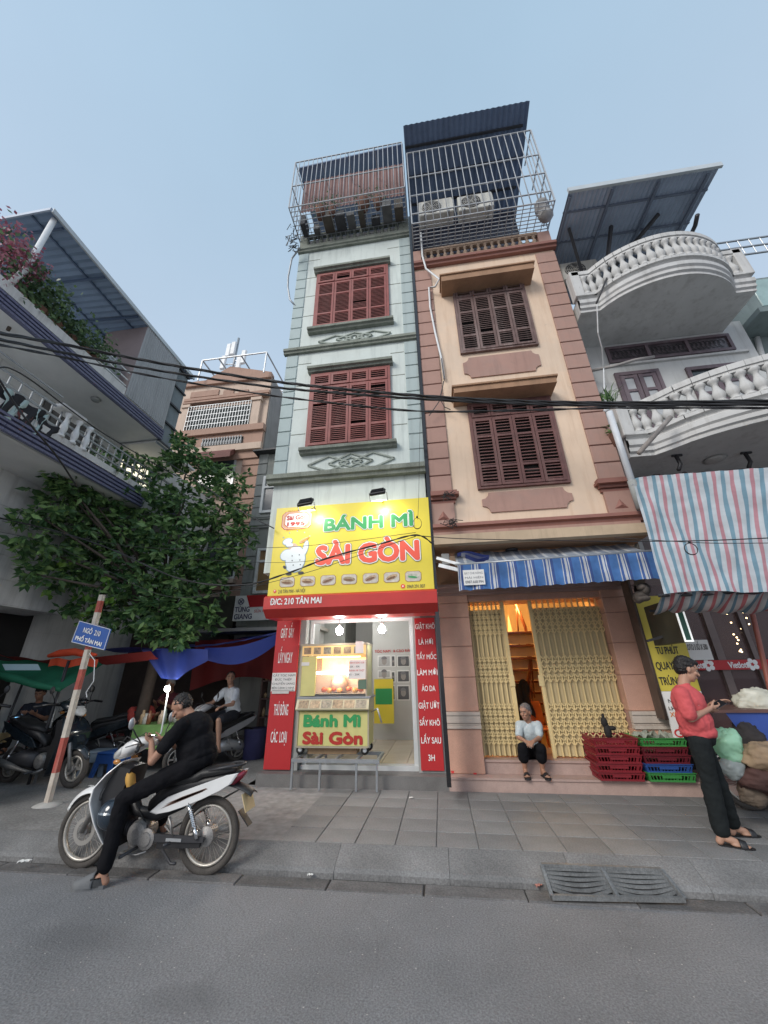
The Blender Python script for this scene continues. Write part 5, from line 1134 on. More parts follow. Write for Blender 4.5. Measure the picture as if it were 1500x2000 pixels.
# projecting light box, green face with white rim
pb_ = thing('light_box_sign', 'unlit projecting box sign with dark faces and white rimmed green edge', 'sign', (3.5,5.4,2.2))
ya, yb_ = 5.25, 5.95
A = [PY(1314,1169,ya),PY(1332,1169,ya),PY(1349,1252,ya),PY(1333,1254,ya)]
bx_0, bx_1 = (A[0].x+A[3].x)/2, (A[1].x+A[2].x)/2; bzt, bzb = A[0].z, A[3].z
MB().bbox(bx_0,bx_1,ya,yb_,bzb,bzt,.004).build('box', mat('dark_olive_face', (.035,.035,.025), .5, .2, 4), pb_)
MB().box(bx_0+.018,bx_1-.018,ya-.006,ya-.001,bzb+.02,bzt-.02).build('edge_panel', mat('dark_green_panel', (.015,.075,.05), .35, .2, 4), pb_)
for (a, b, c_, d) in ((bx_0,bx_0+.018,bzb,bzt),(bx_1-.018,bx_1,bzb,bzt),(bx_0+.018,bx_1-.018,bzt-.02,bzt),(bx_0+.018,bx_1-.018,bzb,bzb+.02)): MB().box(a,b,ya-.012,ya-.001,c_,d).build('rim', mat('glowing_white_rim', (.8,.82,.8), .4, 0, emit=.4), pb_)  # rim made to glow faintly although the box is unlit
mb = MB(); mb.bar((bx_0-.12,5.6,bzt-.1),(bx_0,5.6,bzt-.1),.03); mb.bar((bx_0-.2,5.7,bzb+.05),(bx_0,5.7,bzb+.1),.03); mb.build('bracket', STEELD, pb_)
# thin corner post between peach house and shop, with conduit
t = MB(); t.box(x0b-.05,x0b-.012,YB-.02,YB+.2,1.0,3.0); t.tube([(x0b-.06,YB-.05,2.9),(x0b-.055,YB-.05,1.0)], .014, 6); tag(t.build('conduit', mat('dirty_brown_metal', (.09,.06,.045), .7, .3, 6)), 'dirty brown conduit down the corner beside the yellow board', 'pipe')
# rag bundle at the awning end
for k, (px, py) in enumerate(((1262,1165),)):
    c = PY(px, py, 5.3); mb = MB()
    for q in range(9): mb.ell(c+V((rnd.uniform(-.12,.14),rnd.uniform(-.08,.08),rnd.uniform(-.1,.12))), (rnd.uniform(.05,.09),.06,rnd.uniform(.04,.08)), 9, 6)
    tag(mb.build('rag_bundle', mat('grey_brown_rag', (.10,.085,.075), .9, .4, 12, .5, 30)), 'bundled brown rags tied at the right end of the awning', 'rags')
# ---------------- further house at the far right with roof cage
fr_ = thing('far_house', 'grey green house with a barred roof terrace at the right edge', 'house', (8.5,6.8,.15))
FX = RXE+.08; FY = 6.9
mb = MB(); mb.box(FX,14,FY,16,.15,PY(1470,545,FY).z); mb.build('wall', mat('dim_green_wall', (.22,.27,.27), .8, .2, 1.5, streak=.4), fr_)
zA = PY(1450,612,FY-.6).z
mb = MB(); mb.box(FX,14,FY-.7,FY,zA-.12,zA); mb.build('balcony_slab', mat('dim_green_wall', (.22,.27,.27), .8, .2, 1.5), fr_)
for i in range(14): MB().bbox(FX+.1+i*.42,FX+.48+i*.42,FY-.705,FY-.68,zA+.02,zA+.78,.01).build('parapet_tile', mat('mint_glass_tile', (.30,.42,.41), .2, .15, 4, rand=.3), fr_)
tg = [PY(1380,482,6.2), PY(1500,458,6.2), PY(1400,505,6.2)]
cgz0 = tg[2].z; cgz1 = (tg[0].z+tg[1].z)/2
cg = MB(); cx_ = tg[0].x
for z in (cgz0, (cgz0+cgz1)/2, cgz1): cg.bar((cx_,6.2,z),(12,6.2,z),.03); cg.bar((cx_,6.2,z),(cx_,8.2,z),.03)
cg.bar((cx_+.8,6.2,cgz0-.8),(cx_+2.2,6.2,cgz1),.03); cg.bar((cx_+2.4,6.2,cgz0-.8),(cx_+1.1,6.2,cgz0+.1),.03)
g_ = cg.build('cage_frame', STEELG, fr_)
bm_ = MB().tube([(0,0,0),(0,0,cgz1-cgz0)], .012, 5).mesh('bar', STEELG)
for i in range(26): inst(bm_, 'bar', (cx_+.2+i*.22,6.2,cgz0), g_)
MB().tube([PY(1478,660,6.85), PY(1500,735,6.85), V((PY(1500,735,6.85).x,6.85,3))], .05, 8).build('downpipe', STEELW, fr_)
# ================================================================= LEFT HOUSE WITH BALCONIES ALONG THE LANE
lb = thing('corner_house', 'grey white house with blue tiled balcony edges along the left of the lane', 'house', (-9,8,.15))
WX, BX2, BX1 = -8.2, -7.0, -6.2
def zX(px, py, X): return PX(px, py, X).z
b2 = (PX(118,689,BX2).z+PX(315,865,BX2).z)/2; b1 = (PX(0,829,BX1).z+PX(165,939,BX1).z)/2
y2e = PX(313,862,BX2).y
LW = mat('grey_white_lane_wall', (.64,.64,.63), .85, .16, 1.2, .15, 40, streak=.5, scol=(.22,.215,.21))
mb = MB(); mb.box(-16,WX,3.0,14,.1,b2+.3); mb.build('wall', LW, lb)
# rendered wall courses as shallow boards on the upper wall
for k in range(9):
    z = b1+.4+k*.24
    if z < b2-.1: MB().box(WX-.01,WX+.012,3.0,14,z,z+.215).build('wall_board', LW, lb)
for k in range(8): MB().box(WX-.01,WX+.010,3.0,14,.3+k*.55,.3+k*.55+.535).build('wall_board', LW, lb)
# upper balcony: slab, ribbed blue edge tiles
SLABM = mat('white_soffit', (.68,.68,.675), .8, .12, 1.2, .1, 40, streak=0)
mb = MB(); mb.box(WX,BX2-.02,1.5,y2e,b2+.02,b2+.22); mb.box(WX,BX2-.06,y2e,y2e+1.6,b2-.05,b2+.02); mb.build('balcony_slab', SLABM, lb)
def tiles(X, y0, y1, z0, n, par):
    tm = MB().prism([(X-.03,0,0),(X+.03,0,.01),(X+.035,0,.05),(X-.02,0,.075),(X-.03,0,.07)], (0,.195,0)).mesh('edge_tile', BLUETILE)
    k = 0
    for r_ in range(n):
        y = y0
        while y < y1-.1: inst(tm, 'edge_tile', (0,y,z0+r_*.078), par); y += .2; k += 1
    return k
tiles(BX2, 2.6, y2e, b2, 4, lb)
MB().box(BX2-.05,BX2-.031,1.5,y2e,b2,b2+.34).build('slab_edge', mat('blue_edge_paint', (.10,.105,.19), .6, .15, 3), lb)
MB().box(WX,BX2-.01,y2e-.0,y2e+.012,b2+.005,b2+.34).build('slab_end', mat('blue_edge_paint', (.10,.105,.19), .6, .15, 3), lb)
mb = MB(); mb.box(BX2-.16,BX2-.01,1.5,y2e,b2+.34,b2+.55); mb.build('parapet', LW, lb)
# lower balcony
mb = MB(); mb.box(WX,BX1-.02,1.5,9,b1,b1+.2); mb.build('balcony_slab', SLABM, lb)
tiles(BX1, 2.9, 6.5, b1, 4, lb); MB().box(BX1-.05,BX1-.031,1.5,8,b1,b1+.34).build('slab_edge', mat('blue_edge_paint', (.10,.105,.19), .6, .15, 3), lb)
mb = MB(); mb.box(BX1-.15,BX1-.0,1.5,8,b1+.34,b1+.46); mb.build('parapet', LW, lb)
rail = MB(); 
for z in (b1+.95,b1+.75,b1+.6): rail.bar((BX1-.08,1.5,z),(BX1-.08,8,z),.03)
rl_ = rail.build('railing', STEELG, lb)
bm_ = MB().bar((0,0,0),(0,0,.5),.02).mesh('bar', STEELG); 
for i in range(34): inst(bm_, 'bar', (BX1-.08,2.2+i*.17,b1+.46), rl_)
pb = PX(110,842,BX1).y; MB().bbox(BX1-.2,BX1+.05,pb-.1,pb+.4,b1+.92,b1+1.02,.02).build('rail_cap', LW, lb)
bw = baluster_mesh(.5, .06, STEELW)
for i in range(3): inst(bw, 'baluster', (BX1-.02,pb+.1+i*.22,b1+.44), rl_)
# dark shuttered opening and lit window on wall
o0, o1 = PX(85,780,WX), PX(190,860,WX)
oz0, oz1 = b1+.5, PX(85,778,WX).z
mb = MB(); ya, yb2 = o0.y, PX(192,850,WX).y; mb.box(WX+.012,WX+.05,ya,yb2,oz0,oz1); w_ = mb.build('window', mat('dark_slatted_wood', (.10,.095,.09), .7, .3, 4, .3, 30, streak=.4), lb)
for k in range(7): y = ya+(yb2-ya)*(k+.1)/7; MB().box(WX+.051,WX+.075,y,y+(yb2-ya)/8,oz0,oz1-.04).build('board', mat('grey_board', (.13,.125,.12), .8, .2, 5, .3, 30, streak=.4), w_)
l0 = PX(249,885,WX+.1); l1 = PX(278,905,WX+.1)
t = thing('lit_window', 'small barred window glowing warm white above the tree', 'window', (WX+.1,(l0.y+l1.y)/2,l0.z-.6))
ly0, ly1 = l0.y, l1.y+.5; lz1 = l0.z; lz0 = lz1-.75
MB().box(WX+.02,WX+.05,ly0,ly1,lz0,lz1).build('pane', mat('glowing_pane', (.8,.78,.6), .5, 0, emit=.9, ecol=(1,.93,.70)), t)
for k in range(4): y = ly0+(ly1-ly0)*k/3; MB().bar((WX+.08,y,lz0),(WX+.08,y,lz1),.02).build('bar', STEELD, t)
for k in range(4): z = lz0+(lz1-lz0)*k/3; MB().bar((WX+.085,ly0,z),(WX+.085,ly1,z),.02).build('bar', STEELD, t)
# arched ac hose, wall bracket light, awning post
MB().tube([PX(150,840,BX1-.2), PX(190,860,WX+.1), PX(215,888,WX+.1), PX(224,905,WX+.1), PX(222,925,WX+.1)], .035, 8).build('hose', GREY_PLASTER, lb)
tag(MB().tube([PZ(187,780,b2-.005),PZ(187,780,b2-.005)-V((0,0,.04))], [.10,.08], 12).build('ceiling_light', GREY_PLASTER), 'round grey light fitting under the upper left balcony', 'lamp')
# ground level door hood and dark doorway at far left
hzz = PX(0,1180,-7.6).z
d0, d1 = PX(0,1200,WX), PX(55,1230,WX)
MB().box(WX+.013,WX+.04,4.2,PX(50,1240,WX).y,.2,PX(20,1195,WX).z).build('doorway', DARKV, lb)
MX = -7.35; MB().box(WX,MX,3.0,PX(122,1190,MX).y,PX(0,1182,MX).z,b1-.001).build('jutting_wall', LW, lb)
for k in range(5): MB().box(MX,MX+.012,3.0,PX(122,1190,MX).y-.02,PX(0,1182,MX).z+.02+k*.40,PX(0,1182,MX).z+.405+k*.40).build('wall_board', LW, lb)
# sheet metal roof with fascia, post, side sheets
rz = (PX(103,408,BX2).z+PX(380,745,BX2).z)/2; ry0, ry1 = PX(103,408,BX2).y, PX(378,742,BX2).y
n_ = 60
mb = MB(); mb.sheet(lambda u, v: (BX2-4.5*v, ry0+(ry1-ry0)*u, rz+.35*v+.015*(1 if int(round(u*n_)) % 2 else -1)), n_, 1, smooth=False); mb.build('roof_sheet', mat('veiled_sheet_underside', (.24,.33,.47), .5, .2, 1.2, streak=0), lb)  # underside colour lifted to a brighter blue for the veiling flare
MB().box(BX2-.0,BX2+.04,ry0,ry1,rz-.05,rz+.06).build('roof_edge', mat('pale_gutter', (.5,.55,.58), .5, .1, 3), lb); MB().box(BX2-4.5,BX2,ry0-.03,ry0,rz-.03,rz+.05).build('roof_edge', mat('veiled_blue_grey_sheet', (.26,.34,.46)), lb)
for k in range(5): y = ry0+.3+(ry1-ry0-.5)*k/4; MB().bar((BX2-.05,y,rz-.05),(BX2-4.5,y,rz+.28),.04).build('rafter', mat('blue_rafter', (.10,.15,.24), .5, .1, 3), lb)
for k in range(4): x = BX2-.5-k*1.0; MB().bar((x,ry0,rz-.02+.35*(BX2-x)/4.5),(x,ry1,rz-.02+.35*(BX2-x)/4.5),.035).build('purlin', mat('blue_rafter', (.10,.15,.24), .5, .1, 3), lb)
pp0 = PX(24,572,BX2-.08); MB().tube([(BX2-.08,pp0.y-.1,b2+.5),(BX2-.08,pp0.y,b2+1.1),(BX2-.08,pp0.y+.0,rz-.03)], .05, 10).build('roof_post', STEELW, lb)
MB().box(-12,-11.9,ry0,14,b2,rz+.4).build('terrace_back_wall', mat('dim_terrace_wall', (.10,.13,.17), .9, .2, 2), lb)
sy0, sy1 = PX(275,640,BX2).y, PX(320,700,BX2).y
GSH = mat('ribbed_grey_sheet', (.36,.37,.38), .6, .12, 1.5, streak=.3); n_ = 40
y_a, y_b, y_c = PX(262,740,BX2+.02).y, PX(318,860,BX2+.02).y, PX(372,760,BX2+.02).y
y_a = PX(243,775,BX2).y; y_b = y2e-.02
mb = MB(); mb.sheet(lambda u, v: (BX2+.01+.01*(1 if int(round(u*n_)) % 2 else -1), y_a+(y_b-y_a)*u, b2+.36+(rz-.06-b2-.36)*v), n_, 1, smooth=False); mb.build('side_sheet', GSH, lb)
MB().box(BX2-1.2,BX2,y_a-.01,y_a,b2+.36,rz-.06).build('side_sheet_return', mat('dull_pink_sheet', (.28,.23,.23), .6, .12, 2), lb)
mb = MB(); mb.sheet(lambda u, v: (BX2-.1+.012*(1 if int(round(u*24)) % 2 else -1), y_b+(ry1-.1-y_b)*u, b2-.1+(rz-.1-b2+.1)*v), 24, 1, smooth=False); mb.build('corrugated_wall', mat('dull_blue_grey_corrugated', (.25,.29,.31), .6, .2, 2, streak=.4), lb)
for k in range(5): z = b2+(rz-b2-.1)*k/4; MB().bar((BX2-.06,y_b,z),(BX2-.06,ry1-.1,z),.05).build('batten', STEELD, lb)
# barred railing on upper balcony between plants and sheet
mb = MB()
for z in (b2+.62,b2+.8,b2+1.0): mb.bar((BX2-.05,PX(190,700,BX2).y,z),(BX2-.05,y_a,z),.025)
mb.build('railing', STEELW, lb)
tk = thing('water_tank', 'pale rounded water tank on the upper left balcony', 'tank', (BX2-.7,PX(222,720,BX2-.7).y,b2+.5)); MB().lathe(root_of(tk)+V((0,-.25,.0)), [(.38,0),(.40,.1),(.40,.8),(.30,.95),(.05,1.0)], 16).build('tank_body', mat('pale_tank', (.33,.35,.37), .5, .15, 3), tk)
# bougainvillea and plants along the parapet
mb = MB(); 
def petals(mb, c, rad, n_, mi, sz, squash=(1,1,1)):
    for q in range(n_):
        g3 = [max(-1.7, min(1.7, rnd.gauss(0,1)))*rad for _ in range(3)]; p = c+V(g3); d = V((rnd.uniform(-1,1),rnd.uniform(-1,1),rnd.uniform(-1,1))).normalized()*sz*rnd.uniform(.7,1.3); e = d.cross(V((rnd.uniform(-1,1),rnd.uniform(-1,1),rnd.uniform(-1,1)))).normalized()*sz*.35
        mb.add([p-d*.5,p+e,p+d*.5,p-e],[(0,1,2,3)],mi)
for (px, py, r_, n_) in ((8,470,.20,190),(25,490,.22,220),(12,515,.22,200),(45,505,.16,130),(65,530,.12,90),(5,545,.15,110),(55,545,.10,50)): petals(mb, PX(px,py,BX2-.2), r_, n_, 1, .075)
for (px, py, r_, n_) in ((10,500,.25,200),(50,560,.20,170),(75,575,.2,170),(95,590,.2,170),(30,560,.2,110),(60,600,.18,90)): petals(mb, PX(px,py,BX2-.25), r_, n_, 2, .10)
bp = PX(40,600,BX2-.3); mb.tube([bp+V((0,0,-.6)), bp+V((0,0,.2)), PX(20,500,BX2-.3)], .03, 6)
bo = mb.build('bougainvillea', [BARK, BOUG, LEAF2]); tag(bo, 'pink flowering bougainvillea spilling beside the white roof post', 'bougainvillea')
for k, (px, py, r_, lab) in enumerate(((112,622,.20,'bushy green shrub right of the bougainvillea on the parapet'),(140,650,.17,'low yellowish plant at the middle of the parapet'),(168,668,.24,'tall leafy shrub at the middle of the upper left parapet'),(190,690,.20,'leafy shrub at the right end of the parapet plants'),(92,578,.22,'tall dark shrub close behind the bougainvillea'))):
    mb = MB(); c = PX(px, py, BX2-.22); mb.lathe((c.x,c.y,b2+.55), [(.10,0),(.14,.2),(.13,.22)], 10); mb.tube([(c.x,c.y,b2+.6), c], .015, 5); petals(mb, c, r_, 330, 1, .09)
    tag(mb.build('shrub', [mat('terracotta_pot', (.20,.10,.07), .8, .2, 5), LEAF2]), lab, 'shrub')
# washing on the lower balcony
WASH = [('black_shirt',(.02,.02,.025),'black shirt at the left end of the balcony washing'),('pale_shirt',(.42,.55,.55),'pale mint shirt on the left balcony washing line'),('black_shirt',(.02,.02,.03),'wide black garment in the middle of the balcony washing'),('red_brown_shorts',(.15,.05,.05),'red brown shorts on the balcony washing line'),('pale_shirt',(.45,.5,.5),'narrow pale towel on the balcony washing line'),('black_shirt',(.02,.02,.025),'black top with white collar at the right of the washing')]
for k, (px, py, w_) in enumerate(((8,775,.45),(28,785,.30),(55,800,.42),(44,822,.20),(78,818,.16),(92,838,.30))):
    c = PX(px, py, BX1-.0); nm, cl, lab = WASH[k]
    mb = MB(); mb.sheet(lambda u, v: (c.x+.03*math.sin(u*9+v*3), c.y+(u-.5)*w_*(1.15 if v < .3 else .8), c.z+.12-v*(.45 if k != 3 else .28)+.02*math.sin(u*8)), 10, 8)
    tag(mb.build('hanging_'+('towel' if k == 4 else 'shorts' if k == 3 else 'shirt'), mat('wash_%s_%d' % (nm, 0) if 0 else nm+'_cloth', cl, .85, .15, 6)), lab, 'laundry')
mb = MB(); mb.bar((BX1+.0,2.3,b1+1.12),(BX1+.0,PX(100,830,BX1).y,b1+1.12),.02); tag(mb.build('washing_line', STEELG), 'metal drying rail along the lower left balcony', 'rail')
# ================================================================= HOUSE AT THE END OF THE LANE
pk = thing('lane_house', 'tall pink and cream house with barred loggia at the end of the lane', 'house', (-8.5,12.2,.15))
PYH = 12.0
def P12(x, y): return PY(x, y, PYH)
def bx(par, nm, m, x0, y0, x1, y1, yo=0.0, d=.05, Y=PYH):
    a, b = PY(x0, y1, Y-yo), PY(x1, y0, Y-yo); o = MB().box(min(a.x,b.x),max(a.x,b.x),Y-yo,Y-yo+d,a.z,b.z).build(nm, m, par); return o
xl, xr = P12(330,900).x, P12(528,760).x
ztop = P12(430,745).z
PINKW = mat('pinkish_terracotta_wall', (.38,.235,.175), .75, .12, 2, streak=.3, bump=.1); CREAMW = mat('cream_wall', (.56,.43,.34), .75, .1, 2, streak=.25)
mb = MB(); mb.box(xl-1.5,xr,PYH,20,.1,P12(430,790).z); mb.box(xl-.6,xr,PYH,20,P12(430,790).z,ztop); mb.build('wall', CREAMW, pk)
SIDEW = mat('grey_side_wall', (.27,.26,.25), .9, .15, 1.5, .2, 30, streak=.4)
zr0 = P12(500,745).z; MB().box(xr,xr+.05,PYH+.05,19,.1,zr0+.1).build('side_wall', SIDEW, pk)
MB().box(xr+.05,xr+1.6,14.0,19,.1,PY(535,800,14).z).build('side_wing', mat('pale_side_wing', (.42,.38,.36), .9, .12, 1.5, streak=.3), pk); MB().box(xr,xr+1.7,13.9,19,PY(535,800,14).z,PY(535,800,14).z+.06).build('wing_roof', mat('dull_purple_sheet', (.15,.13,.18), .7, .1, 2), pk)
for (x0, x1) in ((385,432),(434,461),(464,489)): bx(pk, 'relief_panel', PINKW, x0-(14 if x0 == 385 else 0), 760, x1-4, 777, .05)
for (y0, y1, m_, yo) in ((748,756,PINKW,.14),(779,784,PINKW,.12),(788,791,PINKW,.2)): 
    a, b = P12(362,y1+4), P12(492,y0-2); MB().box(a.x,xr+.02,PYH-yo,PYH+.0,a.z,a.z+(P12(430,y0).z-P12(430,y1).z)).build('cornice', m_, pk)
# pediment
a, b, c = P12(392,752), P12(450,730), P12(505,742); MB().prism([(a.x,PYH-.1,ztop-.1),(b.x,PYH-.1,ztop+.75),(xr,PYH-.1,ztop+.1),(xr,PYH-.1,ztop-.1)], (0,.3,0)).build('pediment', PINKW, pk)
# loggia with bars
la0 = rect((372,800),(494,788),(488,836),(366,846), PYH-.02)
MB().box(la0[0],la0[1],PYH-.02,PYH-.005,la0[2],la0[3]).build('loggia_opening', mat('dim_loggia', (.05,.06,.06), .9, .3, 2), pk)
g_ = MB(); 
for k in range(6): z = la0[2]+(la0[3]-la0[2])*k/5; g_.bar((la0[0],PYH-.2,z),(la0[1],PYH-.2,z),.018)
gf = g_.build('grille', STEELG, pk); bm_ = MB().bar((0,0,0),(0,0,la0[3]-la0[2]),.016).mesh('bar', STEELG)
for i in range(24): inst(bm_, 'bar', (la0[0]+(la0[1]-la0[0])*i/23,PYH-.2,la0[2]), gf)
for (x0, x1) in ((la0[0]-.32,la0[0]-.02),(la0[1]+.02,la0[1]+.4)):
    MB().box(x0,x1,PYH-.16,PYH,la0[2],la0[3]).build('column', CREAMW, pk); MB().box(x0-.05,x1+.05,PYH-.22,PYH,la0[3],la0[3]+.15).build('capital', CREAMW, pk)
MB().box(xl,xr+.05,PYH-.25,PYH,la0[2]-.3,la0[2]-.001).build('loggia_sill', PINKW, pk)
bz_ = rect((395,862),(476,852),(474,866),(395,877), PYH-.1)
MB().box(xl,xr,PYH-.12,PYH,bz_[2]-.7,la0[2]-.301).build('parapet', PINKW, pk)
MB().box(bz_[0],bz_[1],PYH-.135,PYH-.121,bz_[2],bz_[3]).build('parapet_opening', mat('dim_loggia', (.05,.06,.06), .9, .3, 2), pk)
bm2 = baluster_mesh(bz_[3]-bz_[2], .05, BALW)
for i in range(15): inst(bm2, 'baluster', (bz_[0]+(bz_[1]-bz_[0])*(i+.5)/15,PYH-.19,bz_[2]), pk)
MB().box(xl,xr+.05,PYH-.25,PYH-.12,bz_[2]-.35,bz_[2]-.05).build('parapet_ledge', CREAMW, pk)
for i in range(16):
    z = bz_[2]-1.0-i*.5
    if z > 3: MB().bbox(xr-.75,xr-.02,PYH-.05,PYH,z,z+.46,.02).build('quoin', PINKW, pk)
# bay window roof and windows partly behind the tree
q = P12(430,888); MB().prism([(q.x-1.3,PYH-.7,q.z-.35),(q.x+.9,PYH-.7,q.z-.35),(q.x+.7,PYH,q.z+.25),(q.x-1.1,PYH,q.z+.25)], (0,0,-.25)).build('bay_roof', mat('maroon_tile', (.16,.06,.05), .7, .2, 5), pk)
for (px, py, w_, h_) in ((425,925,1.5,1.6),(380,1000,1.3,1.7),(430,1090,1.4,1.6)):
    c = P12(px, py); f = MB().box(c.x-w_/2,c.x+w_/2,PYH-.06,PYH-.01,c.z-h_/2,c.z+h_/2).build('window', ALU, pk); MB().box(c.x-w_/2+.08,c.x+w_/2-.08,PYH-.07,PYH-.061,c.z-h_/2+.08,c.z+h_/2-.08).build('pane', GLASSD, f)
    MB().box(c.x-w_/2-.1,c.x+w_/2+.1,PYH-.3,PYH,c.z-h_/2-.2,c.z-h_/2-.05).build('sill', CREAMW, pk)
bx(pk, 'ground_floor_band', PINKW, 365, 1130, 452, 1155, .15, .1)
MB().box(xl-1,xr,PYH-.3,PYH-.16,.1,3.6).build('dark_shop_front', mat('dark_shop', (.035,.03,.03), .8, .3, 2), pk)
# roof frame and aerial mast
fr = MB(); YF = 11.6
A, B, C_, D = PY(396,703,YF), PY(521,688,YF), PY(537,717,YF+1.8), PY(420,735,YF+1.8)
zt_ = B.z; A.z = zt_; 
x0, x1 = A.x, B.x; z0 = ztop-.2
for (p, q_) in (((x0,YF,zt_),(x1,YF,zt_)),((x0,YF,zt_),(x0,YF+2.5,zt_)),((x1,YF,zt_),(x1,YF+2.5,zt_)),((x0,YF+2.5,zt_),(x1,YF+2.5,zt_)),((x0,YF,zt_),(x0,YF,z0)),((x1,YF,zt_),(x1,YF,z0)),((x1,YF+2.5,zt_),(x1,YF+2.5,z0)),((x0+.8,YF,zt_),(x0+.8,YF+2.5,zt_)),((x0+1.9,YF,zt_),(x0+1.9,YF+2.5,zt_))): fr.bar(p, q_, .05)
fr.build('roof_frame', STEELG, pk)
am = thing('antenna_mast', 'cluster of white phone antenna panels on the lane house roof', 'antenna', PY(452,735,13)); c = root_of(am)
MB().tube([c, c+V((0,0,2.6))], .06, 8).build('mast', STEELG, am)
for k, (dx, dz) in enumerate(((-.5,.8),(-.1,1.7),(.35,.7),(.55,1.0),(-.35,1.6))): MB().bbox(c.x+dx-.13,c.x+dx+.13,c.y-.2,c.y-.05,c.z+dz-.4,c.z+dz+.5,.04).build('panel', STEELW, am); MB().bar(c+V((dx,-.05,dz)), c+V((0,0,dz)), .04).build('arm', STEELG, am)
# ================================================================= GREY HOUSE beside the green one
gh = thing('grey_house', 'grey rendered house with white framed windows behind the green house', 'house', (-4.2,9.2,.15))
YH = 9.0; gl = (PY(505,900,YH).x+PY(470,1180,YH).x)/2-.0; gzt = PY(520,888,YH).z
MB().box(gl,-2.2,YH,17,.1,gzt).build('wall', mat('grey_render', (.30,.31,.29), .85, .14, 1.4, .2, 40, streak=.5), gh)
MB().box(gl-.12,-2.2,YH-.25,YH+1,gzt,gzt+.05).build('roof_sheet', STEELD, gh)
for (px, py0, py1) in ((512,932,1003),(500,1072,1160)):
    x0 = PY(px, (py0+py1)/2, YH).x; z0, z1_ = PY(px, py1, YH).z, PY(px, py0, YH).z
    f = MB(); f.box(x0,x0+.07,YH-.06,YH-.005,z0,z1_); f.box(x0+.9,x0+.97,YH-.06,YH-.005,z0,z1_); f.box(x0+.07,x0+.9,YH-.06,YH-.005,z1_-.07,z1_); f.box(x0+.07,x0+.9,YH-.06,YH-.005,z0,z0+.07); f.box(x0+.07,x0+.9,YH-.06,YH-.005,z1_-.40,z1_-.34); f.box(x0+.45,x0+.51,YH-.06,YH-.005,z0+.07,z1_-.4)
    w_ = f.build('window', STEELW, gh); MB().quad((x0,YH-.01,z0),(x0+.97,YH-.01,z0),(x0+.97,YH-.01,z1_),(x0,YH-.01,z1_)).build('pane', CURTAIN if py0 > 1000 else mat('grey_pane', (.17,.18,.20), .2, .2, 2), w_)
    ledge(gl, -2.4, z0-.45, .14, .10, GREY_PLASTER, gh, y=YH); ledge(gl, -2.4, z0-.18, .1, .06, GREY_PLASTER, gh, y=YH)
for k in range(20): MB().bbox(gl-.01,gl+.28,YH-.03,YH,.6+k*.36,.6+k*.36+.33,.01).build('quoin', GREY_PLASTER, gh)
tg_ = rect((458,1165),(530,1160),(530,1208),(456,1215), 8.6)
t = thing('shop_sign', 'white and red sign reading TUNG GIANG behind the blue tarpaulin', 'sign', (tg_[0],8.6,tg_[2])); MB().box(tg_[0],tg_[1]+.3,8.6,8.66,tg_[2],tg_[3]).build('board', WHITEV, t)
x0 = tg_[0]; W_ = tg_[1]-tg_[0]; H_ = tg_[3]-tg_[2]
MB().prism([(x0+W_*.30,8.598,tg_[3]),(x0+W_*.42,8.598,tg_[2]+H_*.52),(tg_[1]+.3,8.598,tg_[2]+H_*.52),(tg_[1]+.3,8.598,tg_[3])], (0,-.003,0)).build('red_field', RED, t)
text('TÙNG', (x0+.03,8.595,tg_[2]+H_*.34), EX, EZ, W_*.40, .13, mat('navy_ink', (.05,.05,.12), .5, 0), t, bold=.02); text('GIANG', (x0+.03,8.595,tg_[2]+H_*.06), EX, EZ, W_*.48, .13, mat('navy_ink', (.05,.05,.12), .5, 0), t, bold=.02); text('SỬA CHỮA', (x0+W_*.56,8.595,tg_[2]+H_*.30), EX, EZ, W_*.5, .07, REDI, t, bold=.0)
mb = MB(); cx, cz = x0+W_*.17, tg_[2]+H_*.76; mb.tube([(cx+.07*math.cos(a),8.594,cz+.07*math.sin(a)) for a in [i*math.pi/8 for i in range(16)]], .008, 5, closed=True); mb.bar((cx-.05,8.594,cz-.05),(cx+.05,8.594,cz+.05),.015); mb.bar((cx-.05,8.592,cz+.05),(cx+.05,8.592,cz-.05),.015); mb.build('tool_emblem', mat('navy_ink', (.05,.05,.12), .5, 0), t)
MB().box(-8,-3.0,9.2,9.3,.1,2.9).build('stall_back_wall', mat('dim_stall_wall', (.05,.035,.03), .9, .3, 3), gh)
MB().box(gl-.5,-2.6,8.2,9,2.55,2.62).build('pale_canopy', mat('pale_canopy', (.42,.40,.36), .8, .1, 3), gh)
MB().box(gl-1.5,gl-.1,8.9,9.0,2.4,3.5).build('faded_sign', mat('faded_olive_sign', (.06,.06,.045), .8, .2, 3), gh)
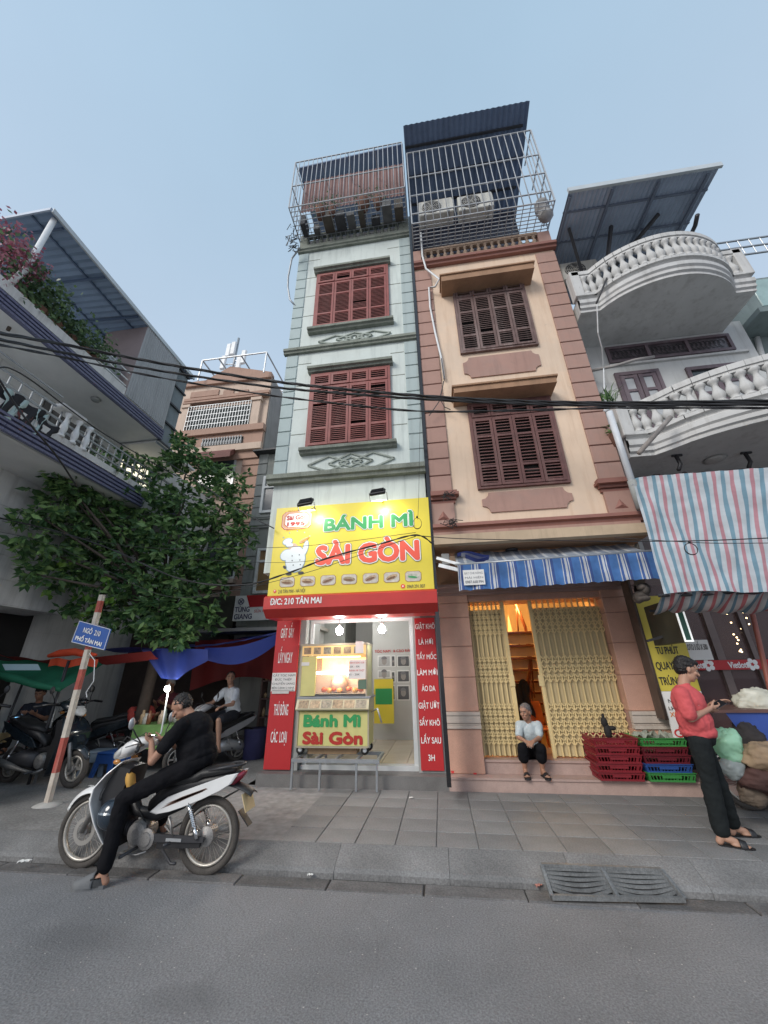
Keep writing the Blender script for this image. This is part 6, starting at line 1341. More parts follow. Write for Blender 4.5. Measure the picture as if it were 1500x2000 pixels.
# ================================================================= TREE
tr = thing('street_tree', 'dense dark green broad leaved tree standing over the lane stalls', 'tree', (-5.6,7.3,.15))
tb = V((-5.7,7.2,.1)); TC = PY(262,1060,6.9)
mb = MB(); limbs = []
mb.tube([tb, tb+V((.03,.02,.9)), tb+V((.12,-.05,1.9)), tb+V((.15,-.1,2.7))], [.13,.11,.10,.09], 9)
top = tb+V((.15,-.1,2.7))
clus = []
for (px, py, Y, r_) in ((130,960,5.9,.42),(190,925,6.3,.48),(250,925,6.6,.55),(330,900,6.8,.42),(370,885,7.0,.42),(400,920,7.1,.45),(450,950,7.2,.42),(462,990,7.2,.36),(80,1010,5.9,.34),(150,1020,6.1,.5),(220,1010,6.3,.6),(290,985,6.6,.6),(360,980,6.9,.55),(420,1020,7.1,.5),(470,1045,7.2,.36),(55,1060,6.0,.25),(110,1085,6.2,.36),(190,1080,6.3,.5),(260,1070,6.5,.6),(330,1060,6.6,.6),(400,1085,6.9,.5),(455,1095,7.1,.34),(60,1120,6.0,.2),(150,1130,6.3,.36),(220,1140,6.4,.48),(290,1135,6.5,.5),(360,1130,6.7,.46),(415,1140,6.9,.33),(190,1190,6.4,.25),(250,1195,6.4,.36),(310,1195,6.4,.42),(370,1195,6.6,.40),(405,1215,6.7,.26),(140,1185,6.3,.16),(300,1235,6.2,.26),(350,1240,6.2,.24),(165,960,6.6,.3),(350,860,7.0,.2),(120,930,5.9,.2)):
    c = PY(px, py, Y)
    if c.x < -6.75: c = PX(px, py, -6.75)
    clus.append((c, r_))
for c, r_ in clus[::2]:
    m1 = top.lerp(c, .45)+V((rnd.uniform(-.15,.15),rnd.uniform(-.15,.15),.15)); mb.tube([top-V((0,0,rnd.uniform(0,.7))), m1, c], [.05,.032,.012], 6)
mb.build('trunk', BARK, tr)
lf = MB()
for c, r_ in clus:
    nt_l = int(330*(r_/.5)**2)+40
    for tw_ in range(nt_l//6):
        d0 = V((rnd.gauss(0,1),rnd.gauss(0,1),rnd.gauss(0,.85))).normalized(); p0 = c+d0*r_*(rnd.random()**.45)*rnd.choice((.9,1.0,1.0,1.25))
        td = (d0+V((rnd.uniform(-.7,.7),rnd.uniform(-.7,.7),rnd.uniform(-.5,.6)))).normalized()
        for q in range(rnd.randint(5,8)):        # a rosette of drooping leaves per twig
            a = V((rnd.uniform(-1,1),rnd.uniform(-1,1),rnd.uniform(-.8,.25))).normalized(); d = (a+td*.5).normalized(); L_ = rnd.uniform(.12,.21); e = d.cross(V((rnd.uniform(-1,1),rnd.uniform(-1,1),rnd.uniform(-.3,1)))).normalized()*L_*.22
            p = p0+td*rnd.uniform(-.05,.06); nrm = d.cross(e).normalized()*L_*.05
            lf.add([p, p+d*L_*.45+e, p+d*L_, p+d*L_*.45-e, p+d*L_*.5-nrm], [(0,1,4),(1,2,4),(2,3,4),(3,0,4)], 0)
lf.build('crown', LEAF, tr)
mb = MB()
for k in range(8): c = clus[rnd.choice((28,29,30,23,24))][0]+V((rnd.uniform(-.3,.3),-.35,rnd.uniform(-.3,.3))); petals(mb, c, .07, 10, 0, .13)
mb.build('young_leaves', leafmat('young_leaf', (.10,.22,.03), (.22,.36,.06)), tr)
# ================================================================= CART ON ITS RACK
RKY = 6.05
rk = thing('steel_rack', 'low grey steel rack on thin legs in front of the shop step', 'rack', (-1.9,6.2,.15))
rz_ = PY(655,1486,RKY).z; rx0, rx1 = PY(570,1483,RKY).x, PY(741,1480,RKY).x
MB().bar((rx0,RKY,rz_),(rx1,RKY,rz_),.05,.045).build('front_rail', STEELG, rk); MB().bar((rx0+.02,6.62,rz_),(rx1-.02,6.62,rz_),.04).build('rear_rail', STEELG, rk)
for i in range(5): x = rx0+.03+(rx1-rx0-.06)*i/4; MB().bar((x,RKY,rz_+.004),(x,6.62,rz_+.004),.035,.03).build('cross_bar', STEELG, rk)
for (px, y_) in ((571,RKY),(625,RKY),(696,RKY),(736,RKY)): x = PY(px,1500,y_).x; MB().bar((x,y_,.15),(x,y_,rz_),.028).build('leg', STEELG, rk)
for x in (rx0+.35,rx1-.1): MB().bar((x,6.6,.3),(x,6.6,rz_),.028).build('leg', STEELG, rk)
kt = thing('food_cart', 'yellow bread cart with lit glass case and green and red lettering', 'food cart', (-1.7,6.5,.6))
KY = 6.30; KD = .45
YC = mat('pale_yellow_cart_panel', (.60,.56,.22), .4, .08, 3, streak=.15); CF = mat('beige_cart_frame', (.45,.40,.30), .4, .15, 4, metal=.3)
cb = rect((581,1389),(720,1389),(719,1458),(581,1458), KY)           # lower box
MB().bbox(cb[0],cb[1],KY,KY+KD,cb[2],cb[3],.008).build('body', YC, kt)
fm = MB()
for x in (cb[0]-.01,cb[1]-.012): fm.box(x,x+.022,KY-.012,KY-.001,cb[2]-.01,cb[3]+.01)
fm.box(cb[0]+.012,cb[1]-.012,KY-.012,KY-.001,cb[2]-.02,cb[2]+.005); fm.build('edge_trim', CF, kt)
a, b = PY(592,1420,KY-.004), PY(706,1397,KY-.004); text('Bánh Mì', (a.x,KY-.003,a.z), EX, EZ, b.x-a.x, .18, GREENI, kt, bold=.06)
a, b = PY(590,1454,KY-.004), PY(710,1432,KY-.004); text('Sài Gòn', (a.x,KY-.003,a.z), EX, EZ, b.x-a.x, .18, mat('deep_red_ink', (.42,.03,.02), .5, 0), kt, bold=.06)
sl_ = rect((578,1366),(720,1364),(720,1388),(578,1388), KY-.06)      # sloping picture shelf
MB().prism([(sl_[0],KY-.06,sl_[2]),(sl_[0],KY-.08,sl_[2]+.02),(sl_[0],KY-.01,sl_[3]),(sl_[0],KY+KD,sl_[3]),(sl_[0],KY+KD,sl_[2])], (sl_[1]-sl_[0],0,0)).build('shelf', mat('cream_cart_shelf', (.50,.46,.30), .4, .1, 4), kt)
for i in range(6):
    x = sl_[0]+.04+i*(sl_[1]-sl_[0]-.06)/6; w2_ = (sl_[1]-sl_[0])/6-.03; n0 = V((x,KY-.0785,sl_[2]+.035)); n1 = V((x,KY-.024,sl_[3]-.02))
    MB().add([n0,n0+V((w2_,0,0)),n1+V((w2_,0,0)),n1],[(0,1,2,3)]).build('picture', mat('cart_picture_%s' % 'abc'[i % 3], ((.34,.25,.15),(.42,.32,.2),(.30,.27,.2))[i % 3], .5, .6, 26), kt)
MB().box(sl_[0]-.005,sl_[1]+.02,KY-.02,KY+KD,sl_[3]+.001,sl_[3]+.03).build('counter', STEELG, kt)
gc = rect((588,1262),(716,1259),(718,1360),(584,1362), KY-.0)        # glass case
GX_, GW = gc[0], gc[1]; gz0, gz1 = sl_[3]+.03, gc[3]
fm = MB()
for x in (GX_,GW-.025):
    for y in (KY,KY+KD-.03): fm.box(x,x+.025,y,y+.025,gz0,gz1)
fm.box(GX_-.01,GW+.01,KY-.01,KY+KD,gz1,gz1+.03); fm.build('case_frame', CF, kt)
MB().quad((GX_+.025,KY+.012,gz0),(GW-.025,KY+.012,gz0),(GW-.025,KY+.012,gz1),(GX_+.025,KY+.012,gz1)).build('glass_pane', mat('clear_glass', (.9,.9,.9), .02, 0, alpha=.12), kt)
hh = (gz1-gz0)
MB().box(GX_+.02,GW-.02,KY-.008,KY+.008,gz1-hh*.20,gz1-.002).build('picture_strip', mat('warm_header_strip', (.66,.48,.22), .5, .1, 3, emit=.25, ecol=(1,.62,.2)), kt)
for i in range(6):
    x = GX_+.05+i*(GW-GX_-.1)/6; MB().quad((x,KY-.010,gz1-hh*.17),(x+.12,KY-.010,gz1-hh*.17),(x+.12,KY-.010,gz1-hh*.035),(x,KY-.010,gz1-hh*.035)).build('picture', mat('cart_picture_%s' % 'abc'[i % 3], (.3,.2,.1), .5, .6, 26), kt)
MB().box(GX_+.03,GX_+.27,KY-.006,KY+.008,gz0+.01,gz1-hh*.22).build('side_panel', YC, kt)
MB().box(GX_+.28,GW-.03,KY+.30,KY+.32,gz1-hh*.52,gz1-hh*.24).build('lit_photo_strip', mat('glowing_food_photo', (.9,.55,.2), .5, .5, 14, emit=2.6, ecol=(1,.50,.10)), kt)
WT = mat('warm_tube_glow', (1,.85,.4), .5, 0, emit=9, ecol=(1,.74,.25)); CT = mat('white_tube_glow', (1,1,1), .5, 0, emit=9, ecol=(1,.96,1))
MB().box(GX_+.14,GW-.12,KY+.04,KY+.06,gz1-hh*.245,gz1-hh*.225).build('warm_tube', WT, kt); MB().box(GX_+.27,GW-.30,KY+.04,KY+.07,gz1-hh*.575,gz1-hh*.52).build('white_tube', CT, kt)
MB().box(GX_+.02,GW-.02,KY+KD-.02,KY+KD-.012,gz0,gz1).build('case_back', mat('pinkish_back', (.50,.40,.40), .4, .1, 3), kt); MB().box(GW-.004,GW+.004,KY+.03,KY+KD-.03,gz0,gz1).build('side_glass', mat('yellowish_side', (.50,.50,.28), .4, .1, 3), kt)
MB().quad((GX_,KY,gz0+.035),(GW,KY,gz0+.035),(GW,KY+KD,gz0+.035),(GX_,KY+KD,gz0+.035)).build('tray', STEELG, kt)
for i, (x, z, cl) in enumerate(((.36,.03,'a'),(.45,.02,'b'),(.53,.04,'a'),(.62,.02,'b'),(.78,.04,'a'),(.88,.02,'b'),(.97,.03,'a'))):
    if GX_+x > GW-.06: continue
    m_ = mat('filling_red', (.50,.10,.04), .5, .4, 30) if cl == 'a' else mat('bread_crust', (.55,.28,.08), .5, .3, 20); MB().ell((GX_+x,KY+.2,gz0+.06+z), (.05,.05,.04), 10, 7).build('filling', m_, kt)
MB().lathe((GX_+.58,KY+.3,gz0+.04), [(.02,0),(.12,.02),(.14,.15),(.10,.24),(.02,.27)], 16).build('rice_cooker', mat('steel_pot_pale', (.55,.42,.38), .3, .1, 4, metal=.3), kt)
nb = rect((682,1289),(716,1287),(717,1325),(680,1327), KY-.015)
MB().box(nb[0],nb[1]-.02,KY-.014,KY-.010,nb[2],nb[3]).build('price_sheet', PAPER, kt)
for i, s in enumerate(('BÁNH MÌ TRỨNG 15-20K','25K - 30K','BÁNH MÌ THỊT','15 - 20K')): text(s, (nb[0]+.01,KY-.014,nb[3]-.06-i*.058), EX, EZ, (nb[1]-nb[0]-.05)*(1 if i % 2 == 0 else .7), .028, BLACKI if i % 2 else REDI, kt, bold=0, thick=.002)
MB().box(GX_+.02,GX_+.15,KY-.012,KY-.008,gz1-hh*.40,gz1-hh*.33).build('price_sheet', PAPER, kt)
MB().box(nb[1]-.14,nb[1]-.01,KY-.0095,KY-.0085,gz0+.10,gz0+.24).build('green_sticker', mat('dark_green_sticker', (.10,.17,.12), .5, .1, 5), kt)
MB().box(GW-.19,GW-.06,KY-.02,KY-.012,gz1-.13,gz1+.05).build('white_box_tag', PAPER, kt)
MB().tube([(cb[1]+.03,KY+.1,cb[3]-.02),(cb[1]+.13,KY+.06,cb[3]+.03),(cb[1]+.2,KY+.02,cb[3]-.16)], .015, 6).build('handle', STEELG, kt)
for (x, y_) in ((cb[0]+.05,KY+.05),(cb[1]-.06,KY+.05),(cb[0]+.07,KY+KD-.06),(cb[1]-.06,KY+KD-.06)):
    r_ = .062; wh = MB().lathe((x,y_-.015,rz_+.022+r_), [(r_*.4,-.002),(r_,0),(r_,.03),(r_*.4,.032)], 14, ax=(0,1,0)).build('castor', RUBBER, kt); MB().lathe((x,y_-.018,rz_+.022+r_), [(.004,0),(r_*.5,.001),(r_*.5,.036)], 10, ax=(0,1,0)).build('hub', STEELW, wh)
    MB().bar((x,y_,rz_+.022+r_),(x,y_,cb[2]),.03,.015).build('castor_fork', STEELG, kt)
MB().box(cb[0]+.15,cb[1]-.2,KY+.1,KY+.35,rz_+.02,rz_+.10).build('under_board', mat('tan_board', (.38,.25,.14), .6, .3, 5), kt)
light('cart_light', 'POINT', ((GX_+GW)/2+.05,KY+.12,gz1-hh*.55), 8, (1,.72,.35), kt, .08)

# ================================================================= CRATES
def crate(name, label, P, m, rz=0.0, w_=.62, d=.42, h=.155, group=None, fill=None):
    mb = MB(); x0, x1, y0, y1 = -w_/2, w_/2, -d/2, d/2; t = .012; tp = .018     # slightly splayed
    for z in (0, h-.030): 
        e = tp*(z/h); hh_ = .030 if z else .022
        mb.box(x0-e,x1+e,y0-e-t,y0-e,z,z+hh_); mb.box(x0-e,x1+e,y1+e,y1+e+t,z,z+hh_); mb.box(x0-e-t,x0-e,y0-e-t,y1+e+t,z+.001,z+hh_-.001); mb.box(x1+e,x1+e+t,y0-e-t,y1+e+t,z+.001,z+hh_-.001)
    e = tp+.008; mb.box(x0-e-t,x1+e+t,y0-e-t,y0-e+.004,h-.006,h); mb.box(x0-e-t,x1+e+t,y1+e-.004,y1+e+t,h-.006,h); mb.box(x0-e-t,x0-e+.004,y0-e,y1+e,h-.0055,h-.0005); mb.box(x1+e-.004,x1+e+t,y0-e,y1+e,h-.0055,h-.0005)
    nx, ny = 13, 9
    for i in range(nx+1):
        x = x0+w_*i/nx
        for (yy, s_) in ((y0-t/2,-1),(y1+t/2,1)): mb.bar((x,yy,.02),(x*(1+2*tp/w_),yy+s_*tp,h-.028),.011 if i % 4 else .03,.008,upv=(0,1,0))
    for j in range(ny+1):
        y = y0+d*j/ny
        for (xx, s_) in ((x0-t/2,-1),(x1+t/2,1)): mb.bar((xx,y,.02),(xx+s_*tp,y*(1+2*tp/d),h-.028),.011,.008,upv=(1,0,0))
    for i in range(9): x = x0+w_*(i+.5)/9; mb.box(x-.018,x+.018,y0,y1,0,.006)
    mb.box(x0,x1,-.02,.02,.001,.007); mb.box(x0,x1,y0+.03,y0+.06,.001,.007); mb.box(x0,x1,y1-.06,y1-.03,.001,.007)
    mb.box(x0+w_*.28,x1-w_*.28,y0-tp*.6-t-.003,y0-tp*.4-t+.006,h*.42,h*.68)
    o = mb.build(name, m); o.location = P; o.rotation_euler = (0,0,rz); return tag(o, label, 'crate', group)
REDC = mat('red_crate_plastic', (.21,.016,.024), .45, .12, 5); REDC2 = mat('wine_crate_plastic', (.13,.012,.02), .45, .12, 5); GRC = mat('green_crate_plastic', (.045,.24,.055), .45, .1, 5); BLC = mat('blue_crate_plastic', (.025,.075,.27), .45, .1, 5)
c0 = PZ(1212,1525,.305); yC = 6.35; 
cxA = (PY(1172,1520,6.12).x+PY(1262,1520,6.12).x)/2; cxB = (PY(1268,1520,6.12).x+PY(1360,1520,6.12).x)/2
wA = PY(1262,1520,6.12).x-PY(1172,1520,6.12).x; wB = PY(1360,1520,6.12).x-PY(1268,1520,6.12).x
zt_a = PY(1215,1442,6.12).z; hA = (zt_a-.305)/5
cw = (wA+wB)/2-.03
lA = ['lowest red crate of the left stack on the pink step','second red crate up in the left stack','middle red crate of the left crate stack','fourth red crate up in the left stack','top red crate of the left stack']
for i in range(5): crate('crate', lA[i], (cxA+rnd.uniform(-.012,.012),yC+rnd.uniform(-.01,.01),.305+i*hA), REDC, rnd.uniform(-.02,.02), cw-.02, .42, hA*1.06, 'crates stacked on the pink step')
lB = ['bright green crate at the bottom of the right stack','blue crate near the bottom of the right stack','dark red crate above the blue crate','dark red crate under the top green crate','green crate on top of the right stack holding plastic bags']
for i, m_ in enumerate((GRC,BLC,REDC2,REDC2,GRC)): crate('crate', lB[i], (cxB+rnd.uniform(-.012,.012),yC+rnd.uniform(-.01,.01),.305+i*hA), m_, rnd.uniform(-.02,.02), cw-.02, .42, hA*1.06, 'crates stacked on the pink step')
ztop_c = .305+5*hA
mb = MB()
for q in range(7): c = V((cxB-.18+q*.065,yC+rnd.uniform(-.1,.1),ztop_c+.01)); mb.sheet(lambda u, v: (c.x+(u-.5)*.16+.02*math.sin(v*9+q), c.y+(v-.5)*.2, c.z+.05*math.sin(u*math.pi)*math.sin(v*math.pi*1.0+q)+.03*math.sin(u*9+q)), 6, 6)
tag(mb.build('plastic_bags', cloth('milky_plastic', (.55,.58,.50), .5)), 'crumpled milky plastic bags in the top green crate', 'bags')
cp = PY(1195,1440,6.2); mb = MB(); BC = mat('black_cloth', (.015,.014,.014), .85, .2, 8)
mb.ell(V((cp.x,6.3,ztop_c+.06)), (.05,.05,.10), 10, 7); mb.ell(V((cp.x-.02,6.3,ztop_c+.17)), (.045,.04,.07), 10, 7); mb.ell(V((cp.x+.06,6.28,ztop_c+.10)), (.05,.05,.03), 10, 6); mb.ell(V((cp.x-.02,6.3,ztop_c+.24)), (.02,.02,.04), 8, 6)
tag(mb.build('black_glove', BC), 'crumpled black work glove sticking up from the top red crate', 'glove')

# ================================================================= STREET SIGN POLE
pb0 = PZ(92,1572,.15); ptop = PY(200,1162,5.10)
sp = thing('street_sign_pole', 'leaning red and white striped pole carrying a blue lane sign', 'sign pole', pb0)
PM = mat('flaking_white_paint', (.55,.50,.43), .7, .2, 8, .3, 40, streak=.6, scol=(.28,.18,.13)); PR = mat('flaking_red_paint', (.38,.08,.06), .7, .25, 8, .3, 40, streak=.5, scol=(.45,.35,.3))
segs = [0,.26,.29,.44,.47,.62,.64,.72,.745,.80,.815,.87,.93,.96,1.0]; d = ptop-pb0
cols_ = [(0,.13,0),(.13,.28,1),(.28,.50,0),(.50,.60,1),(.60,.70,0),(.70,.74,1),(.74,.90,0),(.90,.965,1),(.965,1.0,0)]
for a, b, k in cols_: MB().bar(pb0+d*a, pb0+d*b, .060, .060, upv=(0,1,0)).build('painted_band', PR if k else PM, sp)
MB().lathe(pb0+V((0,0,-.02)), [(.17,0),(.155,.02),(.12,.035),(.07,.05)], 12).build('concrete_footing', mat('pale_cement', (.38,.37,.35), .9, .2, 6, .4, 40), sp)
sg = [PY(155,1212,5.02), PY(217,1229,5.02), PY(204,1270,5.02), PY(139,1254,5.02)]
MB().prism(sg, (0,.012,0)).build('sign_plate', BLUES, sp)
cS = sum(sg, V((0,0,0)))/4
for q in range(4): MB().bar(cS+(sg[q]-cS)*.965-V((0,.003,0)), cS+(sg[(q+1)%4]-cS)*.965-V((0,.003,0)), .006, .004, upv=(0,1,0)).build('border_line', WHITEV, sp)
rx_ = (sg[1]-sg[0]+sg[2]-sg[3]).normalized(); uz_ = (sg[0]-sg[3]+sg[1]-sg[2]).normalized(); Wd = (sg[1]-sg[0]).length; Hd = (sg[0]-sg[3]).length
o_ = sg[3]+V((0,-.004,0)); nn = V((0,-1,0))
text('NGÕ  210', o_+rx_*Wd*.24+uz_*Hd*.54, rx_, uz_, Wd*.52, Hd*.25, WHITEV, sp, bold=.02, thick=.003, normal=nn); text('PHỐ TÂN MAI', o_+rx_*Wd*.09+uz_*Hd*.14, rx_, uz_, Wd*.80, Hd*.20, WHITEV, sp, bold=.035, thick=.003, normal=nn)
MB().tube([pb0+d*.68+V((.04,0,0)), PY(185,1290,5.0), PY(183,1330,5.0), PY(168,1352,5.0), PY(170,1362,5.0)], .005, 5).build('loose_string', STEELW, sp)

# ================================================================= STALL TARPAULINS
tq = thing('tarpaulin', 'large blue tarpaulin roof stretched over the lane stalls', 'tarpaulin', (-4,7.5,2.1))
def quadsheet(P, sag, nu=20, nv=12, wr=.015):
    a, b, c_, d_ = P
    return lambda u, v: (a*(1-u)+b*u)*(1-v)+(d_*(1-u)+c_*u)*v+V((0,wr*math.sin(v*17+u*5),-sag*math.sin(math.pi*u)*(.4+.6*math.sin(math.pi*v))+wr*math.sin(u*21+v*6)))
mb = MB(); mb.sheet(quadsheet([PY(385,1264,6.6),PY(560,1232,6.9),PY(535,1235,8.9),PY(345,1262,8.9)], .06), 24, 12); 
mb.sheet(lambda u, v: PY(400+145*u,1265-30*u+10*math.sin(u*3.1)*1,6.6+.2*u)*(1-v)+PY(400+145*u,1288-34*u*u+16*math.sin(u*3.14),6.65+.2*u)*v, 24, 6); mb.build('sheet', TARPBLUE, tq)
t2 = thing('tarpaulin', 'blue tarpaulin corner hanging like a funnel above the lit bulb', 'tarpaulin', (-4.6,6.5,1.8))
mb = MB(); A_, B_, C2, D2 = PY(275,1266,6.3), PY(403,1268,6.3), PY(404,1290,6.3), PY(345,1352,6.4)
mb.sheet(lambda u, v: (A_*(1-u)+B_*u)*(1-v)+((PY(315,1325,6.4)*(1-u)+PY(362,1330,6.35)*u) if u < .6 else (PY(343,1328,6.36)*(1-(u-.6)/.4)+C2*((u-.6)/.4)))*v+V((0,.04*math.sin(u*14),.0)), 24, 10); mb.sheet(lambda u, v: PY(200+110*u,1268-4*math.sin(u*3.1),6.2)+V((0,.8*v,-.04*math.sin(v*3.1))), 14, 6); mb.build('sheet', TARPBLUE, t2)
t3 = thing('tarpaulin', 'dark red tarpaulin wall hanging under the blue sheet', 'tarpaulin', (-4,8.0,1.6))
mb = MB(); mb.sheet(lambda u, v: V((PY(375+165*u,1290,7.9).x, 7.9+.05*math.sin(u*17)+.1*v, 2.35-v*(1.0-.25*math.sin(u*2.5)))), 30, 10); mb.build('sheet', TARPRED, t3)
t4 = thing('tarpaulin', 'orange red rolled tarpaulin edge behind the leaning pole', 'tarpaulin', (-5.8,6,2))
mb = MB(); P = [PY(x, y, 5.9) for x, y in ((95,1281),(115,1276),(145,1273),(165,1277),(188,1279))]; mb.tube(P, [.03,.06,.06,.05,.02], 8)
mb.sheet(lambda u, v: P[0].lerp(P[-1],u)+V((0,.05+.02*math.sin(u*20),-.05-v*.12+.02*math.sin(u*11))), 16, 4); mb.build('sheet', TARPORANGE, t4)
t5 = thing('tarpaulin', 'long dull red tarpaulin strip sagging at the far left', 'tarpaulin', (-7,6,2))
mb = MB(); mb.sheet(lambda u, v: PY(-20+120*u,1272+10*math.sin(u*2.5)+8*u,5.95)+V((0,.4*v,-.10*v-.02*math.sin(u*9))), 16, 5); mb.sheet(lambda u, v: PY(185+110*u,1280-12*u,6.1)+V((0,.5*v,-.12*math.sin(v*2.8)-.03)), 16, 5); mb.build('sheet', TARPRED, t5)
t6 = thing('tarpaulin', 'green tarpaulin with a pale stripe sagging at the far left', 'tarpaulin', (-7,6.2,1.8))
mb = MB(); mb.sheet(lambda u, v: (PY(-30,1290,6.0)*(1-u)+PY(215,1290,6.4)*u)*(1-v)+(PY(-30,1322,5.7)*(1-u)+PY(118,1350,5.8)*u)*v+V((0,0,-.05*math.sin(u*3.1)*math.sin(v*3.1)+.01*math.sin(u*25+v*9))), 24, 12); mb.build('sheet', TARPGREEN, t6)
mb = MB(); mb.tube([PY(-20,1312,5.68), PY(30,1325,5.68), PY(70,1338,5.7), PY(118,1347,5.75)], [.05,.06,.05,.03], 8); mb.build('rolled_edge', TARPGREEN, t6)
mb = MB(); mb.sheet(lambda u, v: PY(4+70*u+6*v,1297+5*u*0+12*v,5.66), 8, 3); tag(mb.build('plastic_banner', cloth('pale_blue_banner', (.45,.62,.68), .3)), 'pale blue printed plastic lying across the green tarpaulin', 'banner')
for k, (a, b) in enumerate((((135,1290,5.95),(100,1385,5.95)),((130,1300,6.0),(108,1395,6.0)))): tag(MB().tube([PY(*a), V((PY(*b).x,b[2],.16))], .022, 7).build('tent_pole', STEELG if k else STEELD), ['dark steel pole propping the left tarpaulins','galvanised steel pole propping the orange tarpaulin'][k], 'pole')
MB().tube([PY(50,1320,6.6), V((PY(12,1400,6.6).x,6.6,.15))], .02, 6).build('tent_leg', STEELD, t6)
# ---- lit bulb on a stick, stall table, stools
bb = PY(327,1345,6.35); sb = thing('stall_lamp', 'bright bare bulb on a thin upright stick at the lane stall', 'lamp', V((PY(308,1448,6.35).x,6.35,.9)))
MB().ell(bb, .045, 14, 9).build('bulb', BULB, sb); MB().tube([bb+V((-.0,.03,.07)), PY(315,1430,6.38), V((PY(300,1450,6.38).x,6.38,.6))], .012, 6).build('stick', STEELW, sb)
light('stall_light', 'POINT', bb+V((0,-.08,-.03)), 4, (1,.93,.78), sb, .05)
tb_ = thing('stall_table', 'small stall table covered with a green cloth carrying jars and bottles', 'table', V((-5.0,6.9,.15)))
ta0, ta1 = PY(262,1416,6.8), PY(372,1416,6.8)
mb = MB(); mb.box(ta0.x,ta1.x,6.8,7.5,ta0.z-.03,ta0.z); mb.sheet(lambda u, v: (ta0.x+(ta1.x-ta0.x)*u,6.79+.015*math.sin(u*22),ta0.z-v*.36), 20, 4); mb.build('cloth', mat('grass_green_cloth', (.16,.30,.09), .8, .2, 6), tb_)
for (sx, sy) in ((0,0),(1,0),(1,1),(0,1)): x = ta0.x+.05+(ta1.x-ta0.x-.1)*sx; MB().bar((x,6.85+.6*sy,.15),(x,6.85+.6*sy,ta0.z-.03),.04).build('leg', WOODR, tb_)
GCOL = [(.45,.32,.18),(.5,.5,.45),(.28,.12,.06),(.55,.42,.3),(.2,.25,.2),(.5,.2,.1)]
for k in range(16):
    x = ta0.x+.06+(ta1.x-ta0.x-.1)*((k*7)%16)/15; y = 6.9+.4*((k*5)%7)/7; h = rnd.uniform(.10,.26); r_ = rnd.uniform(.03,.055)
    o = MB().lathe((0,0,0), [(r_,0),(r_,h*.65),(r_*.5,h*.8),(r_*.5,h),(r_*.6,h+.01)], 10).build('jar' if h < .18 else 'bottle', mat('stall_jar_%s' % 'abcdef'[k % 6], GCOL[k % 6], .2, .3, 12)); o.location = (x,y,ta0.z+.001); sl__ = (k*7)%16; tag(o, '%s %s %s on the green stall table%s' % ('short' if h < .14 else 'squat' if h < .18 else 'tall' if h > .22 else 'slim', ('tan','pale grey','dark brown','light brown','dull green','red brown')[k % 6], 'jar' if h < .18 else 'bottle', ('','',' by its left end',' right of the left end',' left of the middle',' just left of the middle',' near the middle',' at the middle',' just past the middle',' right of the middle',' well right of the middle',' before the right end',' near the right end',' by its right end',' close to the stick',' at its far right')[sl__] or (' at its far left' if sl__ == 0 else ' next to the leftmost one')), 'jar', 'jars and bottles on the stall table')
SB = mat('blue_stool_plastic', (.03,.10,.34), .4, .1, 5); SGm = mat('grey_blue_stool_plastic', (.20,.26,.33), .4, .1, 5)
small_stool('plastic_stool', 'pale grey blue plastic stool beside the leaning pole', PZ(188,1512,.15), 1.35, SGm, .2); small_stool('plastic_stool', 'deep blue plastic stool in front of the pale one', PZ(214,1515,.15), 1.35, SB, -.1)
small_stool('plastic_stool', 'dark red plastic stool behind the blue stools', PZ(228,1478,.15), 1.5, mat('dark_red_plastic', (.24,.04,.04), .5, .1, 5), .1)
bn = PZ(525,1460,.15); bn = V((PY(497,1450,8.0).x,8.0,.15)); t = MB(); t.lathe(bn, [(.16,0),(.20,.02),(.22,.5),(.24,.52),(.20,.5)], 14); tag(t.build('plastic_bin', mat('dim_violet_bin', (.06,.06,.16), .5, .2, 5)), 'dark violet plastic bin beside the left sign panel', 'bin')
ct = thing('clutter_shelf', 'dim shelf of small goods in the corner beside the red panel', 'shelf', (-3.6,8.4,.15))
for z in (.8,1.15,1.5): MB().box(-3.9,-3.1,8.4,8.7,z,z+.025).build('shelf_board', BROWNWOOD, ct)
for x in (-3.9,-3.12): MB().box(x,x+.03,8.4,8.7,.15,1.9).build('upright', BROWNWOOD, ct)
for k in range(18):
    x = -3.82+(k%6)*.13; z = (.826,1.176,1.526)[k//6]; h = rnd.uniform(.1,.24); MB().lathe((x,8.5,z), [(.035,0),(.035,h*.7),(.015,h*.85),(.015,h)], 8).build('bottle', mat('stall_jar_%s' % 'abcdef'[k % 6], GCOL[k % 6], .2), ct)
# ================================================================= OVERHEAD CABLES
def cable(name, label, pts, r, n_=3, m=BLACKP, twist=True, sag=0):
    mb = MB(); P = [PY(*p) for p in pts]
    # smooth
    Q = []
    for i in range(len(P)-1):
        p0 = P[max(i-1,0)]; p1 = P[i]; p2 = P[i+1]; p3 = P[min(i+2,len(P)-1)]
        for k in range(14):
            t_ = k/14; Q.append(.5*((2*p1)+(p2-p0)*t_+(2*p0-5*p1+4*p2-p3)*t_*t_+(3*p1-p0-3*p2+p3)*t_**3))
    Q.append(P[-1])
    for s_ in range(n_):
        ph = s_*2*math.pi/n_; mb.tube([q+(V((0,math.cos(ph+i*.55),math.sin(ph+i*.55)))*r*1.05 if n_ > 1 else V((0,0,0))) for i, q in enumerate(Q)], r, 6)
    return tag(mb.build(name, m), label, 'cable')
CBK = mat('black_cable_sheath', (.02,.02,.022), .6, .15, 10)
cable('power_cable', 'upper twisted black power cable crossing the whole street view', [(-60,640,2.3),(120,672,3.6),(300,707,4.3),(500,740,4.75),(640,757,4.8),(820,773,4.85),(1000,783,4.85),(1200,787,4.8),(1560,782,4.6)], .014, 3, CBK)
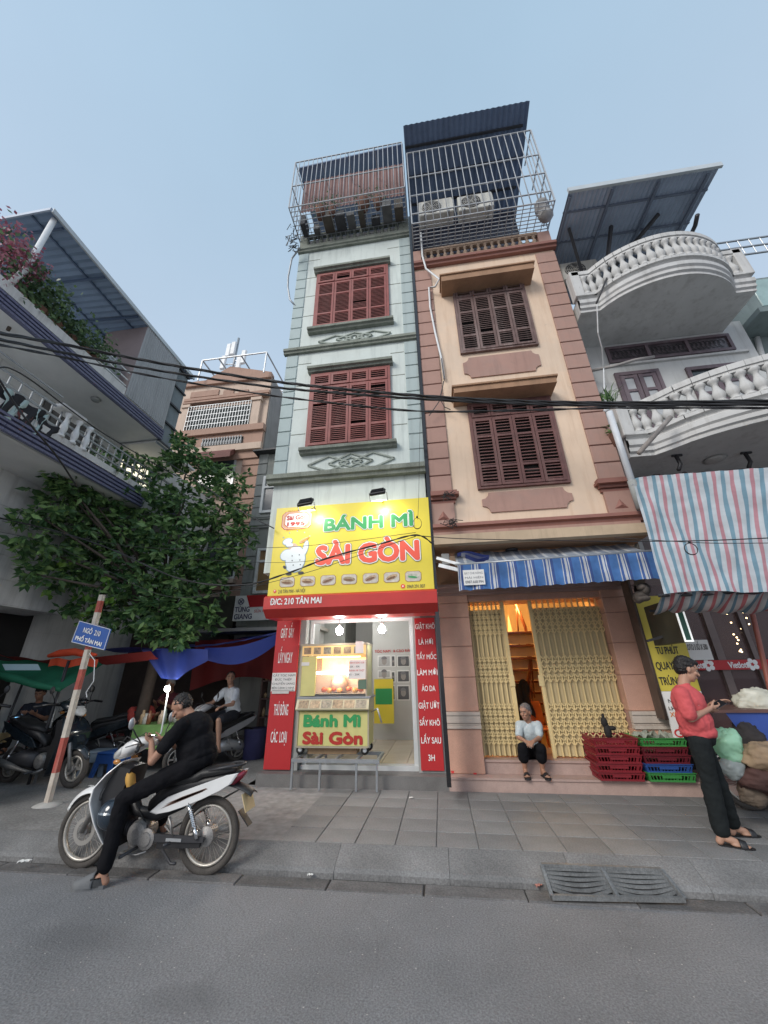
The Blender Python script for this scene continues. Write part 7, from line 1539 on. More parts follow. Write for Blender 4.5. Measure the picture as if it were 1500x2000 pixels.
cable('power_cable', 'second twisted black cable just below the topmost one', [(-60,650,2.25),(120,688,3.55),(300,722,4.25),(500,752,4.7),(640,766,4.75),(820,779,4.8),(1000,788,4.8),(1200,792,4.75),(1560,789,4.55)], .012, 3, CBK)
cable('power_cable', 'lowest of the three thick cables dipping across the shutters', [(-60,662,2.2),(120,697,3.5),(300,735,4.2),(500,768,4.6),(640,786,4.65),(820,803,4.7),(1000,802,4.7),(1200,797,4.7),(1560,797,4.5)], .010, 2, CBK)
cable('phone_cable', 'black cable sagging from the tree across the shop sign', [(-20,1008,4.6),(100,1035,4.8),(210,1070,5.0),(350,1130,5.1),(470,1143,5.1),(560,1120,5.15),(640,1090,5.2),(740,1063,5.2),(812,1045,5.2),(845,1062,5.3)], .007, 2, CBK)
cable('phone_cable', 'second thin cable following the sagging one over the sign', [(-20,1035,4.6),(90,1060,4.8),(200,1110,5.0),(330,1165,5.1),(470,1150,5.1),(600,1118,5.15),(700,1085,5.2),(812,1047,5.2)], .004, 1, CBK)
cable('phone_cable', 'straight thin wire crossing above the coral red letters', [(-20,1012,4.9),(250,1066,5.2),(500,1070,5.2),(640,1062,5.25),(812,1040,5.25)], .004, 1, CBK)
cable('phone_cable', 'thin wire crossing the printed chef on the sign', [(330,1090,5.2),(500,1098,5.2),(600,1096,5.25),(700,1078,5.25),(812,1048,5.25)], .003, 1, CBK)
cable('phone_cable', 'black cable running from the sign past the peach house to the right', [(812,1046,5.2),(900,1052,5.2),(1050,1055,5.2),(1170,1057,5.1),(1290,1057,4.6),(1400,1055,4.4),(1560,1048,4.3)], .006, 1, CBK)
cable('phone_cable', 'thin pair of wires over the striped tarpaulin', [(1200,1050,4.7),(1345,1059,4.4),(1420,1061,4.4),(1560,1060,4.3)], .004, 1, CBK)
cable('phone_cable', 'loose black cable crossing the left balconies diagonally', [(-10,728,2.6),(30,790,2.9),(60,830,3.1),(110,890,3.6),(150,950,4.2)], .012, 1, CBK)
cable('phone_cable', 'bent black cable arching under the upper left balcony', [(-10,722,2.6),(15,718,2.75),(60,742,3.1),(130,795,3.7),(200,845,4.5),(300,905,5.3),(345,930,5.8)], .010, 1, CBK)
cable('phone_cable', 'thin wire from the tree top down to the shop sign corner', [(330,905,6.0),(400,950,5.9),(460,992,5.7),(535,1032,5.5)], .010, 1, CBK)
cable('phone_cable', 'thin vertical wire hanging before the green house edge', [(822,735,4.9),(820,850,5.1),(818,960,5.2),(816,1015,5.2)], .003, 1, CBK)
for k, (px, py, rr, Y_, lab) in enumerate(((815,1022,.085,5.18,'small coil of black cable hanging at the sign right edge'),(1350,1072,.065,4.4,'small coil of black cable hanging on the striped tarpaulin'))):
    c = PY(px, py, Y_); mb = MB()
    for q in range(3): mb.tube([c+V(((rr*.75 if k == 0 else rr)*math.cos(a),.004*q,rr*math.sin(a)*(1+.03*q))) for a in [i*math.pi/12 for i in range(24)]], .0035, 5, closed=True)
    mb.lathe(c+V((0,-.01,rr)), [(.01,0),(.014,.01),(.01,.03)], 8); tag(mb.build('cable_coil', CBK), lab, 'cable coil')
c = PY(885,1020,5.5); mb = MB()
for q in range(16):
    p = c+V((rnd.uniform(-.06,.06),rnd.uniform(-.03,.03),rnd.uniform(-.05,.05))); mb.tube([p, p+V((rnd.uniform(-.12,.12),rnd.uniform(-.05,.05),rnd.uniform(-.07,.07))), p+V((rnd.uniform(-.2,.1),0,rnd.uniform(-.09,.05)))], .006, 5)
tag(mb.build('cable_knot', CBK), 'small knot of black wires fixed on the peach house cornice', 'wires')
mb = MB(); c = PY(877,967,5.5); 
for q in range(12):
    p = c+V((rnd.uniform(-.05,.05),0,rnd.uniform(-.04,.04))); mb.tube([p, p+V((rnd.uniform(-.08,.08),-.03,rnd.uniform(-.06,.06))), p+V((rnd.uniform(-.1,.1),0,rnd.uniform(-.1,.02)))], .006, 5)
tag(mb.build('cable_knot', CBK), 'small knot of black wires on the left pilaster moulding', 'wires')
bx1 = PY(848,1000,5.62); o = MB().bbox(bx1.x+.06,bx1.x+.18,5.60,5.68,bx1.z-.9,bx1.z-.72,.008).build('junction_box', mat('grey_junction_box', (.25,.25,.24), .5, .2, 5)); tag(o, 'small grey junction box low on the left edge of the peach house front', 'junction box')

# ================================================================= MOTORBIKES (local frame: x forward, y left, z up)
def slabm(poly, y0, y1, bev=0.0):
    """extruded side profile"""
    mb = MB()
    if bev:
        c = V((sum(p[0] for p in poly)/len(poly), 0, sum(p[1] for p in poly)/len(poly)))
        ins = [((p[0]-c.x)*(1-bev)+c.x, (p[1]-c.z)*(1-bev)+c.z) for p in poly]; n = len(poly); e = (y1-y0)*.25
        rings = [[(x, y0, z) for x, z in ins], [(x, y0+e, z) for x, z in poly], [(x, y1-e, z) for x, z in poly], [(x, y1, z) for x, z in ins]]
        vs = [p for r_ in rings for p in r_]; fs = [list(range(n)), [3*n+i for i in range(n)][::-1]]
        for k in range(3): fs += [(k*n+i, (k+1)*n+i, (k+1)*n+(i+1)%n, k*n+(i+1)%n) for i in range(n)]
        mb.add(vs, fs, 0, False)
    else: mb.prism([(x, y0, z) for x, z in poly], (0, y1-y0, 0))
    return mb
def loft(secs, n=12, sm=True):
    """secs: (x, z, half width, half height) super-ellipse sections along x"""
    mb = MB(); vs = []
    for (x, z, w_, h) in secs:
        for k in range(n):
            a = 2*math.pi*k/n; ca, sa = math.cos(a), math.sin(a); vs.append((x, w_*math.copysign(abs(ca)**.75, ca), z+h*math.copysign(abs(sa)**.75, sa)))
    fs = [(i*n+k, i*n+(k+1)%n, (i+1)*n+(k+1)%n, (i+1)*n+k) for i in range(len(secs)-1) for k in range(n)]+[list(range(n))[::-1], [(len(secs)-1)*n+k for k in range(n)]]
    return mb.add(vs, fs, 0, sm)
SPK = mat('dull_spokes', (.42,.40,.37), .4, .1, 5, metal=.6); RIMM = mat('dusty_rim', (.50,.47,.42), .4, .2, 10, metal=.5, fine=.15)
LENS = mat('clear_headlamp', (.50,.50,.48), .12, .2, 20, coat=.6); REDLENS = mat('red_tail_lens', (.22,.012,.03), .15, .1, 10, coat=.6); PLATE = mat('cream_number_plate', (.62,.48,.26), .5, .1, 5)
def wheel(par, x, r, alloy=False, tw=.045):
    z = r; w_ = MB().tube([(x+(r-tw*.55)*math.cos(a), 0, z+(r-tw*.55)*math.sin(a)) for a in [i*2*math.pi/40 for i in range(40)]], tw*.62, 10, closed=True).build('wheel', DUSTRUB, par)
    rr = r-tw*1.25; MB().lathe((x,-.02,z), [(rr-.016,.0),(rr,.0),(rr+.004,.02),(rr,.04),(rr-.016,.04),(rr-.022,.02)], 40, ax=(0,1,0), loop=True).build('rim', RIMM, w_)
    sp_ = MB()
    if alloy:
        for k in range(5): a = k*2*math.pi/5; sp_.bar((x,0,z),(x+rr*math.cos(a),0,z+rr*math.sin(a)),.03,.02,upv=(0,1,0))
    else:
        for k in range(36):
            a = k*2*math.pi/36; s_ = 1 if k % 2 else -1; b = a+.35*(1 if k % 4 < 2 else -1); sp_.tube([(x+.035*math.cos(b),.025*s_,z+.035*math.sin(b)),(x+rr*math.cos(a),0,z+rr*math.sin(a))], .0016, 4)
    sp_.build('spokes', SPK, w_, kind='stuff'); return w_
def ring_fix(): pass
def motorbike(label, cat='motorbike', body=BIKEW, seat=SEATB, under=BLACKP, scooter=False, plate=True, group=None, mirrors=True, tail=REDLENS, name='motorbike', rim_dark=False):
    t = thing(name, label, cat, (0,0,0), 0, group)
    rw = .225 if scooter else .29; fx, rx = (.60,-.62) if scooter else (.60,-.65)
    wheel(t, fx, rw, scooter, .06 if scooter else .045); wheel(t, rx, rw, scooter, .06 if scooter else .05)
    # hubs, fork
    MB().lathe((fx,-.06,rw), [(.015,0),(.04,.008),(.04,.03),(.03,.032),(.03,.088),(.04,.09),(.04,.112),(.015,.12)], 20, ax=(0,1,0), smooth=False).build('front_hub', GREYMET, t); MB().lathe((rx,-.07,rw), [(.02,0),(.05,.008),(.07,.02),(.07,.10),(.075,.102),(.075,.125),(.02,.14)], 22, ax=(0,1,0), smooth=False).build('rear_hub', GREYMET, t)
    for s_ in (-1,1): MB().tube([(fx,.07*s_,rw),(fx-.10,.07*s_,rw+.25),(.36,.06*s_,.80)], [.022,.024,.02], 10).build('fork_leg', GREYMET, t)
    if not scooter: MB().lathe((fx,.035,rw), [(.075,0),(.11,.0),(.11,.004),(.075,.004)], 28, ax=(0,1,0), smooth=False, loop=True).build('brake_disc', SPK, t)
    # front fender
    fz = rw
    fe = MB(); arc = []
    for i in range(15):
        a = R(18+i*9.4); arc.append(a)
    def fend(u, v):
        a = R(30+112*u); rr = rw+.025+.03*math.sin(math.pi*u*.9); y = (v-.5)*2*(.058-.035*max(0,(.35-u)/.35)); zoff = -.045*(abs(v-.5)*2)**2.2
        return (fx+(rr+zoff)*math.cos(a)*1.0, y*1.15, fz+(rr+zoff)*math.sin(a))
    fe.sheet(fend, 16, 8, thick=V((0,0,.004))); fe.build('front_fender', body, t)
    slabm([(.47,.62),(.56,.63),(.62,.55),(.58,.46),(.54,.44),(.50,.52)], -.065, .065, .1).build('fender_stay', body, t)
    # leg shield: curved, wide, swept
    def shield(u, v):
        z = .86-.73*v; xf = .34+.20*math.sin(math.pi*min(1,v*1.25)*.62)-.02*v; xf = [ (.34,.86),(.43,.77),(.505,.66),(.50,.55),(.43,.40),(.34,.25),(.24,.13)]
        k = v*6; i = min(5, int(k)); f = k-i; x = xf[i][0]*(1-f)+xf[i+1][0]*f; z = xf[i][1]*(1-f)+xf[i+1][1]*f
        hw = .07+.13*math.sin(math.pi*min(1,v*.85+.12)); a = (u-.5)*2
        return (x-.035*a*a-.0, a*hw*1.1, z)
    MB().sheet(shield, 14, 18, thick=V((-.012,0,0))).build('leg_shield', body, t)
    slabm([(.32,.84),(.40,.72),(.44,.60),(.40,.44),(.28,.22),(.18,.20),(.17,.45),(.22,.62),(.18,.82)], -.125, .125, .06).build('inner_shield', under, t)
    # handlebar cowl with headlight
    loft([(.44,.885,.03,.03),(.40,.92,.085,.055),(.32,.96,.12,.075),(.22,1.0,.135,.065),(.13,1.02,.11,.045),(.06,1.01,.07,.028)], 14).build('handlebar_cowl', body, t)
    loft([(.475,.875,.02,.02),(.445,.905,.075,.042),(.38,.935,.108,.055),(.34,.95,.112,.05)], 14).build('headlight', LENS, t)
    for s_ in (-1,1):
        MB().tube([(.14,.08*s_,1.0),(.06,.22*s_,1.02),(.0,.33*s_,1.0)], .014, 8).build('handlebar', BLACKP, t); MB().tube([(.06,.24*s_,1.02),(-.02,.36*s_,.995)], .019, 10).build('grip', BLACKP, t)
        MB().tube([(.10,.20*s_,1.03),(.12,.34*s_,1.02)], .006, 6).build('lever', GREYMET, t)
        if mirrors:
            mb = MB(); mb.tube([(.10,.17*s_,1.03),(.13,.22*s_,1.10),(.14,.27*s_,1.16)], .006, 6); m_ = mb.build('mirror_stem', BLACKP, t); MB().ell((.15,.29*s_,1.21), (.014,.032,.052), 12, 8, rot=Matrix.Rotation(R(-15),3,'Z')).build('mirror', SILVER if body is BIKEW else BLACKP, m_)
    for s_ in (-1,1): MB().ell((.36,.115*s_,.86), (.04,.02,.022), 10, 6).build('turn_signal', mat('amber_lens', (.45,.18,.03), .2, 0, coat=.4), t)
    for s_ in (-1,1): MB().tube([(.10,.15*s_,1.02),(.30,.13*s_,1.08),(.42,.07*s_,.98),(.40,.04*s_,.80),(.50,.05*s_,.50)], .005, 6).build('control_cable', BLACKP, t)
    MB().tube([(.22,.02,.72),(.10,.05,.50),(-.05,.06,.36),(-.12,.10,.30)], .007, 6).build('engine_hose', BLACKP, t)
    # frame spine, engine, exhaust
    MB().tube([(.28,0,.70),(.12,0,.45),(-.10,0,.42),(-.35,0,.52)], .05, 10).build('frame_tube', under, t)
    eng = MB(); eng.lathe((.02,-.11,.30), [(.04,0),(.085,.012),(.10,.04),(.10,.17),(.085,.20),(.04,.21)], 20, ax=(0,1,0), smooth=False); e_ = eng.build('engine', GREYMET, t)
    cy = MB(); 
    for k in range(7): cy.lathe((.10+k*.022,0,.31+k*.004), [(.02,0),(.065,.001),(.065,.011),(.02,.012)], 12, ax=(1,.1,0))
    cy.build('cylinder_fins', STEELD, e_); MB().lathe((-.10,.085,.27), [(.03,0),(.08,.003),(.08,.02),(.055,.026),(.05,.034),(.02,.036)], 22, ax=(0,1,0), smooth=False).build('clutch_cover', GREYMET, e_)
    if scooter: loft([(-.10,.30,.11,.10),(-.35,.32,.13,.11),(-.62,.28,.11,.09),(-.75,.25,.06,.05)], 12).build('belt_case', SILVER if 'silver' in body.name else STEELD, t)
    else:
        slabm([(-.17,.31),(-.66,.30),(-.66,.26),(-.17,.25)], .085, .10).build('swingarm', STEELD, t); slabm([(-.20,.26),(-.62,.255),(-.62,.215),(-.2,.20)], .06, .082).build('chain_case', BLACKP, t)
        MB().prism([(-.30,.104,.285),(-.45,.104,.285),(-.45,.104,.262),(-.30,.104,.262)], (0,.003,0)).build('maker_plate', SILVER, t)
    ex = MB(); ex.tube([(.16,-.09,.22),(.05,-.12,.17),(-.20,-.13,.20),(-.45,-.14,.24),(-.85,-.15,.32)], [.016,.018,.02,.042,.045], 10); ex.build('exhaust', GREYMET, t)
    for s_ in (-1,1):
        a, b = V((-.47,.105*s_,.55)), V((-.60,.105*s_,.29)); d_ = (b-a); sp_ = MB(); sp_.tube([a,b], .012, 8); 
        hel = [a+d_*(.08+.62*i/70)+V((math.cos(i*.9)*.021*.9, math.sin(i*.9)*.021, math.cos(i*.9)*.021*.4)) for i in range(71)]; sp_.tube(hel, .0045, 5); sp_.tube([a+d_*.72,b], .02, 8); sp_.build('shock_absorber', CHROME, t)
    # side panels, seat, tail
    for s_ in (-1,1):
        y0, y1 = (.085,.115) if s_ > 0 else (-.115,-.085)
        slabm([(-.09,.47),(-.16,.53),(-.25,.59),(-.40,.64),(-.64,.715),(-.80,.765),(-.92,.785),(-.86,.70),(-.77,.65),(-.60,.58),(-.40,.51),(-.28,.475),(-.16,.455)], y0, y1, .05).build('side_panel', body, t)
        if body is BIKEW:
            yy = y1+.001 if s_ > 0 else y0-.001
            for k in range(4): slabm([(-.20-.02*k,.50+.018*k),(-.34-.03*k,.565+.016*k),(-.58-.02*k,.645+.010*k),(-.60-.02*k,.640+.010*k),(-.36-.03*k,.553+.016*k)], yy, yy+.0012*s_).build('swoosh_decal', mat('brown_decal', (.13,.07,.05), .4, .1, 5), t) if k < 3 else None
    loft([(-.02,.50,.05,.05),(-.16,.60,.085,.07),(-.35,.66,.105,.07),(-.60,.70,.10,.065),(-.80,.745,.075,.045),(-.90,.77,.04,.02)], 12).build('tail_body', under, t)
    loft([(-.10,.66,.05,.03),(-.18,.70,.105,.045),(-.34,.715,.125,.05),(-.50,.745,.13,.05),(-.56,.775,.13,.045),(-.75,.80,.115,.035),(-.86,.80,.08,.02)], 14).build('seat', seat, t)
    loft([(-.80,.70,.06,.035),(-.86,.715,.075,.045),(-.93,.76,.06,.03),(-.95,.775,.02,.01)], 10).build('tail_lamp', tail, t)
    MB().tube([(-.62,.11,.80),(-.78,.12,.83),(-.90,.06,.84),(-.92,0,.84),(-.90,-.06,.84),(-.78,-.12,.83),(-.62,-.11,.80)], .012, 8).build('grab_rail', STEELD, t)
    # rear fender
    def rf(u, v): a = R(70+72*u); rr = rw+.055+.10*u*u; y = (v-.5)*.13; return (rx+rr*math.cos(a)-.05*u, y, rw+rr*math.sin(a)+.06-.03*(abs(v-.5)*2)**2)
    MB().sheet(rf, 14, 6, thick=V((0,0,.006))).build('rear_fender', under, t)
    MB().bar((-.93,0,.48),(-1.04,0,.37),.08,.012).build('mud_flap', under, t)
    if plate:
        mb = MB(); mb.add([(-.975,-.095,.62),(-.975,.095,.62),(-1.03,.095,.485),(-1.03,-.095,.485),(-.97,-.095,.617),(-.97,.095,.617),(-1.025,.095,.482),(-1.025,-.095,.482)],[(3,2,1,0),(4,5,6,7),(0,1,5,4),(1,2,6,5),(2,3,7,6),(3,0,4,7)]); mb.build('number_plate', PLATE, t)
    # foot pegs, lever, stand
    MB().tube([(.02,.24,.185),(.02,-.24,.185)], .013, 8).build('footpeg_bar', STEELD, t); MB().tube([(-.38,.16,.27),(-.36,.22,.27)], .014, 8).build('rear_peg', STEELD, t)
    MB().tube([(-.14,.12,.19),(-.06,.14,.17),(.10,.14,.18)], .008, 6).build('gear_lever', GREYMET, t)
    MB().tube([(-.28,.10,.20),(-.40,.13,.12),(-.46,.15,.13)], .012, 6).build('stand', STEELD, t); MB().tube([(-.36,.10,.30),(-.30,.12,.44)], .008, 6).build('brake_rod', GREYMET, t); MB().tube([(-.30,.11,.44),(-.36,.12,.32),(-.28,.12,.38)], .012, 6).build('foot_lever', GREYMET, t)
    return t
def place(t, x, y, z, rz, sc=1.0, lean=0.0):
    t.location = (x, y, z); t.rotation_euler = (lean, 0, rz); t.scale = (sc, sc, sc)
wbk = motorbike('white motorbike at the kerb ridden by the man in black')
place(wbk, -2.87, 4.03, .0, math.pi, 1.0)
yl_ = MB(); loft([(.22,.74,.03,.05),(.17,.70,.045,.07),(.14,.62,.045,.07),(.12,.57,.03,.03)], 8).build('front_bag_part', mat('mustard_cloth', (.50,.28,.06), .7, .2, 6), None)
ob_ = bpy.data.objects['front_bag_part']; ob_.name = 'mustard_bag'; ob_.location = (-2.87,3.93,0); ob_.rotation_euler = (0,0,math.pi); tag(ob_, 'mustard yellow bag hung inside the white leg shield', 'bag')
hm = thing('helmet', 'dark glossy helmet hanging inside the white leg shield', 'helmet', (-3.15,3.92,.45)); hc = V((-3.14,3.90,.455))
MB().ell(hc, (.125,.11,.125), 22, 14).build('shell', mat('dark_helmet_blue', (.02,.032,.048), .14, .1, 4, coat=.6), hm)
MB().sheet(lambda u, v: hc+V((.128*math.cos(R(20+60*v))*math.sin(R(-60+120*u)),-.115*math.cos(R(20+60*v))*math.cos(R(-60+120*u))-.004,.13*math.sin(R(8+50*v)))), 12, 8).build('visor', mat('smoky_visor', (.18,.21,.24), .08, .1, 4, coat=.8), hm)
# dark parked scooters at the left
sc1 = motorbike('dark blue scooter parked beside the leaning pole, front wheel turned right', 'scooter', mat('dark_navy_gloss', (.012,.018,.024), .22, .1, 4, coat=.4), scooter=True, group='dark scooters parked at the far left', name='parked_scooter')
place(sc1, -6.15, 5.95, .15, R(-8), 1.08)
sc2 = tree_copy(sc1); sc2['label'] = 'black scooter nearest the left edge with chrome exhaust'; place(sc2, -6.75, 5.15, .15, R(150), 1.1)
for ch in sc2.children: 
    if ch.name.startswith('exhaust') or ch.name.startswith('belt_case'): pass
sc3 = tree_copy(sc1); sc3['label'] = 'third dark scooter behind the others with a pale seat edge'; place(sc3, -6.6, 7.0, .15, R(200), 1.05)
# the white shirt rider's scooter
sc4 = motorbike('silver and black scooter ridden by the man in the white shirt', 'scooter', mat('silver_grey_plastic', (.33,.33,.34), .3, .1, 4, coat=.3), scooter=True, plate=False, name='motorbike')
wsp = PZ(441,1492,.15); place(sc4, -4.22, 7.25, .15, R(-118), .95)
# vendor's loaded motorbike at the right edge
vb_ = motorbike('loaded black vendor motorbike standing at the right edge of the picture', 'motorbike', BLACKG, plate=False, mirrors=False)
place(vb_, 3.98, 5.65, .15, math.pi-.05, 1.0)
vt = thing('vendor_tray', 'wooden tray board carried on the vendor motorbike with a blue front', 'tray', (3.4,5.2,1.1))
b0 = PY(1392,1388,5.1); zb_ = b0.z
MB().box(b0.x,b0.x+1.6,5.08,5.75,zb_-.02,zb_+.01).build('board', mat('brown_tray_edge', (.12,.06,.05), .5, .2, 5), vt)
MB().add([(b0.x+.12,5.10,zb_-.022),(b0.x+.55,5.10,zb_-.022),(b0.x+.62,5.14,zb_-.30),(b0.x+.26,5.14,zb_-.30)],[(0,1,2,3)]).build('blue_sheet', mat('blue_plastic_sheet', (.045,.09,.34), .4, .2, 3), vt)
o = MB().add([(b0.x+.55,5.09,zb_-.03),(b0.x+1.2,5.09,zb_-.03),(b0.x+1.3,5.13,zb_-.42),(b0.x+.70,5.13,zb_-.42)],[(0,1,2,3)]).build('red_sheet', RED, vt)
text('MÌ', (b0.x+.63,5.085,zb_-.24), EX, V((0,.12,1)), .3, .16, WHITEV, vt, bold=.04, thick=.004)
def bag(name, label, c, r, m, n_=9, cat='bag', sq=1.2):
    me = bpy.data.meshes.new(name); mb = MB(); mb.ell(c, (r,r*.8,r*sq), 48, 34)
    from mathutils import noise
    mb.v = [tuple(V(p)+(V(p)-c)*(.34*noise.noise(V(p)*8)+.22*abs(noise.noise(V(p)*19))+.12*abs(noise.noise(V(p)*37)))) for p in mb.v]
    return tag(mb.build(name, m), label, cat)
MILK = cloth('milky_white_plastic', (.85,.85,.74), .4, .35)
o = bag('plastic_bag', 'big milky white plastic bag of bread on the vendor tray', PY(1485,1374,5.35), .22, MILK, sq=.68); 
o = bag('plastic_bag', 'green plastic bag with white lower half hanging on the vendor motorbike', PY(1422,1455,4.98), .125, cloth('mint_plastic', (.48,.82,.60), .4, .35), sq=1.25)
o = bag('plastic_bag', 'small white bag hanging under the green one', PY(1428,1498,5.0), .11, cloth('pale_plastic', (.45,.50,.50), .4, .35), sq=.9)
o = bag('cloth_sack', 'tan cloth sack strapped on the vendor motorbike', PY(1492,1478,4.95), .22, mat('tan_canvas', (.27,.19,.12), .85, .3, 6, .5, 20), sq=.55)
o = bag('cloth_sack', 'dark brown sack below the tan one at the right edge', PY(1490,1520,5.0), .22, mat('dark_brown_canvas', (.075,.035,.03), .85, .3, 6, .5, 20), sq=.6)
o = bag('cloth_sack', 'black bundle hanging between the green bag and the tan sack', PY(1462,1450,5.15), .13, mat('black_bundle', (.025,.02,.02), .8, .3, 8, .5, 25), sq=1.4)
o = bag('cloth_sack', 'low grey brown sack hanging lowest at the right edge', PY(1468,1548,5.05), .13, mat('mud_canvas', (.13,.10,.075), .85, .3, 6, .5, 20), sq=.8)
t = MB(); q0_ = PY(1462,1352,5.3); t.bar(q0_, q0_+V((.10,0,-.12)), .05, .03); tag(t.build('knotted_handle', cloth('milky_knot', (.65,.68,.66), .4)), 'twisted white bag handle poking up from the bread bag', 'bag handle')
# ================================================================= PEOPLE
from mathutils import noise as mnoise
def remesh(name, mb, vox, m, parent, smooth=4, wr=0.0, wsc=14, label=None):
    me = mb.mesh(name, m); o = bpy.data.objects.new(name, me); md = o.modifiers.new('r', 'REMESH'); md.mode = 'VOXEL'; md.voxel_size = vox; md.use_smooth_shade = True
    if smooth: sm = o.modifiers.new('s', 'SMOOTH'); sm.iterations = smooth; sm.factor = .5
    out_ = mesh_from(o); bpy.data.objects.remove(o)
    if not out_.materials: out_.materials.append(m)
    out_.polygons.foreach_set('use_smooth', [True]*len(out_.polygons))
    off = root_of(parent)
    if wr:
        k_ = len(out_.vertices); cs = [0.0]*(3*k_); ns = [0.0]*(3*k_); out_.vertices.foreach_get('co', cs); out_.vertex_normals.foreach_get('vector', ns)
        for q_ in range(k_):
            c = V(cs[3*q_:3*q_+3]); a_ = wr*(mnoise.noise(c*wsc)+.5*mnoise.noise(c*(wsc*2.3)))
            for e_ in (0,1,2): cs[3*q_+e_] += ns[3*q_+e_]*a_-off[e_]
        out_.vertices.foreach_set('co', cs); out_.update()
    else: out_.transform(Matrix.Translation(-off))
    out_.name = name; p = bpy.data.objects.new(name, out_); COL.objects.link(p); p.parent = parent
    return p
def frame(fwd, upv):
    f = V(fwd).normalized(); s_ = V(upv).cross(f).normalized(); u = f.cross(s_); return Matrix((f, s_, u)).transposed()     # columns: fwd, left, up
def head_parts(mb, c, F, s=1.0):
    P = lambda x, y, z: c+F @ V((x*s, y*s, z*s))
    mb.ell(P(-.008,0,.028), (.096*s,.076*s,.092*s), 18, 12, rot=F); mb.ell(P(.026,0,-.045), (.062*s,.054*s,.068*s), 16, 10, rot=F)
    mb.ell(P(.055,0,-.088), (.025*s,.028*s,.020*s), 12, 8, rot=F)
    mb.cap(P(.086,0,.018), P(.106,0,-.022), .009*s, .014*s, 8); mb.ell(P(.078,0,.038), (.018*s,.050*s,.012*s), 10, 6, rot=F)
    for q in (-1,1): mb.ell(P(-.004,q*.078,-.006), (.018*s,.009*s,.030*s), 10, 7, rot=F); mb.ell(P(.066,q*.040,-.018), (.022*s,.018*s,.018*s), 10, 6, rot=F); mb.ell(P(.098,q*.010,-.024), (.009*s,.008*s,.007*s), 8, 5, rot=F)
    mb.ell(P(.086,0,-.052), (.012*s,.022*s,.008*s), 10, 6, rot=F); mb.ell(P(.084,0,-.064), (.012*s,.020*s,.008*s), 10, 6, rot=F)
def hand_parts(mb, wr, d, nrm, s=1.0, curl=.5, side=1):
    """d: wrist to knuckles; nrm: palm side"""
    d = V(d).normalized(); n = V(nrm); n = (n-d*n.dot(d)).normalized(); a = d.cross(n)
    P = lambda x, y, z: wr+d*x*s+a*y*s+n*z*s
    for y in (-.028,-.010,.010,.028): mb.cap(P(.012,y*.6,0), P(.082,y,0), .015*s, .0115*s, 8)
    mb.ell(P(.045,0,.006), (.030*s,.030*s,.016*s), 10, 7)
    for k, (y, L) in enumerate(((-.031,.066),(-.0105,.078),(.0105,.072),(.031,.056))):
        p = P(.086,y*1.05,0); th = .25*curl+.15; dv = d
        for q, f in enumerate((.45,.32,.23)):
            dv2 = (d*math.cos(th)+n*math.sin(th)+a*(y*2.2)).normalized(); e = p+dv2*L*f*s; mb.cap(p, e, (.0088-.0008*q)*s, (.0080-.0008*q)*s, 8); p = e; th += .75*curl+.12
    p = P(.022,-.030*side,.006); dv = (d*.62-a*side*.62+n*.45).normalized(); e = p+dv*.042*s; mb.cap(p, e, .0125*s, .0105*s, 8); dv = (d*.85-a*side*.15+n*.5).normalized(); mb.cap(e, e+dv*.034*s, .0102*s, .0085*s, 8)
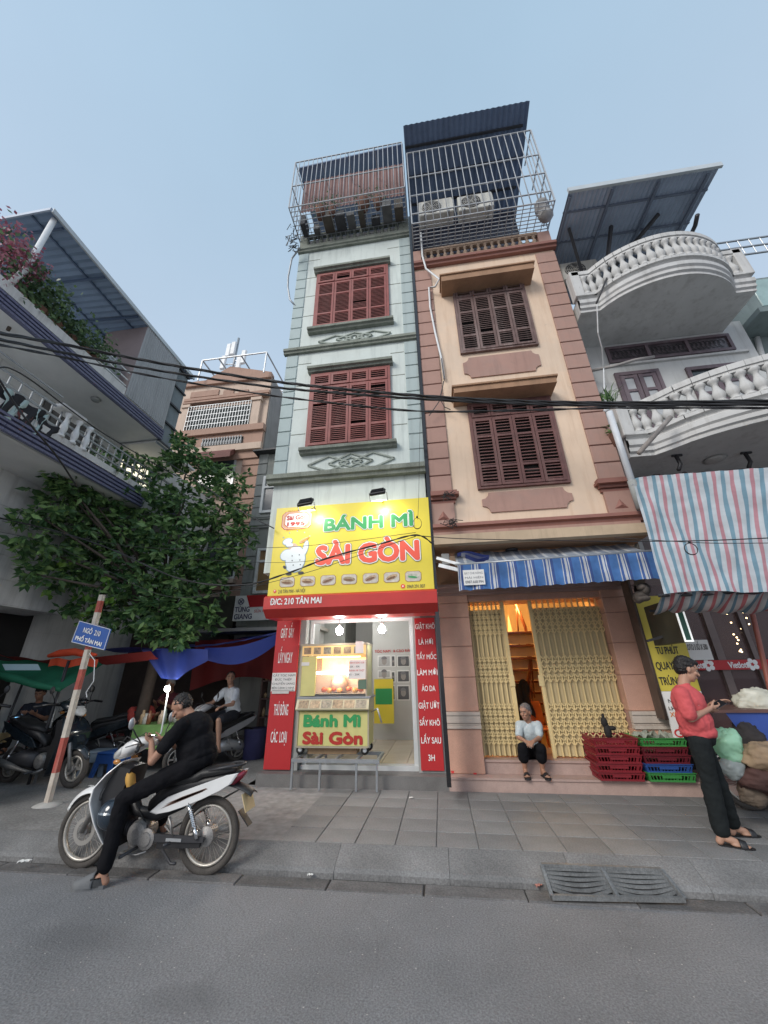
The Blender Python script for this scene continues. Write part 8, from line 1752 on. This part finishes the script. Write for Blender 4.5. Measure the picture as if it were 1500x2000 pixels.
def person(label, M, J, skin, shirt, pants, hair, s=1.0, hairstyle='short', vox=.0055, short_pants=False, sleeve=.62, loose=1.0, cat='person', shoe=None, shoes='sandal', female=False, curl=(.5,.5), collar=False, fat=1.0):
    T = lambda p: M @ V(p)
    j = {k: (T(v) if k not in ('look','hdL','hdR','pnL','pnR','headup','ftL','ftR') else (M.to_3x3() @ V(v)).normalized()) for k, v in J.items()}
    base = (j['anL']+j['anR'])/2; t = thing('person', label, cat, (base.x, base.y, min(j['anL'].z, j['anR'].z)-.05))
    F = frame(j['look'], j.get('headup', V((0,0,1))))
    lat = (j['shL']-j['shR']).normalized(); upT = (j['neck']-j['pelvis']).normalized(); fT = lat.cross(upT).normalized(); FT = Matrix((fT, lat, upT)).transposed()
    w = (j['shL']-j['shR']).length/2
    b = MB()
    head_parts(b, j['head'], F, s); b.cap(j['neck']-upT*.02, j['head']+F @ V((-.015*s,0,-.04*s)), .056*s, .050*s, 12)
    chest = j['neck'].lerp(j['pelvis'], .34); belly = j['neck'].lerp(j['pelvis'], .70)
    b.ell(chest, (.095*s*fat,w*.86,.16*s), 16, 12, rot=FT); b.ell(belly, (.095*s*fat,w*.74,.15*s), 16, 12, rot=FT); b.ell(j['pelvis'], (.10*s,.15*s,.10*s), 14, 10, rot=FT)
    for q in 'LR':
        b.cap(j['neck']-upT*.04*s, j['sh'+q], .045*s, .050*s, 10); b.cap(j['sh'+q], j['el'+q], .046*s, .036*s, 12); b.cap(j['el'+q], j['wr'+q], .037*s, .024*s, 12)
        hand_parts(b, j['wr'+q], j['hd'+q], j['pn'+q], s*.98, curl[0 if q == 'L' else 1], 1 if q == 'L' else -1)
        b.cap(j['hip'+q], j['kn'+q], .075*s, .052*s, 12); b.cap(j['kn'+q], j['kn'+q].lerp(j['an'+q], .35)-0*fT, .050*s, .050*s, 12); b.cap(j['kn'+q].lerp(j['an'+q], .3), j['an'+q], .048*s, .032*s, 12)
        fd = j['ft'+q]; an = j['an'+q]; dn = V((0,0,-1)); sd_ = fd.cross(V((0,0,1))).normalized(); heel = an-fd*.03*s+V((0,0,-.045*s))
        b.cap(heel, an, .030*s, .034*s, 10); b.cap(an+fd*.03*s-V((0,0,.02*s)), an+fd*.14*s-V((0,0,.052*s)), .032*s, .024*s, 10)
        for k in range(5): p = an+fd*(.145-.010*abs(k-1))*s+sd_*(.036-.018*k)*s*(1 if q == 'L' else -1)*-1-V((0,0,.056*s)); b.cap(p, p+fd*.035*s, .0125*s if k == 0 else .0095*s, .009*s, 8)
        b.ell(an+fd*.09*s-V((0,0,.055*s)), (.05*s,.04*s,.018*s), 10, 7, rot=frame(fd, (0,0,1)))
    remesh('body', b, vox, skin, t, 3)
    # eyes, brows, mouth
    P = lambda x, y, z: j['head']+F @ V((x*s, y*s, z*s))
    for q in (-1,1):
        e = MB().ell(P(.077,q*.031,.012), (.008*s,.013*s,.0055*s), 10, 7, rot=F).build('eye', EYEW, t); MB().ell(P(.0835,q*.031,.011), (.003*s,.0055*s,.005*s), 8, 6, rot=F).build('pupil', HAIRB, e)
        mb = MB(); mb.tube([P(.093,q*.014,.032), P(.095,q*.030,.038), P(.084,q*.050,.032)], .0035*s, 6); mb.build('eyebrow', hair, t)
    mb = MB(); mb.tube([P(.088,-.022,-.058), P(.0985,0,-.057), P(.088,.022,-.058)], .004*s, 6); mb.build('mouth', LIPM, t)
    # hair
    h = MB()
    if hairstyle == 'short': h.ell(P(-.024,0,.050), (.098*s,.084*s,.088*s), 16, 10, rot=F); h.ell(P(-.045,0,.005), (.072*s,.081*s,.078*s), 14, 10, rot=F); h.ell(P(.045,0,.088), (.046*s,.060*s,.030*s), 12, 8, rot=F)
    elif hairstyle == 'crop': h.ell(P(-.020,0,.044), (.092*s,.079*s,.084*s), 16, 10, rot=F); h.ell(P(-.038,0,.01), (.068*s,.077*s,.070*s), 14, 10, rot=F)
    elif hairstyle == 'tied': h.ell(P(-.020,0,.046), (.096*s,.083*s,.084*s), 16, 10, rot=F); h.ell(P(-.045,0,.0), (.07*s,.080*s,.08*s), 14, 10, rot=F); h.ell(P(-.115,0,-.03), (.035*s,.035*s,.038*s), 12, 8, rot=F)
    remesh('hair', h, .006, hair, t, 1, .011, 75)
    # shirt
    if shirt:
        k = loose; h = MB(); h.ell(chest, (.118*s*fat*k,w*.95,.175*s), 18, 12, rot=FT); h.ell(belly, (.122*s*fat*k,w*.86*k,.17*s), 18, 12, rot=FT)
        h.ell(j['pelvis']+upT*.04, (.125*s*fat*k,.165*s*k,.09*s), 16, 10, rot=FT); h.cap(j['neck']-upT*.035*s, chest, .062*s, .11*s, 14)
        for q in 'LR':
            h.cap(j['neck']-upT*.045*s, j['sh'+q], .052*s, .066*s, 12); e = j['sh'+q].lerp(j['el'+q], sleeve); h.cap(j['sh'+q], e, .066*s*k, .060*s*k, 14)
        if collar: h.tube([j['neck']+FT @ V((.055*math.cos(a)*s,.06*math.sin(a)*s,.01+.012*math.cos(a))) for a in [i*math.pi/8 for i in range(16)]], .014*s, 6, closed=True)
        remesh('shirt', h, .009, shirt, t, 3, .008, 15)
    if pants:
        k = loose; h = MB(); h.ell(j['pelvis'], (.122*s*fat,.168*s,.11*s), 16, 10, rot=FT)
        for q in 'LR':
            kn, an = j['kn'+q], j['an'+q]
            h.cap(j['hip'+q], kn if not short_pants else j['hip'+q].lerp(kn, .86), .094*s, (.070 if not short_pants else .082)*s, 14)
            if short_pants == 'capri': h.cap(h_ := j['hip'+q], kn, .10*s, .082*s, 14); h.cap(kn, kn.lerp(an, .42), .080*s, .080*s, 14)
            if not short_pants: h.cap(kn, kn.lerp(an, .88), .068*s*(k if k > 1.1 else 1), .058*s*k, 14)
        remesh('trousers' if not short_pants else 'shorts', h, .009, pants, t, 3, .008, 15)
    # footwear
    for q in 'LR':
        fd = j['ft'+q]; an = j['an'+q]; Ff = frame(fd, (0,0,1)); c = an+fd*.075*s-V((0,0,.078*s)); mb = MB()
        out_ = [(-.125,.0),(-.11,.032),(-.04,.035),(.04,.046),(.10,.044),(.135,.022),(.142,0)]; pl_ = out_+[(x,-y) for x, y in out_[::-1][1:-1]]
        mb.prism([c+Ff @ V((x*s,y*s,-(.012 if shoes == 'sandal' else .02)*s)) for x, y in pl_], (0,0,(.022 if shoes == 'sandal' else .038)*s))
        if shoes == 'sandal':
            mb.sheet(lambda u, v: c+Ff @ V(((.03+.055*v)*s, .048*s*math.cos(math.pi*u), (.01+.056*math.sin(math.pi*u)*(1-.25*v))*s)), 10, 3, thick=V((0,0,.004)))
        elif shoes == 'clog':
            mb.sheet(lambda u, v: c+Ff @ V(((-.02+.165*v)*s, .048*s*math.cos(math.pi*u)*(1 if v < .7 else 1-(v-.7)*2.2), (.01+(.095-.060*v)*math.sin(math.pi*u))*s)), 12, 8, thick=V((0,0,.004)))
            mb.sheet(lambda u, v: c+Ff @ V((-.12*s*math.sin(math.pi*u)*1.0+.0*s, .042*s*math.cos(math.pi*u), (.01+.06*v)*s)), 10, 3, thick=V((0,0,.003)))
        mb.build('sandal' if shoes == 'sandal' else 'clog', shoe or BLACKP, t)
    return t
BLKCL = mat('black_tshirt_cloth', (.009,.009,.011), .9, spec=.15, var=.2) if 1 else mat('x', (.016,.016,.019), .85, .2, 5, .3, 60); BLKTR = mat('black_trouser_cloth', (.008,.008,.010), .9, spec=.15, var=.2) if 1 else mat('x', (.014,.015,.017), .85, .25, 6, .3, 60); PINKSH = mat('coral_pink_cloth', (.58,.09,.095), .8, .1, 5, .3, 60); DKTR = mat('dark_grey_trouser_cloth', (.014,.017,.018), .9, spec=.2, var=.2) if 1 else mat('x', (.020,.024,.024), .85, .2, 5, .3, 60); WHSH = mat('white_tshirt_cloth', (.68,.72,.76), .8, .06, 5, .3, 60); GREYSH = mat('pale_blue_grey_blouse', (.46,.52,.54), .8, .12, 8, .4, 60); GREYCL = mat('grey_rubber_clog', (.13,.135,.14), .7, .1, 8)
# ---- rider in black on the white motorbike
M0 = Matrix.Translation((-2.87,4.03,0)) @ Matrix.Rotation(math.pi, 4, 'Z')
person('man in black t-shirt hunched over his phone on the white motorbike', M0,
  dict(head=(-.175,.03,1.335), look=(.75,.25,-.62), headup=(.55,.1,.8), neck=(-.285,.01,1.25), pelvis=(-.43,0,.86), shL=(-.32,.20,1.185), shR=(-.28,-.19,1.19),
       elL=(-.13,.27,.90), elR=(-.05,-.24,.93), wrL=(.02,.13,1.035), wrR=(.05,-.06,1.035), hdL=(.8,-.55,.15), hdR=(.85,.5,.1), pnL=(.1,-.4,.9), pnR=(.1,.2,.95),
       hipL=(-.40,.10,.83), hipR=(-.40,-.10,.83), knL=(.10,.25,.60), knR=(.05,-.22,.62), anL=(.10,.29,.085), anR=(.0,-.24,.28), ftL=(1,.28,0), ftR=(1,0,0)),
  SKIN2, BLKCL, BLKTR, HAIRB, 1.0, 'crop', shoes='clog', shoe=GREYCL, curl=(.7,.7), fat=1.48, loose=1.04)
ph = M0 @ V((.13,.03,1.075)); MB().bbox(ph.x-.045,ph.x+.045,ph.y-.035,ph.y+.035,ph.z-.004,ph.z+.004,.002).build('mobile_phone', BLACKG); tag(bpy.data.objects['mobile_phone'], 'dark phone held by the man in black', 'phone')
# ---- man in the pink shirt
def Q(px, py, Y): return PY(px, py, Y)
I4 = Matrix.Identity(4); YM = 4.74
person('man in coral pink shirt and dark trousers looking down at his phone', I4,
  dict(head=Q(1341,1308,YM), look=(.90,-.16,-.34), headup=(.30,0,.95), neck=Q(1334,1340,YM+.02), pelvis=Q(1366,1437,YM), shL=Q(1335,1353,YM+.19), shR=Q(1331,1358,YM-.19),
       elL=Q(1362,1398,YM+.22), elR=Q(1349,1403,YM-.22), wrL=Q(1393,1374,YM+.07), wrR=Q(1386,1384,YM-.10), hdL=(.93,-.10,.30), hdR=(.95,.22,.02), pnL=(.1,-.3,-.95), pnR=(-.1,.75,.6),
       hipL=Q(1367,1447,YM+.09), hipR=Q(1366,1449,YM-.09), knL=Q(1402,1530,YM+.10), knR=Q(1388,1535,YM-.08), anL=V((2.68,4.90,.225)), anR=V((2.43,4.66,.225)), ftL=(.98,.05,0), ftR=(.93,-.30,0)),
  SKIN, PINKSH, DKTR, HAIRB, 1.0, 'short', shoes='sandal', curl=(.25,.7), collar=True, sleeve=.80, loose=1.16, fat=1.10)
ph = Q(1402,1379,4.66); o = MB().bbox(-.075,.075,-.036,.036,-.004,.004,.002).build('mobile_phone', BLACKG); o.location = ph+V((.02,.02,.015)); o.rotation_euler = (.5,-.3,.3); tag(o, 'dark phone lying in the hand of the man in pink', 'phone')
mb = MB(); a = Q(1349,1352,4.62); b = Q(1362,1378,4.57); mb.bar(a, b, .03, .006); tag(mb.build('earphones', STEELW), 'white earphone cord resting on the pink shirt front', 'earphones')
# ---- old woman on the step
YW = 6.44
person('old woman in pale blouse and black trousers sitting on the step', I4,
  dict(head=Q(1026,1391,6.42), look=(-.62,-.75,-.12), neck=Q(1032,1409,6.46), pelvis=Q(1038,1473,6.60), shL=Q(1051,1417,6.47), shR=Q(1015,1416,6.47),
       elL=Q(1054,1441,6.40), elR=Q(1013,1440,6.40), wrL=Q(1042,1448,6.24), wrR=Q(1025,1447,6.24), hdL=(-.6,-.6,-.2), hdR=(.6,-.6,-.2), pnL=(0,.5,-.8), pnR=(0,.5,-.8),
       hipL=Q(1047,1472,6.55), hipR=Q(1029,1472,6.55), knL=Q(1056,1463,6.25), knR=Q(1021,1462,6.25), anL=V((Q(1060,1500,6.30).x,6.33,.375)), anR=V((Q(1026,1500,6.30).x,6.33,.375)), ftL=(.15,-1,0), ftR=(-.05,-1,0)),
  SKIN2, GREYSH, BLKTR, HAIRG, .92, 'tied', shoes='sandal', curl=(.6,.6), sleeve=.7, female=True, short_pants='capri')
# ---- white shirt rider
M4 = Matrix.Translation(sc4.location) @ Matrix.Rotation(sc4.rotation_euler.z, 4, 'Z')
camd = M4.inverted().to_3x3() @ (V((0,0,1.6))-sc4.location); camd.normalize()
person('man in white t-shirt and dark shorts sitting on a scooter looking at the camera', M4,
  dict(head=(-.24,0,1.43), look=(camd.x,camd.y,-.02), neck=(-.28,0,1.27), pelvis=(-.40,0,.82), shL=(-.28,.185,1.20), shR=(-.28,-.185,1.20), elL=(-.16,.30,.99), elR=(-.10,-.28,1.0),
       wrL=(.02,.28,.97), wrR=(.03,-.30,.98), hdL=(.9,0,-.25), hdR=(.9,0,-.25), pnL=(-.2,0,-.9), pnR=(-.2,0,-.9), hipL=(-.36,.10,.80), hipR=(-.36,-.10,.80), knL=(.03,.23,.74), knR=(.03,-.20,.74), anL=(-.03,.25,.30), anR=(.0,-.24,.30), ftL=(1,.1,0), ftR=(1,-.1,0)),
  SKIN, WHSH, mat('dark_shorts', (.02,.022,.03), .85, .2, 5), HAIRB, 1.0, 'crop', vox=.008, shoes='sandal', short_pants=True, loose=1.05)
# ---- seated people at the stall
def seated(label, c, rz, shirt, pants, hair, style='short', s=1.0, skin=SKIN2, phone=False):
    Mx = Matrix.Translation(c) @ Matrix.Rotation(rz, 4, 'Z')
    return person(label, Mx, dict(head=(.06,0,.92), look=(.9,0,-.35), neck=(-.02,0,.76), pelvis=(-.10,0,.33), shL=(-.04,.18,.69), shR=(-.04,-.18,.69), elL=(.10,.22,.48), elR=(.10,-.22,.48), wrL=(.28,.10,.58), wrR=(.28,-.08,.58),
       hdL=(.8,-.3,.3), hdR=(.8,.3,.3), pnL=(0,-.3,.9), pnR=(0,.3,.9), hipL=(-.06,.10,.32), hipR=(-.06,-.10,.32), knL=(.32,.16,.42), knR=(.32,-.16,.42), anL=(.30,.17,.08), anR=(.30,-.17,.08), ftL=(1,0,0), ftR=(1,0,0)), skin, shirt, pants, hair, s, style, vox=.010)
REDSH = mat('red_tshirt', (.36,.05,.04), .8, .1, 5); DKSH = mat('dark_navy_tshirt', (.02,.025,.04), .8, .1, 5); MARO = mat('maroon_tshirt', (.14,.03,.04), .8, .1, 5)
c = PY(268,1435,7.35); seated('seated person in red shirt beside the green stall table', V((c.x,7.35,.35)), R(-20), REDSH, DKTR, HAIRG, 'crop', 1.05)
c = PY(60,1420,6.9); seated('seated youth in dark shirt looking at a glowing phone at the left', V((c.x,6.9,.45)), R(-60), DKSH, DKTR, HAIRB, 'short', 1.0)
phl = PY(33,1404,6.6); o = MB().box(-.05,.05,-.003,.003,-.03,.03).build('phone_screen', mat('lit_blue_screen', (.2,.5,.9), .3, 0, emit=1.6, ecol=(.25,.6,1))); o.location = phl; o.rotation_euler = (-.5,0,.2); tag(o, 'small glowing blue phone screen at the far left', 'phone')
c = PY(321,1400,7.9); seated('vendor in maroon shirt and pale cap behind the stall table', V((c.x,7.95,.55)), R(-90), MARO, DKTR, mat('pale_cap', (.5,.5,.48), .8, .1, 5), 'crop', 1.0)
